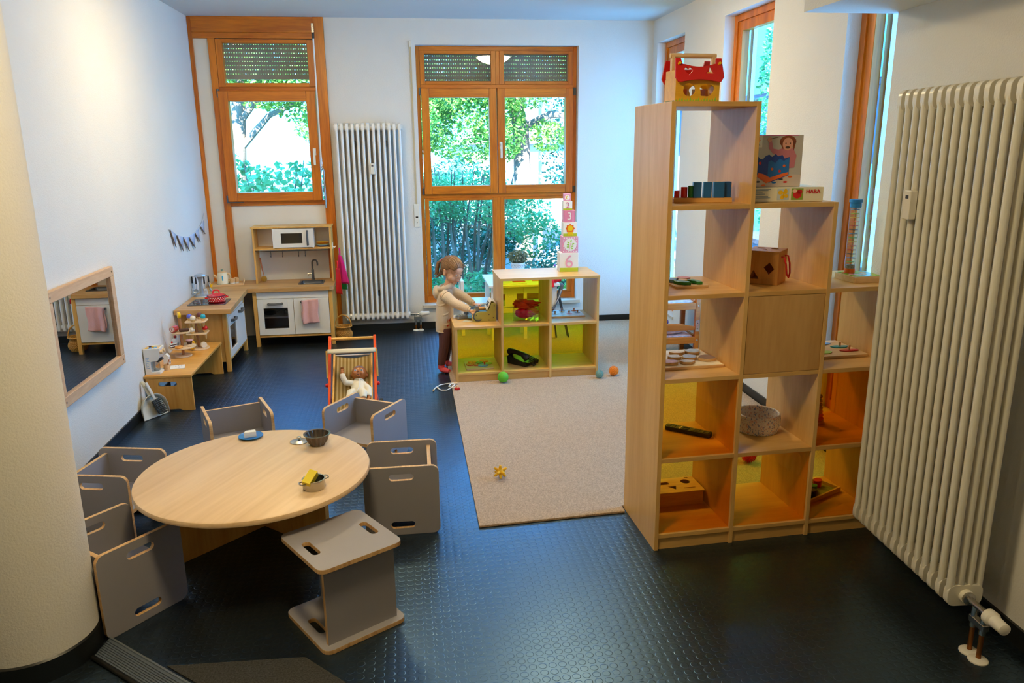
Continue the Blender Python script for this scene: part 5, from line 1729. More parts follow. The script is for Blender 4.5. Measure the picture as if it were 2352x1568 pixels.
# telephone
t = thing('telephone', 'black corded push-button telephone in the lower middle cell of the low shelf', 'telephone', lw(0.565, 0.20, LZ[0]), R(-38))
mb = MB().prism([(-0.095, 0), (0.095, 0), (0.10, 0.028), (-0.085, 0.072), (-0.10, 0.066)], -0.085, 0.085, plane='yz')
mb.bm.verts.ensure_lookup_table()
obj('body', mb, M_black, t, bevel=0.006, bseg=3)
TK = MX.Translation((0, 0.0075, 0.0502)) @ MX.Rotation(-0.235, 4, 'X')
mb = MB()
mb.M = TK
for i in range(3):
    for j in range(5):
        mb.box(-0.074 + 0.024 * i, -0.056 + 0.024 * i, -0.035 + 0.024 * j, -0.019 + 0.024 * j, 0, 0.006)
obj('keys', mb, mat('dark keys', '3C3E3C', rough=0.3), t, bevel=0.0015)
mb = MB()
mb.M = TK
mb.box(-0.076, -0.008, -0.085, -0.05, 0, 0.003)
obj('display', mb, mat('grey green display', '6A7468', rough=0.15), t)
# handset resting over the body's raised end
hs = obj('handset', MB().tube([(0.052, -0.105, 0.082), (0.052, -0.095, 0.092), (0.052, -0.05, 0.102), (0.052, 0.03, 0.092), (0.052, 0.075, 0.072), (0.052, 0.088, 0.058)], [0.022, 0.026, 0.016, 0.016, 0.026, 0.022], 14, flat=1.25), M_black, t)
cord = []
for k in range(150):
    u = k / 149
    x = 0.052 - 0.07 * u
    y = 0.098 + 0.035 * math.sin(PI * u)
    a = u * 2 * PI * 16
    cord.append((x + 0.007 * math.cos(a), y + 0.004 * math.sin(a), 0.05 - 0.04 * math.sin(PI * min(1, u * 1.1)) + 0.007 * math.sin(a)))
obj('coiled_cord', MB().tube(cord, 0.0022, 5), M_black, t)
t.rotation_euler = (0, 0, R(-138))

# ================================================================== by the window
t = thing('plant_pot', 'white lace-edged plant pot with grey green heather on the window table', 'plant', (1.075, 7.56, CARPZ + 0.5306))
pot = MB().lathe([(0, 0), (0.055, 0), (0.07, 0.125), (0.073, 0.13), (0.066, 0.13), (0.06, 0.10), (0, 0.10)], 32)
p0 = obj('pot', pot, M_white, t)
mb = MB()
for k in range(16):
    a = 2 * PI * k / 16
    mb.tube([(0.0705 * math.cos(a) * 0.99 + 0.0, 0.0705 * math.sin(a) * 0.99, 0.112)] + [(0.0705 * math.cos(a + 0.16 * math.cos(b)), 0.0705 * math.sin(a + 0.16 * math.cos(b)), 0.10 + 0.014 * math.sin(b)) for b in [2 * PI * j / 10 for j in range(10)]], 0.0016, 5)
obj('lace_edge', mb, mat('grey lace shadow', 'B0B4C0', rough=0.6), p0)  # raised lace scallops in one even grey
rnd = random.Random(21)
mb = MB()
for k in range(620):
    p = blobpt((0, 0, 0.185), (0.105, 0.105, 0.065))
    leaf(mb, p, 0.024)
obj('heather', mb, leafmat('grey green heather', '5E6A4E', '98A07C', 0.15), t)
mb = MB()
for k in range(26):
    a = 2 * PI * k / 26
    mb.tube([(0.02 * math.cos(a), 0.02 * math.sin(a), 0.10), (0.07 * math.cos(a), 0.07 * math.sin(a), 0.19)], 0.0015, 5)
obj('twigs', mb, M_bark, t)
TZ = CARPZ + 0.5306
o = obj('blue_sheet', MB().prism([(-0.09, -0.05), (0.10, -0.06), (0.12, 0.06), (-0.02, 0.03)], 0, 0.002), mat('steel blue card', '4A7CA0', rough=0.4))
tag(o, 'steel blue card lying on the near left of the window table', 'card', loc=(0.90, 7.33, TZ))
o = obj('toy_block', MB().box(-0.03, 0.03, -0.02, 0.02, 0, 0.022), mat('ultramarine paint', '1E3CB8', rough=0.4), bevel=0.003)
tag(o, 'ultramarine toy block on the window table beside the blue card', 'toy block', loc=(0.835, 7.16, TZ))
o = obj('felt_sheet', MB().box(-0.06, 0.06, -0.03, 0.03, 0, 0.003), M_red)
tag(o, 'red felt sheet on the window table above the carved chair', 'felt', loc=(1.03, 7.20, TZ), rz=R(4))
o = obj('felt_sheet', MB().box(-0.06, 0.06, -0.03, 0.03, 0, 0.003), M_orange)
tag(o, 'orange red felt sheet on the right of the window table', 'felt', loc=(1.22, 7.22, TZ), rz=R(-5))
o = obj('soft_toy', MB().ball((0, 0, 0.03), (0.04, 0.03, 0.03), 14, 8).ball((0.04, 0.0, 0.03), 0.024, 12, 8).tube([(-0.02, -0.01, 0.03), (-0.03, -0.045, 0.02), (-0.03, -0.06, -0.03)], [0.014, 0.013, 0.014], 10), mat('red plush', 'D01C2A', rough=0.9))
tag(o, 'red soft toy at the right corner of the window table', 'soft toy', loc=(1.355, 7.06, TZ))
t = thing('doll_carrier', 'grey padded doll carrier with pale inset leaning against the window table', 'doll carrier', (1.455, 7.06, CARPZ))
cl_ = lambda u: (-0.05 + 0.05 * u * u, 0.25 + 0.29 * u)
mb = MB()
mb.grid(lambda u, v: (-0.13 + 0.10 * v + 0.01 * math.sin(PI * v), 0.05 * (u - 0.5) * 2.0 * 0.8, 0.27 + 0.25 * v), 6, 14)
obj('pad', mb, mat('grey quilted cloth', '6A6E78', rough=0.85), t, solid=0.018)
mb = MB()
mb.grid(lambda u, v: (-0.098 + 0.062 * v - 0.012 + 0.01 * math.sin(PI * v), 0.022 * (u - 0.5) * 2 - 0.02, 0.33 + 0.14 * v), 4, 8)
obj('inset', mb, mat('pale grey cloth', 'C8C8CC', rough=0.85), t, solid=0.008)
mb = MB()
for y in (-0.03, 0.03):
    mb.tube([(-0.12, y, 0.28), (-0.09, y, 0.006)], 0.008, 8)
    mb.tube([(-0.06, y, 0.40), (0.03, y, 0.006)], 0.008, 8)
obj('stand', mb, M_dgrey, t)

# ================================================================== toys on the floor
def spiky(name, label, loc, r, m_, n, amp):
    mb = MB().ball((0, 0, 0), r * 0.93, 24, 16)
    g = (1 + 5 ** 0.5) / 2
    for k in range(n):
        z_ = 1 - 2 * (k + 0.5) / n
        a = 2 * PI * k / g
        q = math.sqrt(1 - z_ * z_)
        d = V((q * math.cos(a), q * math.sin(a), z_))
        mb.tube([d * r * 0.9, d * r * (1 + amp)], [r * 0.085, r * 0.03], 5)
    o = obj(name, mb, m_)
    tag(o, label, 'ball', loc=loc)
    return o


rg_ = [(0, -0.043)]
for k in range(13):
    th = -PI / 2 + PI * (k + 0.5) / 13
    for d_ in (-0.35, 0.25):
        a = th + d_ * PI / 13
        rg_.append((0.043 * math.cos(a) * (1.0 if d_ > 0 else 0.93), 0.043 * math.sin(a)))
rg_.append((0, 0.043))
o = obj('ridged_ball', MB().lathe(rg_, 32), mat('apple green rubber', '5CB82C', rough=0.55))
tag(o, 'apple green ridged ball in front of the low shelf', 'ball', loc=(0.688, 5.715, CARPZ + 0.0435))
o.rotation_euler = (R(68), R(12), 0)
spiky('massage_ball', 'small grey teal spiky ball at the right corner of the low shelf', (1.455, 5.70, CARPZ + 0.034), 0.030, mat('grey teal rubber', '7CA49C', rough=0.5), 150, 0.16)
spiky('massage_ball', 'orange spiky ball on the carpet next to the grey teal one', (1.582, 5.745, CARPZ + 0.041), 0.037, mat('orange rubber', 'F08A14', rough=0.5), 170, 0.12)
spiky('massage_ball', 'red spiky ball on the carpet behind the tall shelf', (1.905, 3.945, CARPZ + 0.046), 0.042, mat('red rubber', 'D8141C', rough=0.45), 170, 0.1)
mb = MB().ball((0, 0, 0), 0.021, 18, 12)
dirs = [(0, -0.25, 1), (-0.80, -0.1, 0.62), (0.9, -0.1, 0.5), (-0.85, -0.3, -0.5), (0.7, -0.3, -0.62), (0.02, -0.5, -0.92), (-0.42, -0.85, 0.1), (0.45, -0.85, 0.05), (0, 1, 0.1), (-0.6, 0.7, -0.3), (0.6, 0.7, -0.3)]
for d in dirs:
    d = V(d).normalized()
    mb.tube([d * 0.01, d * 0.022, d * 0.036, d * 0.0405, d * 0.042], [0.011, 0.0085, 0.0068, 0.0055, 0.002], 12)
o = obj('star_ball', mb, mat('yellow rubber', 'F2B600', rough=0.45))
tag(o, 'yellow knobbed star ball alone on the carpet', 'ball', loc=(0.452, 3.95, CARPZ + 0.0405))
t = thing('toy_stethoscope', 'toy stethoscope with white cord and red wooden disc on the floor edge of the carpet', 'toy', (0.25, 5.66, 0))
mb = MB()
mb.tube([(-0.108, -0.04, 0.008), (-0.09, 0.02, 0.008), (-0.05, 0.08, 0.009), (-0.01, 0.095, 0.010), (0.04, 0.075, 0.02), (0.062, 0.07, 0.022)], 0.0042, 8)
mb.tube([(-0.072, -0.002, 0.008), (-0.05, -0.055, 0.008), (-0.01, -0.065, 0.009), (0.03, -0.03, 0.017), (0.05, 0.01, 0.021), (0.062, 0.045, 0.022)], 0.0042, 8)
mb.tube([(0.064, 0.06, 0.022), (0.03, 0.05, 0.022), (0.01, 0.015, 0.015), (0.03, -0.03, 0.02), (0.065, -0.05, 0.024)], 0.0042, 8)
obj('cord', mb, M_white, t)
for x, y in ((-0.108, -0.045), (-0.074, 0.004)):
    obj('ear_bead', MB().ball((x, y, 0.0085), 0.0085, 12, 8), M_toy, t)
obj('joint_block', MB().lathe([(0, 0), (0.016, 0), (0.016, 0.012), (0, 0.012)], 16, (0.068, 0.066, 0.0155)), M_toy, t, bevel=0.002)
obj('chest_disc', MB().lathe([(0, 0), (0.021, 0), (0.021, 0.016), (0, 0.016)], 20, (0.07, -0.072, CARPZ + 0.0006)), M_red, t, bevel=0.003)
obj('disc_knob', MB().lathe([(0.008, 0), (0.008, 0.014), (0.006, 0.018), (0, 0.018)], 14, (0.07, -0.072, CARPZ + 0.0166)), M_toy, t)
# ================================================================== on the round table
TT = 0.4606
t = thing('toy_plate', 'blue toy plate on the far side of the round table', 'plate', (-0.793, 3.625, TT))
obj('dish', MB().lathe([(0, 0), (0.035, 0), (0.052, 0.006), (0.058, 0.009), (0.056, 0.011), (0.034, 0.004), (0, 0.004)], 36), mat('blue plastic', '1470C0', rough=0.35), t)
o = obj('toy_cheese', MB().prism([(-0.028, -0.016), (0.028, -0.016), (0.024, 0.016), (-0.02, 0.014)], 0, 0.026).box(-0.027, 0.027, -0.0165, -0.0158, 0.012, 0.0135), mat('white cheese paint', 'EDEDE6', rough=0.5), bevel=0.002)
tag(o, 'white wedge of toy cheese on the blue plate', 'toy food', loc=(-0.795, 3.625, TT + 0.0046), rz=R(12))
t = thing('baking_pan', 'dark fluted toy baking pan on the round table', 'pan', (-0.462, 3.475, TT))
NS = 120
mb = MB()
rings_ = []
for (r_, z_, am) in ((0.0, 0.003, 0), (0.028, 0.003, 0.02), (0.031, 0.0, 0.03), (0.045, 0.022, 0.06), (0.053, 0.048, 0.05), (0.055, 0.052, 0.0), (0.062, 0.054, 0.0), (0.0625, 0.0565, 0.0), (0.054, 0.0555, 0.0), (0.051, 0.046, 0.05), (0.042, 0.022, 0.06), (0.028, 0.006, 0.02), (0.0, 0.006, 0)):
    if r_ == 0:
        rings_.append([mb.v((0, 0, z_))])
    else:
        rings_.append([mb.v((r_ * (1 + am * math.cos(16 * 2 * PI * k / NS)) * math.cos(2 * PI * k / NS), r_ * (1 + am * math.cos(16 * 2 * PI * k / NS)) * math.sin(2 * PI * k / NS), z_)) for k in range(NS)])
for a, b in zip(rings_, rings_[1:]):
    for k in range(NS):
        k2 = (k + 1) % NS
        if len(a) == 1:
            mb.f([a[0], b[k], b[k2]])
        elif len(b) == 1:
            mb.f([a[k], a[k2], b[0]])
        else:
            mb.f([a[k], a[k2], b[k2], b[k]])
obj('fluted_wall', mb, mat('dark tinned metal', '6A6058', rough=0.28, metal=0.85), t)
t = thing('pot_lid', 'small shiny metal pot lid beside the fluted baking pan', 'lid', (-0.553, 3.53, TT))
obj('disc', MB().lathe([(0, 0.004), (0.03, 0.003), (0.041, 0.0), (0.043, 0.002), (0.03, 0.007), (0.01, 0.011), (0, 0.012)], 36), M_steel, t)
obj('knob', MB().lathe([(0.004, 0.009), (0.004, 0.017), (0.010, 0.019), (0.010, 0.023), (0, 0.025)], 18), M_steel, t)


def toy_pot(name, label, loc, r, h, m_, rz):
    t = thing(name, label, 'pot', loc, rz)
    obj('wall', MB().lathe([(0, 0), (r * 0.94, 0), (r, 0.006), (r, h - 0.002), (r + 0.003, h), (r - 0.003, h), (r - 0.003, 0.006), (0, 0.004)], 36), m_, t)
    for s in (-1, 1):
        obj('handle', MB().tube([(s * (r - 0.001), -0.018, h * 0.78), (s * (r + 0.015), -0.014, h * 0.8), (s * (r + 0.019), 0, h * 0.82), (s * (r + 0.015), 0.014, h * 0.8), (s * (r - 0.001), 0.018, h * 0.78)], 0.0028, 8), m_, t)
    return t


toy_pot('toy_pot', 'small steel toy pot with two handles at the front of the round table', (-0.425, 2.995, TT), 0.045, 0.043, M_steel, R(35))
o = obj('toy_butter', MB().box(-0.018, 0.018, -0.034, 0.034, 0, 0.032), mat('butter yellow paint', 'E8CF28', rough=0.45), bevel=0.002)
o.rotation_euler = (R(28), R(12), R(-22))
tag(o, 'yellow toy butter block sticking out of the small steel pot', 'toy food', loc=(-0.437, 2.99, TT + 0.034))

# ================================================================== on the bench
BZ = 0.2676
t = thing('toy_coffee_machine', 'white wooden toy coffee machine at the near end of the bench', 'toy', (-1.872, 5.50, BZ))
cpro = [(0, 0), (0.10, 0), (0.10, 0.016), (0.045, 0.016), (0.038, 0.022), (0.038, 0.085), (0.045, 0.092), (0.085, 0.094), (0.10, 0.115), (0.11, 0.185), (0, 0.185)]
for y in (0.0, 0.10):
    obj('side_wall', MB().prism(cpro, y, y + 0.01, plane='xz'), M_white, t, bevel=0.0015)
obj('front_board', MB().prism([(0.084, 0.094), (0.099, 0.115), (0.109, 0.185), (0.101, 0.185), (0.091, 0.117), (0.078, 0.098)], 0.0105, 0.0995, plane='xz'), M_white, t)
obj('top_board', MB().box(0.0, 0.10, 0.0105, 0.0995, 0.172, 0.18), M_toy, t)
obj('back_board', MB().box(0.0, 0.008, 0.0105, 0.0995, 0, 0.17), M_white, t)
obj('base_board', MB().box(0.008, 0.10, 0.0105, 0.0995, 0.0, 0.014), M_white, t)
for y in (0.03, 0.078):
    obj('knob', MB().at((0.106, y, 0.152), ry=PI / 2 - 0.14).lathe([(0, 0), (0.013, 0), (0.013, 0.016), (0, 0.018)], 18), M_toy, t)
obj('filter_spout', MB().tube([(0.05, 0.055, 0.10), (0.075, 0.055, 0.088), (0.11, 0.05, 0.104)], [0.016, 0.016, 0.011], 12), mat('dark blue plastic', '26303F', rough=0.4), t)
obj('water_tank', MB().lathe([(0, 0.017), (0.022, 0.017), (0.024, 0.075), (0, 0.075)], 20, (0.022 + 0.04, 0.055, 0)), clear('frosted tank', (0.8, 0.78, 0.74), 0.06, 0.1), t)
mb = MB()
for k in range(7):
    mb.box(0.016, 0.016 + (0.012 if k % 2 else 0.018), -0.0006, 0.0002, 0.045 + 0.012 * k, 0.048 + 0.012 * k)
mb.box(0.012, 0.014, -0.0006, 0.0002, 0.04, 0.125)
obj('scale_print', mb, M_skyb, t)
mb = MB()
for x, y, m0 in ((0.02, 0.03, 0), (0.04, 0.028, 1), (0.05, 0.07, 0), (0.07, 0.045, 1), (0.03, 0.075, 2)):
    mb.at((x, y, 0.181)).lathe([(0, 0), (0.012, 0), (0.012, 0.006), (0, 0.007)], 14, mi=m0)
mb.at()
obj('coffee_pads', mb, [M_yellow, M_skyb, M_brown], t)
t = thing('toy_cup', 'light wooden toy cup with a stirring stick in front of the coffee machine', 'cup', (-1.758, 5.60, BZ))
obj('cup_wall', MB().lathe([(0, 0), (0.019, 0), (0.0205, 0.042), (0.0175, 0.042), (0.016, 0.006), (0, 0.006)], 24), M_toy, t)
obj('stick', MB().tube([(-0.008, 0.0, 0.008), (0.022, 0.006, 0.075)], 0.0035, 8), mat('reddish stick', 'A86438', rough=0.5), t)
t = thing('toy_milk_carton', 'white wooden toy milk carton with black cow spots on the bench', 'toy', (-1.80, 5.76, BZ))
obj('carton', MB().box(-0.02, 0.02, -0.02, 0.02, 0, 0.06).prism([(-0.02, 0.06), (0.02, 0.06), (0.002, 0.082), (-0.002, 0.082)], -0.02, 0.02, plane='xz'), M_white, t, bevel=0.0015)
mb = MB()
for y, z, r_ in ((-0.01, 0.02, 0.006), (0.006, 0.035, 0.007), (-0.006, 0.05, 0.005), (0.012, 0.012, 0.005)):
    mb.prism(blob(y, z, r_, r_ * 1.2, 0.12, 16, 7), 0.0198, 0.0205, plane='yz')
obj('cow_spots', mb, M_ink, t)
t = thing('toy_menu_card', 'flat white toy menu board lying on the bench before the coffee machine', 'card', (-1.70, 5.655, BZ), R(12))
obj('board', MB().box(-0.05, 0.05, -0.045, 0.045, 0, 0.007), M_white, t, bevel=0.0015)
mb = MB()
for x, y in ((-0.03, 0.0), (-0.012, 0.01), (0.006, 0.022), (0.01, -0.01), (0.025, 0.01), (0.012, -0.028)):
    mb.box(x - 0.004, x + 0.004, y - 0.0015, y + 0.0015, 0.0071, 0.0075)
obj('symbols', mb, M_ink, t)

M_stand = wood('pale stand wood', 'D8B488', 'EED4AE', 'x', 1.0)
t = thing('cake_stand', 'two-tiered wooden toy cake stand with cakes on the bench', 'cake stand', (-1.745, 5.985, BZ))
obj('foot', MB().lathe([(0, 0), (0.062, 0), (0.062, 0.010), (0, 0.010)], 36), M_stand, t, bevel=0.002)
obj('pole', MB().cyl((0, 0, 0.0105), (0, 0, 0.295), 0.0115, seg=14), mat('brown pole wood', 'A8703C', rough=0.5), t)
obj('lower_plate', MB().lathe([(0.0125, 0.07), (0.098, 0.07), (0.098, 0.080), (0.0125, 0.080)], 40), M_stand, t, bevel=0.002)
obj('upper_plate', MB().lathe([(0.0125, 0.185), (0.068, 0.185), (0.068, 0.194), (0.0125, 0.194)], 36), M_stand, t, bevel=0.002)
obj('crown_disc', MB().at((0, 0, 0.318), ry=PI / 2, rz=R(25)).lathe([(0, -0.011), (0.024, -0.011), (0.024, 0.011), (0, 0.011)], 24), M_yellow, t, bevel=0.003)
cx_, cy_, cz_ = -1.745, 5.985, BZ


def cake(name, label, mb, m_, x, y, z, rz=0.0, bevel=0.0, rot=None):
    o = obj(name, mb, m_, bevel=bevel)
    if rot:
        o.rotation_euler = rot
    tag(o, label, 'toy food', 'toy sweets on the cake stand', loc=(cx_ + x, cy_ + y, cz_ + z))
    if rz:
        o.rotation_euler[2] = rz
    return o


m_roll = mat('brick red paint', 'B03A28', rough=0.4)
rl = thing('toy_swiss_roll', 'red toy swiss roll with a white spiral on the upper plate', 'toy food', (cx_ - 0.037, cy_ - 0.03, cz_ + 0.2195), 0.0, 'toy sweets on the cake stand')
obj('roll', MB().at((0, 0, 0), ry=PI / 2, rz=R(70)).lathe([(0, -0.026), (0.024, -0.026), (0.024, 0.026), (0, 0.026)], 24), m_roll, rl, bevel=0.003)
sp = []
for k in range(40):
    a = 0.5 + 5 * PI * k / 39
    rr_ = 0.004 + 0.016 * k / 39
    sp.append((-0.0268, rr_ * math.cos(a), rr_ * math.sin(a)))
mbq = MB().at((0, 0, 0), rz=R(70))
mbq.tube(sp, 0.0016, 5)
obj('spiral', mbq, M_print, rl)
cake('toy_eclair', 'dark chocolate toy eclair on the upper plate of the cake stand', MB().tube([(-0.036, 0, 0.013), (-0.03, 0, 0.013), (0.03, 0, 0.013), (0.036, 0, 0.013)], [0.006, 0.0125, 0.0125, 0.006], 14), M_brown, 0.032, -0.022, 0.1945, R(10), 0.003)
t2 = thing('toy_cupcake', 'white toy cupcake with a cherry on the lower plate', 'toy food', (cx_ - 0.05, cy_ + 0.015, cz_ + 0.0806), 0, 'toy sweets on the cake stand')
obj('case', MB().lathe([(0, 0), (0.02, 0), (0.026, 0.025), (0, 0.025)], 20), mat('pale blue paint', 'C4D8E8', rough=0.5), t2)
obj('icing', MB().ball((0, 0, 0.035), (0.028, 0.028, 0.024), 18, 10), M_white, t2)
obj('cherry', MB().ball((0, 0, 0.068), 0.012, 14, 10), mat('cherry paint', '9A1A24', rough=0.3), t2)
t2 = thing('toy_cake_slice', 'striped chocolate toy cake slice on the lower plate', 'toy food', (cx_ - 0.05, cy_ - 0.045, cz_ + 0.0806), R(30), 'toy sweets on the cake stand')
for k in range(4):
    obj('layer', MB().prism([(-0.024, -0.016), (0.026, 0), (-0.024, 0.016)], 0.0085 * k, 0.0085 * k + 0.0083), M_brown if k % 2 == 0 else M_print, t2)
obj('berry', MB().ball((-0.01, 0, 0.041), 0.0075, 12, 8), M_red, t2)
cake('toy_bun', 'orange topped toy bun at the front of the lower plate', MB().lathe([(0, 0), (0.026, 0), (0.03, 0.008), (0.026, 0.016), (0, 0.017)], 24), mat('apricot bun paint', 'E09A3C', rough=0.5), -0.005, -0.072, 0.0806)
t2 = thing('toy_dessert_cup', 'brown toy dessert cup with pink cream on the lower plate', 'toy food', (cx_ + 0.045, cy_ + 0.03, cz_ + 0.0806), 0, 'toy sweets on the cake stand')
obj('cup_wall', MB().lathe([(0, 0), (0.014, 0), (0.024, 0.03), (0, 0.03)], 20), M_brown, t2)
obj('cream', MB().lathe([(0, 0.0302), (0.026, 0.0302), (0.026, 0.038), (0, 0.042)], 20), mat('mauve cream paint', 'D0A8B4', rough=0.5), t2)
cake('toy_biscuit', 'pale round toy biscuit at the right edge of the lower plate', MB().lathe([(0, 0), (0.025, 0), (0.025, 0.008), (0, 0.009)], 24), M_stand, 0.066, -0.02, 0.0806, 0, 0.002)

t = thing('ice_cream_stand', 'wooden toy ice cream stand with cones behind the cake stand', 'ice cream stand', (-1.68, 6.20, BZ))
obj('foot', MB().lathe([(0, 0), (0.075, 0), (0.075, 0.012), (0, 0.012)], 36), M_stand, t, bevel=0.002)
obj('pole', MB().cyl((0, 0, 0.0125), (-0.015, 0.0, 0.275), 0.0115, seg=14), mat('brown pole wood', 'A8703C', rough=0.5), t)
cones = []
for zc, rr0, n0, a0 in ((0.22, 0.055, 4, -0.2), (0.125, 0.058, 3, 0.0)):
    lv = [(rr0 * math.cos(a0 + 2 * PI * k / n0), rr0 * math.sin(a0 + 2 * PI * k / n0)) for k in range(n0)]
    obj('holder_board', MB().prism(rrect(-0.078, 0.078, -0.072, 0.072, 0.03, 5), zc, zc + 0.008, [circ(x, y, 0.0125, 16)[::-1] for x, y in lv] + [circ(-0.015 * zc / 0.275, 0, 0.012, 16)[::-1]]), M_stand, t, bevel=0.001)
    cones += [(x, y, zc) for x, y in lv]
M_vio = mat('violet paint', '5A62C8', rough=0.35)
M_plum = mat('plum paint', '6A3A3E', rough=0.35)
M_van = mat('vanilla paint', 'EEDFC4', rough=0.4)
M_str = mat('cream with red specks', 'F0DCCC', rough=0.4, var=0.35, vscale=70)
spec = [(M_teal, 'teal'), (M_plum, 'plum brown'), (M_vio, 'violet blue'), (M_van, 'vanilla white'), (M_red, 'bright red'), (M_yellow, 'yellow'), (M_str, 'speckled cream')]
for (x, y, zc), (m_, nm) in zip(cones, spec):
    t2 = thing('toy_ice_cream', nm + ' toy ice cream cone stuck in the ice cream stand', 'toy food', (-1.68 + x, 6.20 + y, BZ + zc), 0, 'cones in the ice cream stand')
    obj('cone', MB().lathe([(0, -0.05), (0.004, -0.05), (0.0118, 0.004), (0.0118, 0.009), (0.019, 0.020), (0.019, 0.026), (0, 0.026)], 20), M_cone, t2)
    obj('scoop', MB().ball((0, 0, 0.038), 0.021, 18, 12), m_, t2)
t2 = thing('toy_ice_lolly', 'yellow toy ice lolly leaning at the foot of the ice cream stand', 'toy food', (-1.715, 6.135, BZ + 0.0126))
obj('lolly', MB().prism(rrect(-0.02, 0.02, 0.0, 0.066, 0.018, 6), -0.009, 0.009, plane='xz'), mat('lolly yellow', 'F2BC08', rough=0.35), t2, bevel=0.003)
o = obj('toy_cookie', MB().at((0, 0, 0.025), rx=PI / 2, rz=R(35)).lathe([(0, -0.011), (0.024, -0.011), (0.024, 0.011), (0, 0.011)], 24), M_van, bevel=0.003)
tag(o, 'cream toy cookie ice cream standing at the right of the ice cream stand', 'toy food', loc=(-1.635, 6.16, BZ + 0.0128))

# ================================================================== dustpan and brush at the wall
M_pan = mat('pale grey plastic', 'C4C0B0', rough=0.5)
ed = V((0.109, 0.162, 0)).normalized()
mid = V((-1.785, 5.352, 0.004))
upv = V((-0.085, 0.05, 0.235)).normalized()
upv = (upv - ed * upv.dot(ed)).normalized()
nv = ed.cross(upv).normalized()
if nv.y > 0:
    nv = -nv
mP = MX(((ed.x, upv.x, nv.x, mid.x), (ed.y, upv.y, nv.y, mid.y), (ed.z, upv.z, nv.z, mid.z), (0, 0, 0, 1)))
t = thing('dustpan', 'pale grey dustpan leaning upright against the end of the bench', 'dustpan', mid)
t.rotation_euler = mP.to_euler()
out_ = [(-0.10, 0.0), (0.10, 0.0), (0.098, 0.06), (0.085, 0.10), (0.06, 0.13), (0.03, 0.145), (-0.03, 0.145), (-0.06, 0.13), (-0.085, 0.10), (-0.098, 0.06)]
obj('tray', MB().prism(out_, -0.003, 0.0), M_pan, t)
mb = MB()
rim = [(0.10, 0.0), (0.098, 0.06), (0.085, 0.10), (0.06, 0.13), (0.03, 0.145), (-0.03, 0.145), (-0.06, 0.13), (-0.085, 0.10), (-0.098, 0.06), (-0.10, 0.0)]
hh = [0.006, 0.025, 0.038, 0.042, 0.044, 0.044, 0.042, 0.038, 0.025, 0.006]
lo_ = [mb.v((x, y, -0.002)) for x, y in rim]
hi_ = [mb.v((x * 1.06, y * 1.05, h)) for (x, y), h in zip(rim, hh)]
for k in range(len(rim) - 1):
    mb.f([lo_[k], lo_[k + 1], hi_[k + 1], hi_[k]])
obj('rim', mb, M_pan, t, solid=0.003)
obj('handle', MB().tube([(-0.0, 0.14, 0.02), (-0.008, 0.17, 0.022), (-0.014, 0.25, 0.016), (-0.015, 0.262, 0.014)], [0.020, 0.013, 0.015, 0.009], 12, flat=0.6), M_pan, t)
t2 = thing('hand_brush', 'small hand brush with dark bristles clipped into the pale grey dustpan', 'brush', mid)
t2.rotation_euler = mP.to_euler()
obj('brush_handle', MB().tube([(-0.012, 0.245, 0.044), (-0.006, 0.19, 0.046), (0.004, 0.125, 0.042), (0.010, 0.11, 0.036)], [0.010, 0.012, 0.010, 0.014], 12, flat=0.6), mat('light grey plastic', 'D2D0C8', rough=0.45), t2)
hb = MB()
hb.M = MX.Translation((0.012, 0.065, 0.03)) @ MX.Rotation(R(12), 4, 'Z')
hb.box(-0.026, 0.026, -0.055, 0.05, 0, 0.016)
obj('brush_head', hb, M_dgrey, t2, bevel=0.004)
hb = MB()
hb.M = MX.Translation((0.012, 0.065, 0.03)) @ MX.Rotation(R(12), 4, 'Z')
for i in range(9):
    for j in range(4):
        x, y = -0.02 + 0.0133 * j, -0.05 + 0.012 * i
        hb.tube([(x, y, 0.016), (x * 1.15, y * 1.1 - 0.004, 0.040)], [0.0035, 0.0045], 5)
obj('bristles', hb, mat('dark bristles', '4A4C4C', rough=0.8), t2)

# ================================================================== on the play worktop
WZ = WTZ + 0.0006
t = thing('toy_hob', 'black glass toy hob with grey frame let into the near end of the worktop', 'hob', (-1.665, 6.595, WZ))
obj('frame', MB().prism(rrect(-0.15, 0.15, -0.13, 0.13, 0.012), 0, 0.004, [rrect(-0.138, 0.138, -0.118, 0.118, 0.008)[::-1]]), M_dsteel, t)
obj('glass', MB().prism(rrect(-0.1375, 0.1375, -0.1175, 0.1175, 0.008), 0, 0.0035), mat('black hob glass', '17181A', rough=0.06, spec=0.7), t)
for x in (-0.07, 0.07):
    obj('cooking_zone', MB().tube([(x + 0.055 * math.cos(a), 0.01 + 0.055 * math.sin(a), 0.0037) for a in [2 * PI * k / 32 for k in range(32)]], 0.0012, 5, closed=True), mat('red zone print', 'A03018', rough=0.4), t)
M_enam = mat('red enamel', 'D2101C', rough=0.12, coat=0.6, var=0.02)
t = thing('enamel_pot', 'red enamel pot with white dots and lid standing on the toy hob', 'pot', (-1.607, 6.60, WZ + 0.0045), R(15))
obj('wall', MB().lathe([(0, 0), (0.064, 0), (0.07, 0.006), (0.072, 0.05), (0.07, 0.05), (0.066, 0.008), (0, 0.006)], 40), M_enam, t)
mb = MB()
for i in range(3):
    for j in range(22):
        a = 2 * PI * (j + 0.5 * (i % 2)) / 22
        z = 0.014 + 0.0125 * i
        d = V((math.cos(a), math.sin(a), 0))
        mb.tube([d * 0.0705 + V((0, 0, z)), d * 0.0722 + V((0, 0, z))], 0.0032, 10)
obj('dots', mb, M_print, t)
obj('rim', MB().lathe([(0.07, 0.050), (0.0745, 0.050), (0.0745, 0.054), (0.07, 0.054)], 40), mat('navy enamel edge', '20204A', rough=0.2), t)
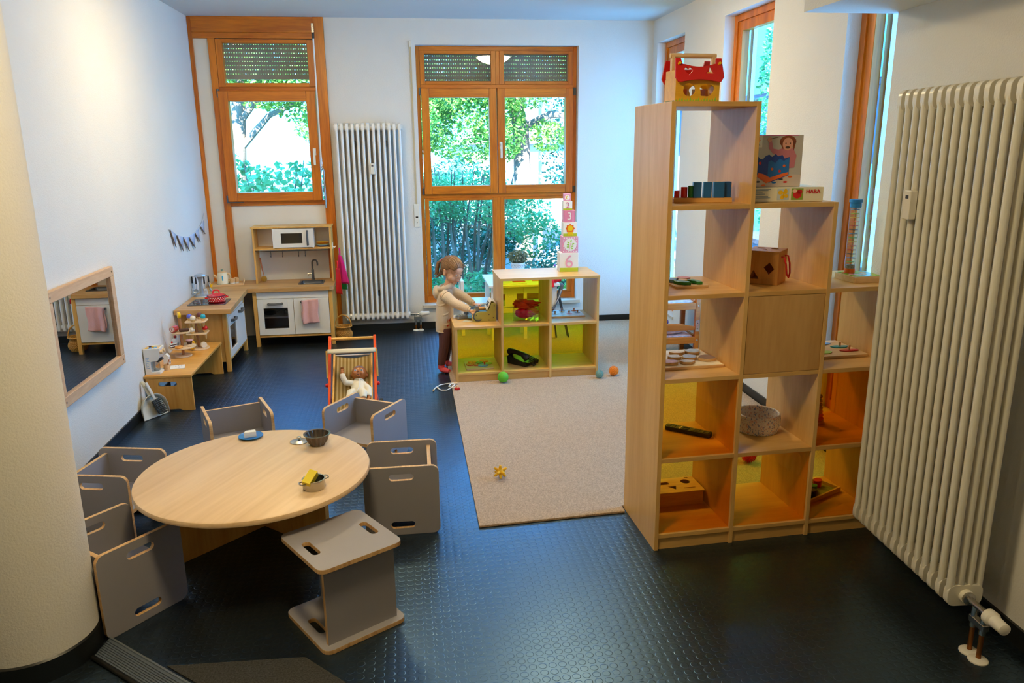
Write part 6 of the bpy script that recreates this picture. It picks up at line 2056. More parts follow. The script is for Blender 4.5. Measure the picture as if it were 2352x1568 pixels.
for s in (-1, 1):
    obj('handle', MB().tube([(s * 0.068, -0.024, 0.036), (s * 0.086, -0.02, 0.038), (s * 0.09, 0, 0.038), (s * 0.086, 0.02, 0.038), (s * 0.068, 0.024, 0.036)], 0.0065, 10), M_enam, t)
ld = obj('lid', MB().lathe([(0.0, 0.073), (0.02, 0.072), (0.05, 0.064), (0.072, 0.0545), (0.0735, 0.0545), (0.0, 0.0545)], 40), M_enam, t)
obj('lid_handle', MB().tube([(-0.026, 0, 0.068), (-0.024, 0, 0.088), (-0.012, 0, 0.097), (0.012, 0, 0.097), (0.024, 0, 0.088), (0.026, 0, 0.068)], 0.0062, 10), M_enam, ld)

M_sil = mat('silver grey plastic', 'A4AEB8', rough=0.3, metal=0.3)
t = thing('utensil_stand', 'silver toy utensil stand with domed top in the kitchen corner', 'utensil stand', (-1.80, 6.90, WZ))
obj('foot', MB().lathe([(0, 0), (0.062, 0), (0.058, 0.008), (0.02, 0.018), (0.014, 0.026), (0, 0.026)], 32), M_sil, t)
obj('pole', MB().lathe([(0.017, 0.024), (0.015, 0.09), (0.018, 0.14), (0.027, 0.175), (0, 0.175)], 24), M_sil, t)
obj('dome', MB().lathe([(0, 0.198), (0.02, 0.196), (0.04, 0.188), (0.052, 0.176), (0.05, 0.173), (0, 0.174)], 32), M_sil, t)
arm = MB()
for k in range(6):
    a = 2 * PI * k / 6 + 0.2
    arm.tube([(0.045 * math.cos(a), 0.045 * math.sin(a), 0.176), (0.066 * math.cos(a), 0.066 * math.sin(a), 0.176), (0.07 * math.cos(a), 0.07 * math.sin(a), 0.181)], 0.003, 6)
obj('hook_arms', arm, M_sil, t)
names = [('toy_whisk', 'whisk'), ('toy_ladle', 'ladle'), ('toy_spatula', 'slotted spatula'), ('toy_spoon', 'round spoon')]
for k, (nm, lb) in enumerate(names):
    a = 2 * PI * (3, 4, 5, 0)[k] / 6 + 0.2
    t2 = thing(nm, 'toy ' + lb + ' with black handle hanging from the utensil stand', 'utensil', (-1.80 + 0.066 * math.cos(a), 6.90 + 0.066 * math.sin(a), WZ + 0.172), a)
    obj('grip', MB().tube([(0, 0, 0.002), (0, 0, -0.055)], [0.006, 0.0075], 10), M_black, t2)
    obj('shaft', MB().tube([(0, 0, -0.054), (0.002, 0, -0.085), (0.006, 0, -0.10)], 0.003, 8), M_sil, t2)
    if nm == 'toy_spatula':
        obj('blade', MB().prism([(-0.014, -0.10), (0.014, -0.10), (0.022, -0.15), (-0.022, -0.15)], 0.0045, 0.0075, [[(x - 0.002, -0.145), (x + 0.002, -0.145), (x + 0.002, -0.115), (x - 0.002, -0.115)] for x in (-0.008, 0.0, 0.008)], plane='yz'), mat('pale grey nylon', 'B8BCC0', rough=0.5), t2)
    elif nm == 'toy_whisk':
        mb = MB()
        for j in range(4):
            b = PI * j / 4
            mb.tube([(0.006, 0, -0.10), (0.006 + 0.018 * math.cos(b), 0.018 * math.sin(b), -0.125), (0.006 + 0.014 * math.cos(b), 0.014 * math.sin(b), -0.148), (0.006, 0, -0.154)], 0.0014, 5)
            mb.tube([(0.006, 0, -0.10), (0.006 - 0.018 * math.cos(b), -0.018 * math.sin(b), -0.125), (0.006 - 0.014 * math.cos(b), -0.014 * math.sin(b), -0.148), (0.006, 0, -0.154)], 0.0014, 5)
        obj('wires', mb, M_sil, t2)
    else:
        r_ = 0.022 if nm == 'toy_ladle' else 0.019
        obj('bowl', MB().at((0.012, 0, -0.118), ry=R(70)).lathe([(0, -r_ * 0.7), (r_ * 0.6, -r_ * 0.55), (r_ * 0.95, -r_ * 0.15), (r_, 0.002), (r_ * 0.9, 0.0), (r_ * 0.5, -r_ * 0.42), (0, -r_ * 0.55)], 18), M_sil, t2)

t = thing('tea_tray', 'wooden toy tray with cut-out handles in the kitchen corner', 'tray', (-1.70, 7.44, WZ), R(14))
obj('bottom', MB().box(-0.135, 0.135, -0.07, 0.07, 0, 0.006), M_toy, t)
for s in (-1, 1):
    obj('long_rim', MB().box(-0.135, 0.135, s * 0.07 - 0.003, s * 0.07 + 0.003, 0.0, 0.018), M_toy, t)
    mb = MB()
    mb.M = MX.Translation((s * 0.138, 0, 0)) @ MX.Rotation(s * 0.35, 4, 'Y')
    mb.prism([(-0.07, 0), (0.07, 0), (0.05, 0.045), (-0.05, 0.045)], -0.003, 0.003, [slot(0, 0.028, 0.05, 0.014)[::-1]], plane='yz')
    obj('end_handle', mb, M_toy, t)
t = thing('toy_kettle', 'cream toy kettle with wooden spout and handle on the toy tray', 'kettle', (-1.737, 7.435, WZ + 0.0066), R(5))
obj('kettle_wall', MB().lathe([(0, 0.010), (0.052, 0.010), (0.051, 0.03), (0.044, 0.10), (0.038, 0.112), (0, 0.114)], 32), mat('cream kettle paint', 'EDE3C6', rough=0.45), t)
obj('base_ring', MB().lathe([(0, 0), (0.055, 0), (0.055, 0.0098), (0, 0.0098)], 32), mat('sage paint', '7FA49A', rough=0.5), t)
obj('lid', MB().lathe([(0, 0.114), (0.037, 0.114), (0.03, 0.122), (0, 0.124)], 28), M_toy, t)
obj('lid_knob', MB().lathe([(0.006, 0.124), (0.006, 0.132), (0.011, 0.138), (0.011, 0.142), (0, 0.143)], 16), MATS['sage paint'], t)
obj('spout', MB().tube([(-0.036, 0, 0.055), (-0.06, 0, 0.075), (-0.078, 0, 0.092)], [0.018, 0.013, 0.009], 14), M_toy, t)
obj('handle', MB().tube([(0.036, 0, 0.10), (0.06, 0, 0.098), (0.072, 0, 0.075), (0.066, 0, 0.048), (0.048, 0, 0.04)], 0.0085, 12), M_toy, t)
obj('gauge_print', MB().prism(slot(0.006, 0.064, 0.010, 0.0095)[:0] + rrect(0.0, 0.012, 0.04, 0.088, 0.0055, 4), -0.0505, -0.044, plane='xz'), mat('water blue print', '48B4DC', rough=0.4), t)
for k, (x, y, nm) in enumerate(((0.045, -0.02, 'front'), (0.085, 0.015, 'back'))):
    px_ = -1.70 + math.cos(R(14)) * x - math.sin(R(14)) * y
    py_ = 7.44 + math.sin(R(14)) * x + math.cos(R(14)) * y
    t2 = thing('toy_cup', 'wooden toy cup with white foot, ' + ('nearer the kettle' if k == 0 else 'at the end of the tray'), 'cup', (px_, py_, WZ + 0.0066))
    obj('foot', MB().lathe([(0, 0), (0.02, 0), (0.0215, 0.016), (0, 0.016)], 22), M_white, t2)
    obj('cup_wall', MB().lathe([(0, 0.0162), (0.0216, 0.0162), (0.025, 0.054), (0.021, 0.054), (0.018, 0.022), (0, 0.022)], 24), M_toy, t2)
o = obj('egg_cup', MB().lathe([(0, 0), (0.013, 0), (0.012, 0.006), (0.017, 0.026), (0.014, 0.026), (0.01, 0.008), (0, 0.008)], 20), M_yellow)
tag(o, 'tiny yellow cup alone in the kitchen corner beside the tray', 'cup', loc=(-1.825, 7.345, WZ))
t = thing('dish_brush', 'round dish brush with wooden handle leaning inside the hutch', 'brush', (-1.378, 7.515, WZ + 0.03))
obj('handle', MB().tube([(0.004, 0.0, 0.03), (-0.012, 0.025, 0.085), (-0.028, 0.045, 0.20)], [0.003, 0.006, 0.008], 12), MATS['reddish stick'], t)
mb = MB().ball((0, 0, 0.004), 0.018, 14, 10)
for k in range(110):
    z_ = 1 - 2 * (k + 0.5) / 110
    a = 2.39996 * k
    q = math.sqrt(1 - z_ * z_)
    d = V((q * math.cos(a), q * math.sin(a), z_))
    mb.tube([d * 0.015 + V((0, 0, 0.004)), d * 0.0285 + V((0, 0, 0.004))], 0.0022, 4)
obj('brush_head', mb, mat('straw bristles', 'C8A040', rough=0.8), t)
z = WTZ + 0.3306
for k, (m_, nm) in enumerate(((M_blue, 'blue'), (M_white, 'white'), (M_lgreen, 'green'), (M_orange, 'orange'), (M_yellow, 'yellow'))):
    o = obj('toy_plate', MB().lathe([(0, 0), (0.035, 0), (0.058, 0.008), (0.06, 0.0105), (0.056, 0.0115), (0.034, 0.004), (0, 0.004)], 32), m_)
    pl_ = ('lowest', 'second from the bottom', 'middle', 'second from the top', 'topmost')[k]
    tag(o, nm + ' toy plate, ' + pl_ + ' of the stack in the hutch', 'plate', 'stacked toy plates in the hutch', loc=(-0.808, 7.52, z))
    z += 0.0078
# inside the oven
t = thing('toy_pan', 'black toy frying pan on the shelf inside the white oven', 'pan', (-1.32, 7.36, 0.2808))
obj('dish', MB().lathe([(0, 0), (0.05, 0), (0.058, 0.022), (0.055, 0.022), (0.048, 0.004), (0, 0.004)], 28), M_black, t)
obj('handle', MB().tube([(0.055, 0, 0.018), (0.09, 0.02, 0.026)], 0.006, 8), M_black, t)
toy_pot('toy_pot', 'steel toy pot on the shelf inside the white oven', (-1.155, 7.36, 0.2808), 0.04, 0.04, M_steel, 0.0)
# towel over the door handle
t = thing('towel', 'folded pink cotton towel hanging over the grey handle of the white cupboard door', 'towel', (-0.925, 7.178, 0.43))


def towf(u, v):
    a = 0.075 * (2 * u - 1) * (1 - 0.06 * math.sin(PI * v))
    return (a + 0.004 * math.sin(7 * v), -0.008 * math.sin(9 * u + 1) * (0.3 + v) - 0.004 * math.sin(14 * u) - 0.004, 0.012 - 0.222 * v + 0.012 * (u - 0.5))


M_tow = mat('pink cotton', 'E4B0AC', rough=0.95, var=0.05, bump=0.3, bscale=160)
obj('front_layer', MB().grid(towf, 26, 20), M_tow, t, solid=0.006)
obj('back_layer', MB().grid(lambda u, v: (lambda p: (p[0] - 0.010, p[1] + 0.016, p[2] * 0.86 - 0.004))(towf(u, v)), 20, 16), M_tow, t, solid=0.005)
# bags on the hutch side
hk = thing('wall_hook', 'white hook on the right side of the kitchen hutch', 'hook', (-0.7195, 7.50, 0.895))
obj('plate', MB().box(0.0, 0.006, -0.012, 0.012, -0.03, 0.03), M_white, hk, bevel=0.002)
obj('peg', MB().tube([(0.006, 0, -0.012), (0.022, 0, -0.016), (0.03, 0, -0.004)], 0.005, 8), M_white, hk)


def apron(name, label, m_, loc, w_, h_, ph, tilt):
    t = thing(name, label, 'bag', loc)
    obj('cloth', MB().grid(lambda u, v: ((w_ * (0.35 + 0.65 * v)) * (u - 0.5) * 0.62 + tilt * v + 0.01 * math.sin(6 * u + ph), -(w_ * (0.35 + 0.65 * v)) * (u - 0.5) * 0.45 + 0.012 * math.sin(5 * u + 3 * v + ph), -0.07 - h_ * v), 14, 14), m_, t, solid=0.003)
    obj('strap', MB().tube([(0.0, 0.03, -0.075), (-0.002, 0.012, -0.02), (0.0, 0.0, 0.0), (0.004, -0.012, -0.02), (0.004, -0.03, -0.075)], 0.006, 6, flat=0.4), m_, t)
    return t


apron('cloth_bag', 'bright pink cloth bag hanging outermost beside the kitchen hutch', mat('magenta cotton', 'D81E7C', rough=0.9), (-0.652, 7.455, 0.875), 0.18, 0.27, 0.5, 0.02)
apron('cloth_bag', 'green cloth bag hanging behind the pink bag', mat('green cotton', '1E9A50', rough=0.9), (-0.655, 7.50, 0.87), 0.13, 0.33, 1.6, 0.005)
apron('cloth_bag', 'red cloth bag hanging closest to the kitchen hutch', mat('red cotton', 'D02028', rough=0.9), (-0.678, 7.415, 0.76), 0.10, 0.25, 2.8, 0.0)

# wicker basket on the floor
t = thing('wicker_basket', 'small wicker basket with arched handle beside the kitchen and white radiator', 'basket', (-0.655, 7.39, 0))
M_wick = mat('golden wicker', 'C08A38', rough=0.6, var=0.3, vscale=70)
mb = MB()
NR = 13
for k in range(NR):
    u = k / (NR - 1)
    r_ = 0.052 + 0.024 * math.sin(PI * min(1, u * 1.15 + 0.1)) + 0.006 * u
    n_ = 48
    mb.tube([((r_ + 0.0032 * (1 if (j + k) % 2 else -1)) * math.cos(2 * PI * j / n_), (r_ + 0.0032 * (1 if (j + k) % 2 else -1)) * math.sin(2 * PI * j / n_), 0.006 + 0.0098 * k) for j in range(n_)], 0.0052, 6, closed=True)
obj('woven_wall', mb, M_wick, t)
obj('bottom', MB().lathe([(0, 0.001), (0.054, 0.001), (0.054, 0.006), (0, 0.006)], 24), M_wick, t)
obj('rim', MB().tube([(0.077 * math.cos(a), 0.077 * math.sin(a), 0.13) for a in [2 * PI * k / 36 for k in range(36)]], 0.007, 8, closed=True), M_wick, t)
obj('handle', MB().tube([(-0.076 * math.cos(a), 0.0, 0.125 + 0.115 * math.sin(a)) for a in [PI * k / 14 for k in range(15)]], 0.0062, 8), M_wick, t)

# bunting
t = thing('bunting', 'small grey fabric bunting of six pennants strung on the left wall', 'bunting', (-1.878, 0, 0))
sp = [(6.44, 1.19), (6.609, 1.123), (6.786, 1.088), (6.954, 1.069), (7.159, 1.08), (7.371, 1.116), (7.50, 1.165), (7.56, 1.22)]
obj('string', MB().tube([(0.006, y, z) for y, z in sp], 0.0035, 6), mat('pale ribbon', 'CCD2E0', rough=0.8), t)
M_pen = mat('grey blue linen', 'B6BED4', rough=0.9, var=0.08)
M_pedge = mat('brown seam', '7A6456', rough=0.9)
pn = [(6.455, 6.60, 1.180, 1.128, 6.49, 1.042), (6.62, 6.78, 1.118, 1.09, 6.685, 0.985), (6.79, 6.95, 1.086, 1.070, 6.86, 0.965), (6.965, 7.14, 1.068, 1.078, 7.055, 0.962), (7.165, 7.30, 1.080, 1.10, 7.24, 0.992), (7.375, 7.50, 1.117, 1.16, 7.435, 1.045)]
for a, b, za, zb, yt, zt in pn:
    mb = MB()
    va = [mb.v((0.006, a, za)), mb.v((0.010, b, zb)), mb.v((0.012, yt + 0.05, zt - 0.01))]
    mb.f(va)
    p0 = obj('pennant', mb, M_pen, t, solid=0.002)
    obj('seam', MB().tube([(0.008, a, za), (0.016, yt + 0.045, zt - 0.008)], 0.004, 5), M_pedge, p0)
# ================================================================== doll pushchair
t = thing('doll_pushchair', 'orange wooden doll pushchair with striped seat behind the grey cube chairs', 'pushchair', (-0.405, 4.98, 0))
M_or = mat('orange lacquer', 'F0561A', rough=0.35)
M_nat = wood('varnished beech rail', 'D09030', 'EAB458', 'y', 1.5, rough=0.4)
for s in (-1, 1):
    obj('push_rail', MB().bar((s * 0.150, -0.20, 0.055), (s * 0.150, 0.215, 0.560), 0.018, 0.03), M_or, t, bevel=0.003)
    obj('stand_leg', MB().bar((s * 0.150, -0.06, 0.24), (s * 0.150, 0.23, 0.05), 0.016, 0.026), M_or, t, bevel=0.003)
    obj('seat_rail', MB().bar((s * 0.124, -0.20, 0.125), (s * 0.124, 0.175, 0.442), 0.014, 0.022), M_nat, t, bevel=0.003)
    obj('canopy_arm', MB().bar((s * 0.163, 0.02, 0.325), (s * 0.163, 0.075, 0.500), 0.012, 0.022), M_nat, t, bevel=0.003)
    obj('knob', MB().ball((s * 0.165, -0.005, 0.285), 0.014, 14, 10), M_red, t)
    for y in (-0.20, 0.23):
        wl = obj('wheel', MB().at((s * 0.17, y, 0.05), ry=PI / 2).lathe([(0, -0.009), (0.042, -0.009), (0.05, -0.006), (0.05, 0.006), (0.042, 0.009), (0, 0.009)], 28), M_nat, t)
        obj('tyre', MB().at((s * 0.17, y, 0.05), ry=PI / 2).lathe([(0.046, -0.010), (0.0505, -0.008), (0.0505, 0.008), (0.046, 0.010)], 28), M_black, wl)
for y in (-0.20, 0.23):
    obj('axle', MB().cyl((-0.17, y, 0.05), (0.17, y, 0.05), 0.005, seg=10), M_nat, t)
obj('push_bar', MB().cyl((-0.142, 0.21, 0.545), (0.142, 0.21, 0.545), 0.0105, seg=14), M_nat, t)
mstripe, nt, out = newmat('olive striped seat cloth')
p_ = N(nt, 'BsdfPrincipled', Roughness=0.9)
tc_ = N(nt, 'TexCoord')
sx = N(nt, 'SeparateXYZ')
nt.links.new(tc_.outputs['Object'], sx.inputs[0])
mm = N(nt, 'Math', operation='MULTIPLY')
mm.inputs[1].default_value = 42.0
nt.links.new(sx.outputs['X'], mm.inputs[0])
fr = N(nt, 'Math', operation='FRACT')
nt.links.new(mm.outputs[0], fr.inputs[0])
rp_ = N(nt, 'ValToRGB')
rp_.color_ramp.interpolation = 'CONSTANT'
rp_.color_ramp.elements[0].color = lin('8A7038') + (1,)
rp_.color_ramp.elements[1].position = 0.55
rp_.color_ramp.elements[1].color = lin('B29C6C') + (1,)
nt.links.new(fr.outputs[0], rp_.inputs['Fac'])
nt.links.new(rp_.outputs['Color'], p_.inputs['Base Color'])
nt.links.new(p_.outputs[0], out.inputs['Surface'])
obj('seat_cloth', MB().grid(lambda u, v: (0.117 * (2 * u - 1), -0.19 + 0.36 * v, 0.132 + 0.304 * v - 0.018 * math.sin(PI * u) - 0.012 * math.sin(PI * v)), 14, 14), mstripe, t, solid=0.003)
obj('seat_hem', MB().cyl((-0.117, 0.172, 0.438), (0.117, 0.172, 0.438), 0.004, seg=8), M_print, t)
obj('canopy_roll', MB().grid(lambda u, v: (0.157 * (2 * u - 1), 0.055 + 0.045 * v, 0.497 + 0.014 * math.sin(PI * v) - 0.012 * (1 - v)), 8, 8), mat('cream canvas', 'D8CCAC', rough=0.9), t, solid=0.004)
obj('canopy_rod', MB().cyl((-0.157, 0.072, 0.488), (0.157, 0.072, 0.488), 0.009, seg=12), M_nat, t)


# ================================================================== figures
def fuse(name, mb, m_, parent, voxel=0.004, it=6, fac=0.5):
    o = obj(name, mb, m_, parent, recalc=True)
    md = o.modifiers.new('fuse', 'REMESH')
    md.mode = 'VOXEL'
    md.voxel_size = voxel
    md.use_smooth_shade = True
    ms = o.modifiers.new('soften', 'SMOOTH')
    ms.iterations = it
    ms.factor = fac
    return o


def loft(mb, rings, seg=28):
    """closed body from stacked ellipses (cx, cy, z, rx, ry, turn)"""
    rr_ = []
    for cx, cy_, z, rx, ry, a in rings:
        ca, sa = math.cos(a), math.sin(a)
        r0 = []
        for k in range(seg):
            th = 2 * PI * k / seg
            x, y = rx * math.cos(th), ry * math.sin(th)
            r0.append(mb.v((cx + ca * x - sa * y, cy_ + sa * x + ca * y, z)))
        rr_.append(r0)
    for a, b in zip(rr_, rr_[1:]):
        for k in range(seg):
            mb.f([a[k], a[(k + 1) % seg], b[(k + 1) % seg], b[k]])
    mb.f(list(reversed(rr_[0])))
    mb.f(rr_[-1])
    return mb


def skinmat(name, hx, sub=0.12, rough=0.5):
    m = mat(name, hx, rough=rough, var=0.04, vscale=18)
    p = [n for n in m.node_tree.nodes if n.type == 'BSDF_PRINCIPLED'][0]
    p.inputs['Subsurface Weight'].default_value = sub
    p.inputs['Subsurface Radius'].default_value = (0.012, 0.005, 0.003)
    p.inputs['Subsurface Scale'].default_value = 0.5
    return m


# ---- the doll in the pushchair
M_doll = mat('brown doll vinyl', 'A86630', rough=0.32, var=0.03)
M_onesie = mat('cream doll cotton', 'E8DEC6', rough=0.9, var=0.03, bump=0.2, bscale=120)
dl = thing('baby_doll', 'brown baby doll in a cream suit lying in the doll pushchair, one arm raised', 'doll', (-0.368, 4.955, 0.265))
dl.rotation_euler = (R(-50), 0, R(-4))     # local +Z runs up the sloping seat, local -Y looks to the room
mb = MB()
mb.ball((0, -0.008, 0.108), (0.052, 0.05, 0.054), 24, 16)
mb.ball((0, -0.022, 0.092), (0.042, 0.036, 0.036), 20, 12)
for s in (-1, 1):
    mb.ball((s * 0.023, -0.047, 0.083), 0.015, 12, 8)
    mb.ball((s * 0.053, 0.0, 0.098), (0.008, 0.012, 0.016), 12, 8)
mb.ball((0, -0.062, 0.093), 0.0075, 12, 8)
mb.ball((0, -0.050, 0.062), (0.014, 0.01, 0.009), 12, 8)
mb.tube([(0, 0, 0.045), (0, 0, 0.075)], 0.022, 12)
mb.ball((0, 0, 0.0), (0.042, 0.034, 0.055), 18, 12)
for pts, rr_ in (([(-0.045, -0.005, 0.03), (-0.082, -0.03, 0.025), (-0.105, -0.05, 0.07), (-0.106, -0.052, 0.095)], [0.017, 0.016, 0.013, 0.012]),
                 ([(0.045, -0.005, 0.025), (0.07, -0.012, -0.02), (0.075, -0.02, -0.07), (0.074, -0.022, -0.09)], [0.017, 0.016, 0.013, 0.011]),
                 ([(-0.025, -0.005, -0.045), (-0.04, -0.05, -0.07), (-0.045, -0.055, -0.13)], [0.024, 0.021, 0.016]),
                 ([(0.025, -0.005, -0.045), (0.04, -0.05, -0.07), (0.045, -0.055, -0.13)], [0.024, 0.021, 0.016])):
    mb.tube(pts, rr_, 12)
for cx, cy_, cz, s in ((-0.107, -0.052, 0.105, 1), (0.074, -0.024, -0.10, -1)):
    mb.ball((cx, cy_, cz), (0.012, 0.009, 0.013), 12, 8)
    for k in range(4):
        mb.tube([(cx - 0.009 + 0.006 * k, cy_ - 0.003, cz + s * 0.008), (cx - 0.009 + 0.006 * k, cy_ - 0.010, cz + s * 0.018), (cx - 0.008 + 0.005 * k, cy_ - 0.016, cz + s * 0.015)], 0.0036, 6)
    mb.tube([(cx + 0.009, cy_ - 0.004, cz), (cx + 0.015, cy_ - 0.010, cz + s * 0.008)], 0.004, 6)
for s in (-1, 1):
    mb.tube([(s * 0.045, -0.05, -0.125), (s * 0.045, -0.075, -0.14)], [0.014, 0.012], 10)
fuse('body', mb, M_doll, dl, 0.0026, 5)
mb = MB()
loft(mb, [(0, 0, -0.06, 0.043, 0.037, 0), (0, 0, -0.02, 0.048, 0.041, 0), (0, 0, 0.02, 0.05, 0.038, 0), (0, 0, 0.042, 0.042, 0.03, 0), (0, 0, 0.052, 0.027, 0.025, 0)], 24)
mb.tube([(-0.03, -0.002, 0.03), (-0.082, -0.03, 0.025), (-0.102, -0.046, 0.062), (-0.105, -0.05, 0.078)], [0.022, 0.022, 0.019, 0.0185], 12)
mb.tube([(0.03, -0.002, 0.028), (0.07, -0.012, -0.02), (0.075, -0.02, -0.072), (0.0745, -0.021, -0.082)], [0.022, 0.022, 0.0185, 0.018], 12)
for s in (-1, 1):
    mb.tube([(s * 0.022, -0.003, -0.04), (s * 0.04, -0.05, -0.07), (s * 0.045, -0.055, -0.115)], [0.031, 0.027, 0.022], 12)
fuse('suit', mb, M_onesie, dl, 0.003, 4)
obj('wrap_seam', MB().tube([(0.008, -0.034, 0.05), (0.012, -0.043, 0.02), (0.01, -0.046, -0.02), (0.0, -0.042, -0.05)], 0.0025, 6), M_print, dl)
obj('collar', MB().tube([(0.03 * math.cos(a), 0.028 * math.sin(a), 0.051) for a in [2 * PI * k / 24 for k in range(24)]], 0.006, 8, closed=True), M_onesie, dl)
for s in (-1, 1):
    e_ = obj('eye', MB().ball((s * 0.0205, -0.0535, 0.104), (0.0085, 0.005, 0.0075), 14, 10), mat('doll eye white', 'E8E4DC', rough=0.15), dl)
    obj('iris', MB().ball((s * 0.0205, -0.0575, 0.104), (0.0048, 0.0022, 0.0052), 12, 8), mat('blue iris', '3A5C8C', rough=0.15), e_)
obj('mouth', MB().ball((0.0, -0.0575, 0.068), (0.0075, 0.004, 0.005), 12, 8), mat('dark doll mouth', '3A1812', rough=0.5), dl)
obj('lips', MB().tube([(0.0095 * math.cos(a), -0.0585, 0.068 + 0.0065 * math.sin(a)) for a in [2 * PI * k / 20 for k in range(20)]], 0.0024, 6, closed=True), mat('doll lips', 'A4562E', rough=0.35), dl)

# ---- the toddler at the low shelf
M_skin = skinmat('toddler skin', 'E2AE8C')
M_hood = mat('cream fleece', 'DCC4A4', rough=0.95, var=0.03, bump=0.25, bscale=120, sheen=0.3)
M_legg = mat('plum leggings', '5A3638', rough=0.9, var=0.06, bump=0.2, bscale=90)
M_sock = mat('coral pink socks', 'E0545C', rough=0.95, bump=0.3, bscale=140)
M_hair = mat('light brown hair', '85613C', rough=0.45, var=0.25, vscale=40)
tp = thing('person', 'toddler in a cream hoodie, plum leggings and pink socks pressing the toy cash register', 'person', (0.25, 6.18, 0))
HC = V((0.088, -0.032, 0.838))
HM = MX.Translation(HC) @ MX.Rotation(R(-47), 4, 'Z') @ MX.Rotation(R(22), 4, 'Y') @ MX.Diagonal((1.06, 1.06, 1.06, 1))


def head(mb):
    mb.M = HM
    return mb


mb = MB()
# legs, trunk, arms under the clothes
LEG = [([(0.018, -0.048, 0.37), (0.004, -0.058, 0.215), (-0.024, -0.064, 0.07), (-0.026, -0.065, 0.03)], [0.047, 0.038, 0.026, 0.026]),
       ([(0.03, 0.045, 0.37), (0.038, 0.066, 0.215), (0.022, 0.085, 0.07), (0.022, 0.086, 0.03)], [0.047, 0.038, 0.026, 0.026])]
for pts, rr_ in LEG:
    mb.tube(pts, rr_, 14)
FEET = [((-0.026, -0.066, 0.026), (0.040, -0.118, 0.020)), ((0.020, 0.088, 0.026), (0.088, 0.092, 0.020))]
for a, b in FEET:
    a, b = V(a), V(b)
    mb.tube([a, a.lerp(b, 0.5) + V((0, 0, -0.002)), b], [0.022, 0.022, 0.014], 12, flat=0.85)
loft(mb, [(0.02, 0, 0.33, 0.06, 0.085, -0.3), (0.02, 0, 0.45, 0.058, 0.08, -0.3), (0.026, 0, 0.58, 0.055, 0.078, -0.3), (0.036, 0, 0.665, 0.04, 0.07, -0.3), (0.046, -0.004, 0.70, 0.03, 0.032, -0.3)])
mb.tube([(0.04, 0, 0.66), (0.055, -0.008, 0.71), (0.078, -0.024, 0.775)], [0.036, 0.034, 0.038], 14)
mb.tube([(0.0, -0.078, 0.652), (0.088, -0.125, 0.590), (0.190, -0.157, 0.545), (0.212, -0.163, 0.534)], [0.03, 0.026, 0.019, 0.016], 12)
mb.tube([(0.06, 0.075, 0.655), (0.165, 0.062, 0.612), (0.250, 0.015, 0.556), (0.264, 0.0, 0.550)], [0.03, 0.026, 0.019, 0.016], 12)
# right hand: index finger stretched, the others curled
mb.ball((0.226, -0.168, 0.526), (0.021, 0.020, 0.015), 14, 10)
for pts in ([(0.236, -0.162, 0.530), (0.254, -0.168, 0.529), (0.267, -0.174, 0.525), (0.279, -0.179, 0.521)],
            [(0.237, -0.174, 0.525), (0.252, -0.180, 0.520), (0.255, -0.182, 0.508), (0.247, -0.181, 0.503)],
            [(0.231, -0.183, 0.520), (0.244, -0.190, 0.513), (0.245, -0.191, 0.502), (0.237, -0.189, 0.499)],
            [(0.223, -0.187, 0.517), (0.233, -0.195, 0.509), (0.233, -0.195, 0.500), (0.227, -0.193, 0.498)],
            [(0.222, -0.151, 0.522), (0.236, -0.146, 0.517), (0.249, -0.150, 0.514)]):
    n_ = len(pts)
    mb.tube(pts, [0.0062, 0.0058, 0.0052, 0.0042][:n_] if n_ == 4 else [0.007, 0.0062, 0.005], 8)
# left hand resting on the register, fingers spread
mb.ball((0.276, -0.014, 0.546), (0.020, 0.019, 0.012), 14, 10)
for pts in ([(0.288, -0.004, 0.548), (0.303, -0.006, 0.549), (0.318, -0.012, 0.543)],
            [(0.290, -0.014, 0.547), (0.306, -0.020, 0.548), (0.320, -0.028, 0.542)],
            [(0.288, -0.024, 0.546), (0.302, -0.033, 0.546), (0.314, -0.042, 0.540)],
            [(0.282, -0.031, 0.544), (0.292, -0.042, 0.543), (0.300, -0.050, 0.538)],
            [(0.270, 0.002, 0.546), (0.282, 0.014, 0.547), (0.294, 0.018, 0.544)]):
    mb.tube(pts, [0.0062, 0.0055, 0.0045], 8)
# head
head(mb)
mb.ball((-0.010, 0, 0.020), (0.082, 0.070, 0.076), 32, 20)
mb.ball((0.022, 0, -0.026), (0.057, 0.062, 0.060), 26, 16)
mb.ball((0.040, 0, 0.022), (0.042, 0.056, 0.046), 22, 14)
for s in (-1, 1):
    mb.ball((0.044, s * 0.034, -0.036), (0.029, 0.029, 0.029), 16, 10)
    mb.ball((0.0665, s * 0.0265, -0.001), (0.0105, 0.015, 0.010), 14, 10)
    mb.ball((-0.006, s * 0.069, -0.016), (0.015, 0.008, 0.024), 14, 10)
    mb.tube([(-0.006 + 0.014 * math.cos(a), s * 0.076, -0.012 + 0.022 * math.sin(a)) for a in [R(-70 + 230 * k / 10) for k in range(11)]], 0.0042, 8)
mb.ball((0.056, 0, -0.078), (0.018, 0.02, 0.015), 14, 10)
mb.tube([(0.071, 0, 0.012), (0.077, 0, -0.006), (0.083, 0, -0.020)], [0.008, 0.0085, 0.010], 10)
for s in (-1, 1):
    mb.ball((0.079, s * 0.0085, -0.024), (0.008, 0.0065, 0.0055), 10, 8)
mb.ball((0.0775, 0, -0.0465), (0.007, 0.015, 0.005), 14, 8)
mb.ball((0.0745, 0, -0.057), (0.0075, 0.0125, 0.0055), 14, 8)
body = fuse('body', mb, M_skin, tp, 0.0026, 5)

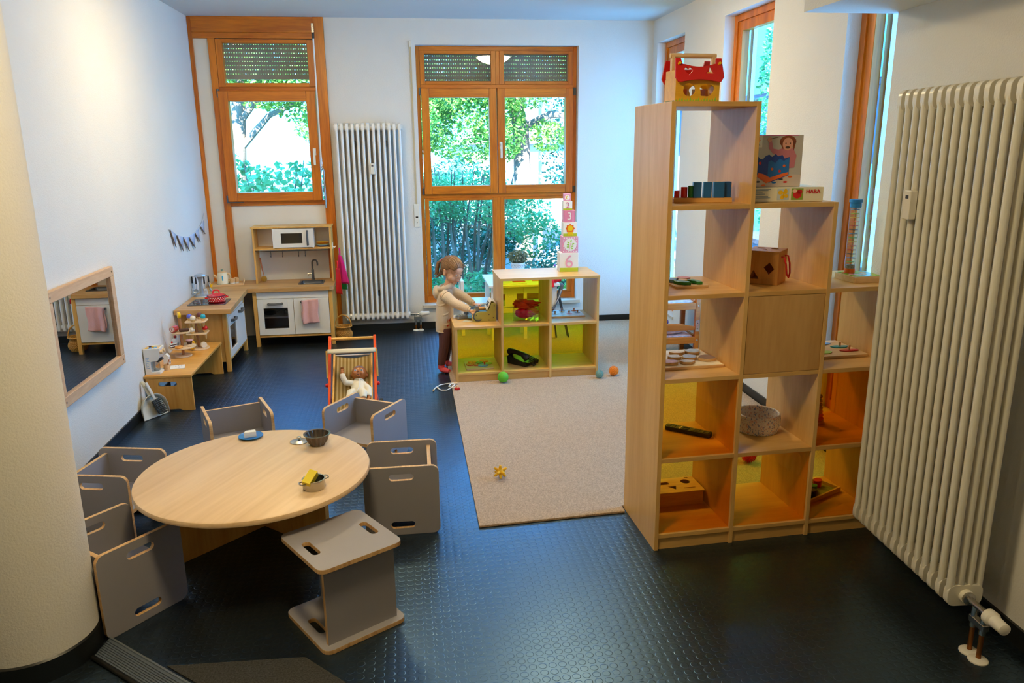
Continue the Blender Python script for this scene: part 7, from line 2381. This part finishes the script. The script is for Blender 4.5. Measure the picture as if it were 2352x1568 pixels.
mb = head(MB())
mb.tube([(0.0835, -0.014, -0.0515), (0.0855, -0.007, -0.0505), (0.0858, 0, -0.052), (0.0855, 0.007, -0.0505), (0.0835, 0.014, -0.0515)], [0.0012, 0.0028, 0.003, 0.0028, 0.0012], 8)
obj('lips', mb, mat('rosy lips', 'C47068', rough=0.4), tp)
for s in (-1, 1):
    e_ = obj('eye', head(MB()).ball((0.0725, s * 0.0265, -0.0055), (0.006, 0.0105, 0.0048), 14, 10), mat('eye white', 'ECE6E0', rough=0.2), tp)
    obj('iris', head(MB()).ball((0.0765, s * 0.0262, -0.0075), (0.0028, 0.0048, 0.0038), 12, 8), mat('dark brown iris', '2E2018', rough=0.15), e_)
    obj('eyelash', head(MB()).tube([(0.0735, s * 0.0145, -0.004), (0.0795, s * 0.021, -0.0035), (0.080, s * 0.028, -0.004), (0.0725, s * 0.040, -0.005)], [0.0009, 0.0016, 0.0018, 0.001], 6), mat('dark lashes', '35241A', rough=0.6), tp)
    obj('eyebrow', head(MB()).tube([(0.0795, s * 0.012, 0.0185), (0.0800, s * 0.022, 0.0225), (0.0745, s * 0.036, 0.0205)], [0.0012, 0.002, 0.001], 6), mat('brow hair', '8E6A4C', rough=0.8), tp)

# hair: cap with an open face, pigtails, fringe strands and neck curls
mb = head(MB())
mb.ball((-0.012, 0, 0.024), (0.0885, 0.0765, 0.082), 64, 44)
dele = []
inv = HM.inverted()
for fa in mb.bm.faces:
    c = inv @ fa.calc_center_median()
    hl = 0.062 - 0.30 * max(0, -(c.x - 0.02)) * 0
    low = c.z < 0.058 - 1.15 * max(0.0, 0.046 - c.x) and c.x > -0.03
    neck = c.z < -0.034
    ear = abs(c.y) > 0.05 and c.x > -0.028 and c.z < 0.018
    if low or neck or ear:
        dele.append(fa)
bmesh.ops.delete(mb.bm, geom=dele, context='FACES')
q = random.Random(5)
hair = obj('hair', mb, M_hair, tp, solid=0.004)
mb = head(MB())
for k in range(46):       # combed strands lying over the cap from the parting
    a = q.uniform(-1.25, 1.25)
    pts = []
    for j in range(6):
        u = j / 5
        th = 1.15 - 2.35 * u
        x = -0.012 + 0.0915 * math.sin(th) * math.cos(a * 0.25)
        z = 0.024 + 0.085 * math.cos(th) * math.cos(a)
        y = 0.079 * math.sin(a) * math.cos(th * 0.72)
        pts.append((x, y, z))
    mb.tube(pts, [0.0022, 0.0035, 0.0038, 0.0038, 0.0035, 0.002], 5)
obj('hair_strands', mb, M_hair, hair)
for s in (-1, 1):
    pt = obj('pigtail', MB(), M_hair, hair)
    bpy.data.objects.remove(pt)
    mb = head(MB())
    for k in range(11):
        b = 2 * PI * k / 11
        o_ = (0.009 * math.cos(b), 0.009 * math.sin(b))
        w_ = q.uniform(0.7, 1.3)
        mb.tube([(-0.066, s * 0.046, 0.050), (-0.084 + o_[0] * 0.5, s * (0.052 + o_[1] * 0.5), 0.050), (-0.099 + o_[0] * w_, s * (0.056 + o_[1]), 0.022), (-0.099 + o_[0] * w_, s * (0.056 + o_[1]), -0.022), (-0.090 + o_[0] * 1.4, s * (0.054 + 1.3 * o_[1]), -0.058 - q.uniform(0, 0.02)), (-0.097 + o_[0] * 1.6, s * (0.054 + 1.5 * o_[1]), -0.074 - q.uniform(0, 0.015))],
                [0.004, 0.0045, 0.0055, 0.005, 0.0035, 0.0012], 6)
    obj('pigtail', mb, M_hair, hair)
    obj('hair_band', head(MB()).tube([(-0.082 + 0.0, s * 0.051 + 0.011 * math.cos(a), 0.051 + 0.011 * math.sin(a)) for a in [2 * PI * k / 16 for k in range(16)]], 0.0032, 6, closed=True), mat('pink hair band', 'E890A0', rough=0.6), hair)
mb = head(MB())
for k in range(20):
    y = -0.055 + 0.11 * k / 19
    z0 = -0.025
    x0 = -0.078 + 0.32 * abs(y)
    cu = q.uniform(-0.012, 0.012)
    mb.tube([(x0, y, z0 + 0.02), (x0 - 0.004, y * 1.05, -0.055), (x0 - 0.012, y * 1.1 + cu * 0.4, -0.085), (x0 - 0.026, y * 1.1 + cu, -0.098), (x0 - 0.034, y * 1.1 + cu, -0.090)], [0.006, 0.0055, 0.0045, 0.0032, 0.0012], 6)
obj('neck_curls', mb, M_hair, hair)
mb = head(MB())
for k in (0, 2, 4, 6):
    s0 = -0.030 - 0.004 * k
    mb.tube([(0.045, s0 * 0.9, 0.085 - 0.002 * k), (0.068, s0 * 1.1, 0.062), (0.074 - 0.002 * k, s0 * 1.35, 0.036), (0.066 - 0.002 * k, s0 * 1.55, 0.010 - 0.003 * k)], [0.0022, 0.0018, 0.0013, 0.0005], 5)
    mb.tube([(0.045, -s0 * 0.9, 0.085 - 0.002 * k), (0.066, -s0 * 1.15, 0.062), (0.068, -s0 * 1.5, 0.030), (0.056, -s0 * 1.75, -0.02 - 0.004 * k)], [0.0022, 0.0018, 0.0013, 0.0005], 5)
obj('fringe', mb, M_hair, hair)
obj('hair_clip', head(MB()).ball((-0.006, -0.047, 0.088), 0.0045, 10, 8), M_cream, hair)
obj('earring', head(MB()).ball((-0.004, -0.0775, -0.038), 0.0028, 10, 8), M_steel, tp)

# clothes
mb = MB()
for pts, rr_ in LEG:
    mb.tube(pts[:3] + [(pts[2][0], pts[2][1], 0.062)], [r_ + 0.005 for r_ in rr_[:3]] + [rr_[2] + 0.004], 16)
loft(mb, [(0.022, 0, 0.30, 0.056, 0.084, -0.3), (0.022, 0, 0.40, 0.05, 0.076, -0.3)])
fuse('leggings', mb, M_legg, tp, 0.004, 4)
mb = MB()
for (a, b), (pts, rr_) in zip(FEET, LEG):
    a, b = V(a), V(b)
    mb.tube([a + V((0, 0, 0.001)), a.lerp(b, 0.5), b + V((0, 0, 0.0))], [0.027, 0.026, 0.017], 14, flat=0.86)
    mb.tube([(pts[2][0], pts[2][1], 0.085), (pts[2][0], pts[2][1], 0.028)], 0.0285, 14)
fuse('socks', mb, M_sock, tp, 0.0035, 4)
mb = MB()
loft(mb, [(0.012, 0, 0.338, 0.062, 0.098, -0.3), (0.012, 0, 0.37, 0.067, 0.101, -0.3), (0.018, 0, 0.45, 0.071, 0.097, -0.3), (0.024, 0, 0.55, 0.068, 0.092, -0.3), (0.026, 0, 0.62, 0.062, 0.09, -0.3), (0.034, 0, 0.675, 0.048, 0.078, -0.3), (0.044, -0.004, 0.712, 0.034, 0.044, -0.3)], 36)
mb.tube([(0.016, -0.062, 0.648), (0.04, -0.10, 0.630), (0.088, -0.126, 0.590), (0.150, -0.145, 0.562), (0.192, -0.157, 0.544), (0.197, -0.158, 0.541)], [0.046, 0.045, 0.040, 0.035, 0.029, 0.028], 18)
mb.tube([(0.05, 0.058, 0.655), (0.10, 0.075, 0.642), (0.165, 0.062, 0.612), (0.215, 0.038, 0.580), (0.248, 0.015, 0.557), (0.252, 0.011, 0.555)], [0.046, 0.045, 0.039, 0.034, 0.028, 0.027], 18)
# hood lying round the neck
hd_ = []
for k in range(18):
    a = 2 * PI * k / 18
    hd_.append((0.035 + 0.062 * math.cos(a + 0.3), -0.005 + 0.066 * math.sin(a + 0.3), 0.705 + 0.022 * math.cos(a + 0.3)))
mb.tube(hd_, 0.019, 12, closed=True)
mb.ball((-0.038, 0.012, 0.655), (0.034, 0.066, 0.058), 18, 12)
# folds
for z, ph in ((0.42, 0.5), (0.50, 1.5), (0.575, 2.4)):
    mb.tube([(0.018 + 0.0685 * math.cos(a - 0.3) * 0.98, 0.095 * math.sin(a - 0.3) * 0.98, z + 0.016 * math.sin(2 * a + ph)) for a in [R(200 + 120 * k / 8) for k in range(9)]], [0.001, 0.003, 0.0045, 0.005, 0.005, 0.005, 0.0045, 0.003, 0.001], 8)
for u in (0.25, 0.5, 0.72):
    c = V((0.016, -0.062, 0.648)).lerp(V((0.192, -0.157, 0.544)), u)
    mb.tube([c + V((0.015, -0.02, 0.03)), c + V((0.002, -0.037, 0.006)), c + V((-0.012, -0.03, -0.022))], [0.003, 0.007, 0.003], 8)
hoodie = fuse('hoodie', mb, M_hood, tp, 0.0034, 4)
for nm, c, d, r_ in (('cuff', (0.192, -0.157, 0.5445), (0.0215, -0.006, -0.0105), 0.0255), ('cuff', (0.247, 0.0155, 0.5575), (0.014, -0.012, -0.007), 0.0248)):
    c, d = V(c), V(d)
    obj(nm, MB().tube([c - d * 0.2, c + d * 0.35, c + d], [r_, r_ * 0.95, r_ * 0.86], 18), M_hood, hoodie)
obj('hem_band', MB().tube([(0.012 + 0.060 * math.cos(a) * math.cos(-0.3) - 0.0955 * math.sin(a) * math.sin(-0.3), 0.060 * math.cos(a) * math.sin(-0.3) + 0.0955 * math.sin(a) * math.cos(-0.3), 0.344) for a in [2 * PI * k / 40 for k in range(40)]], 0.006, 8, closed=True), M_hood, hoodie)
ax_ = (V((0.088, -0.126, 0.590)) - V((0.02, -0.075, 0.645))).normalized()
u_ = ax_.orthogonal().normalized()
w_ = ax_.cross(u_)
c_ = V((0.026, -0.078, 0.642))
obj('armhole_seam', MB().tube([c_ + 0.0455 * (math.cos(a) * u_ + math.sin(a) * w_) for a in [2 * PI * k / 36 for k in range(36)]], 0.0019, 6, closed=True), mat('brown piping', '6A4C38', rough=0.8), hoodie)


def wrapon(o, off):
    md = o.modifiers.new('lay on', 'SHRINKWRAP')
    md.target = hoodie
    md.wrap_method = 'NEAREST_SURFACEPOINT'
    md.wrap_mode = 'ABOVE_SURFACE'
    md.offset = off


# lettering on the lower front, turned to the side that shows
na = R(-62)
for body_, sz, dz, du in (('L', 0.034, 0.435, -0.012), ('L', 0.034, 0.398, -0.012), ('A', 0.034, 0.398, 0.012)):
    o = text('lettering', body_, sz, M_red, hoodie, (0.018 + 0.085 * math.cos(na) - math.sin(na) * du, 0.11 * math.sin(na) + math.cos(na) * du, dz), (PI / 2, 0, na + PI / 2), 0.0004, 0.0012)
    wrapon(o, 0.0012)
hm = MB()
hm.M = MX.Translation((0.018 + 0.085 * math.cos(na) - math.sin(na) * 0.012, 0.11 * math.sin(na) + math.cos(na) * 0.012, 0.435)) @ MX.Rotation(na + PI / 2, 4, 'Z') @ MX.Rotation(PI / 2, 4, 'X')
hm.prism(heart(0, 0, 0.013), 0, 0.0006)
o = obj('heart_print', hm, M_red, hoodie)
wrapon(o, 0.0012)
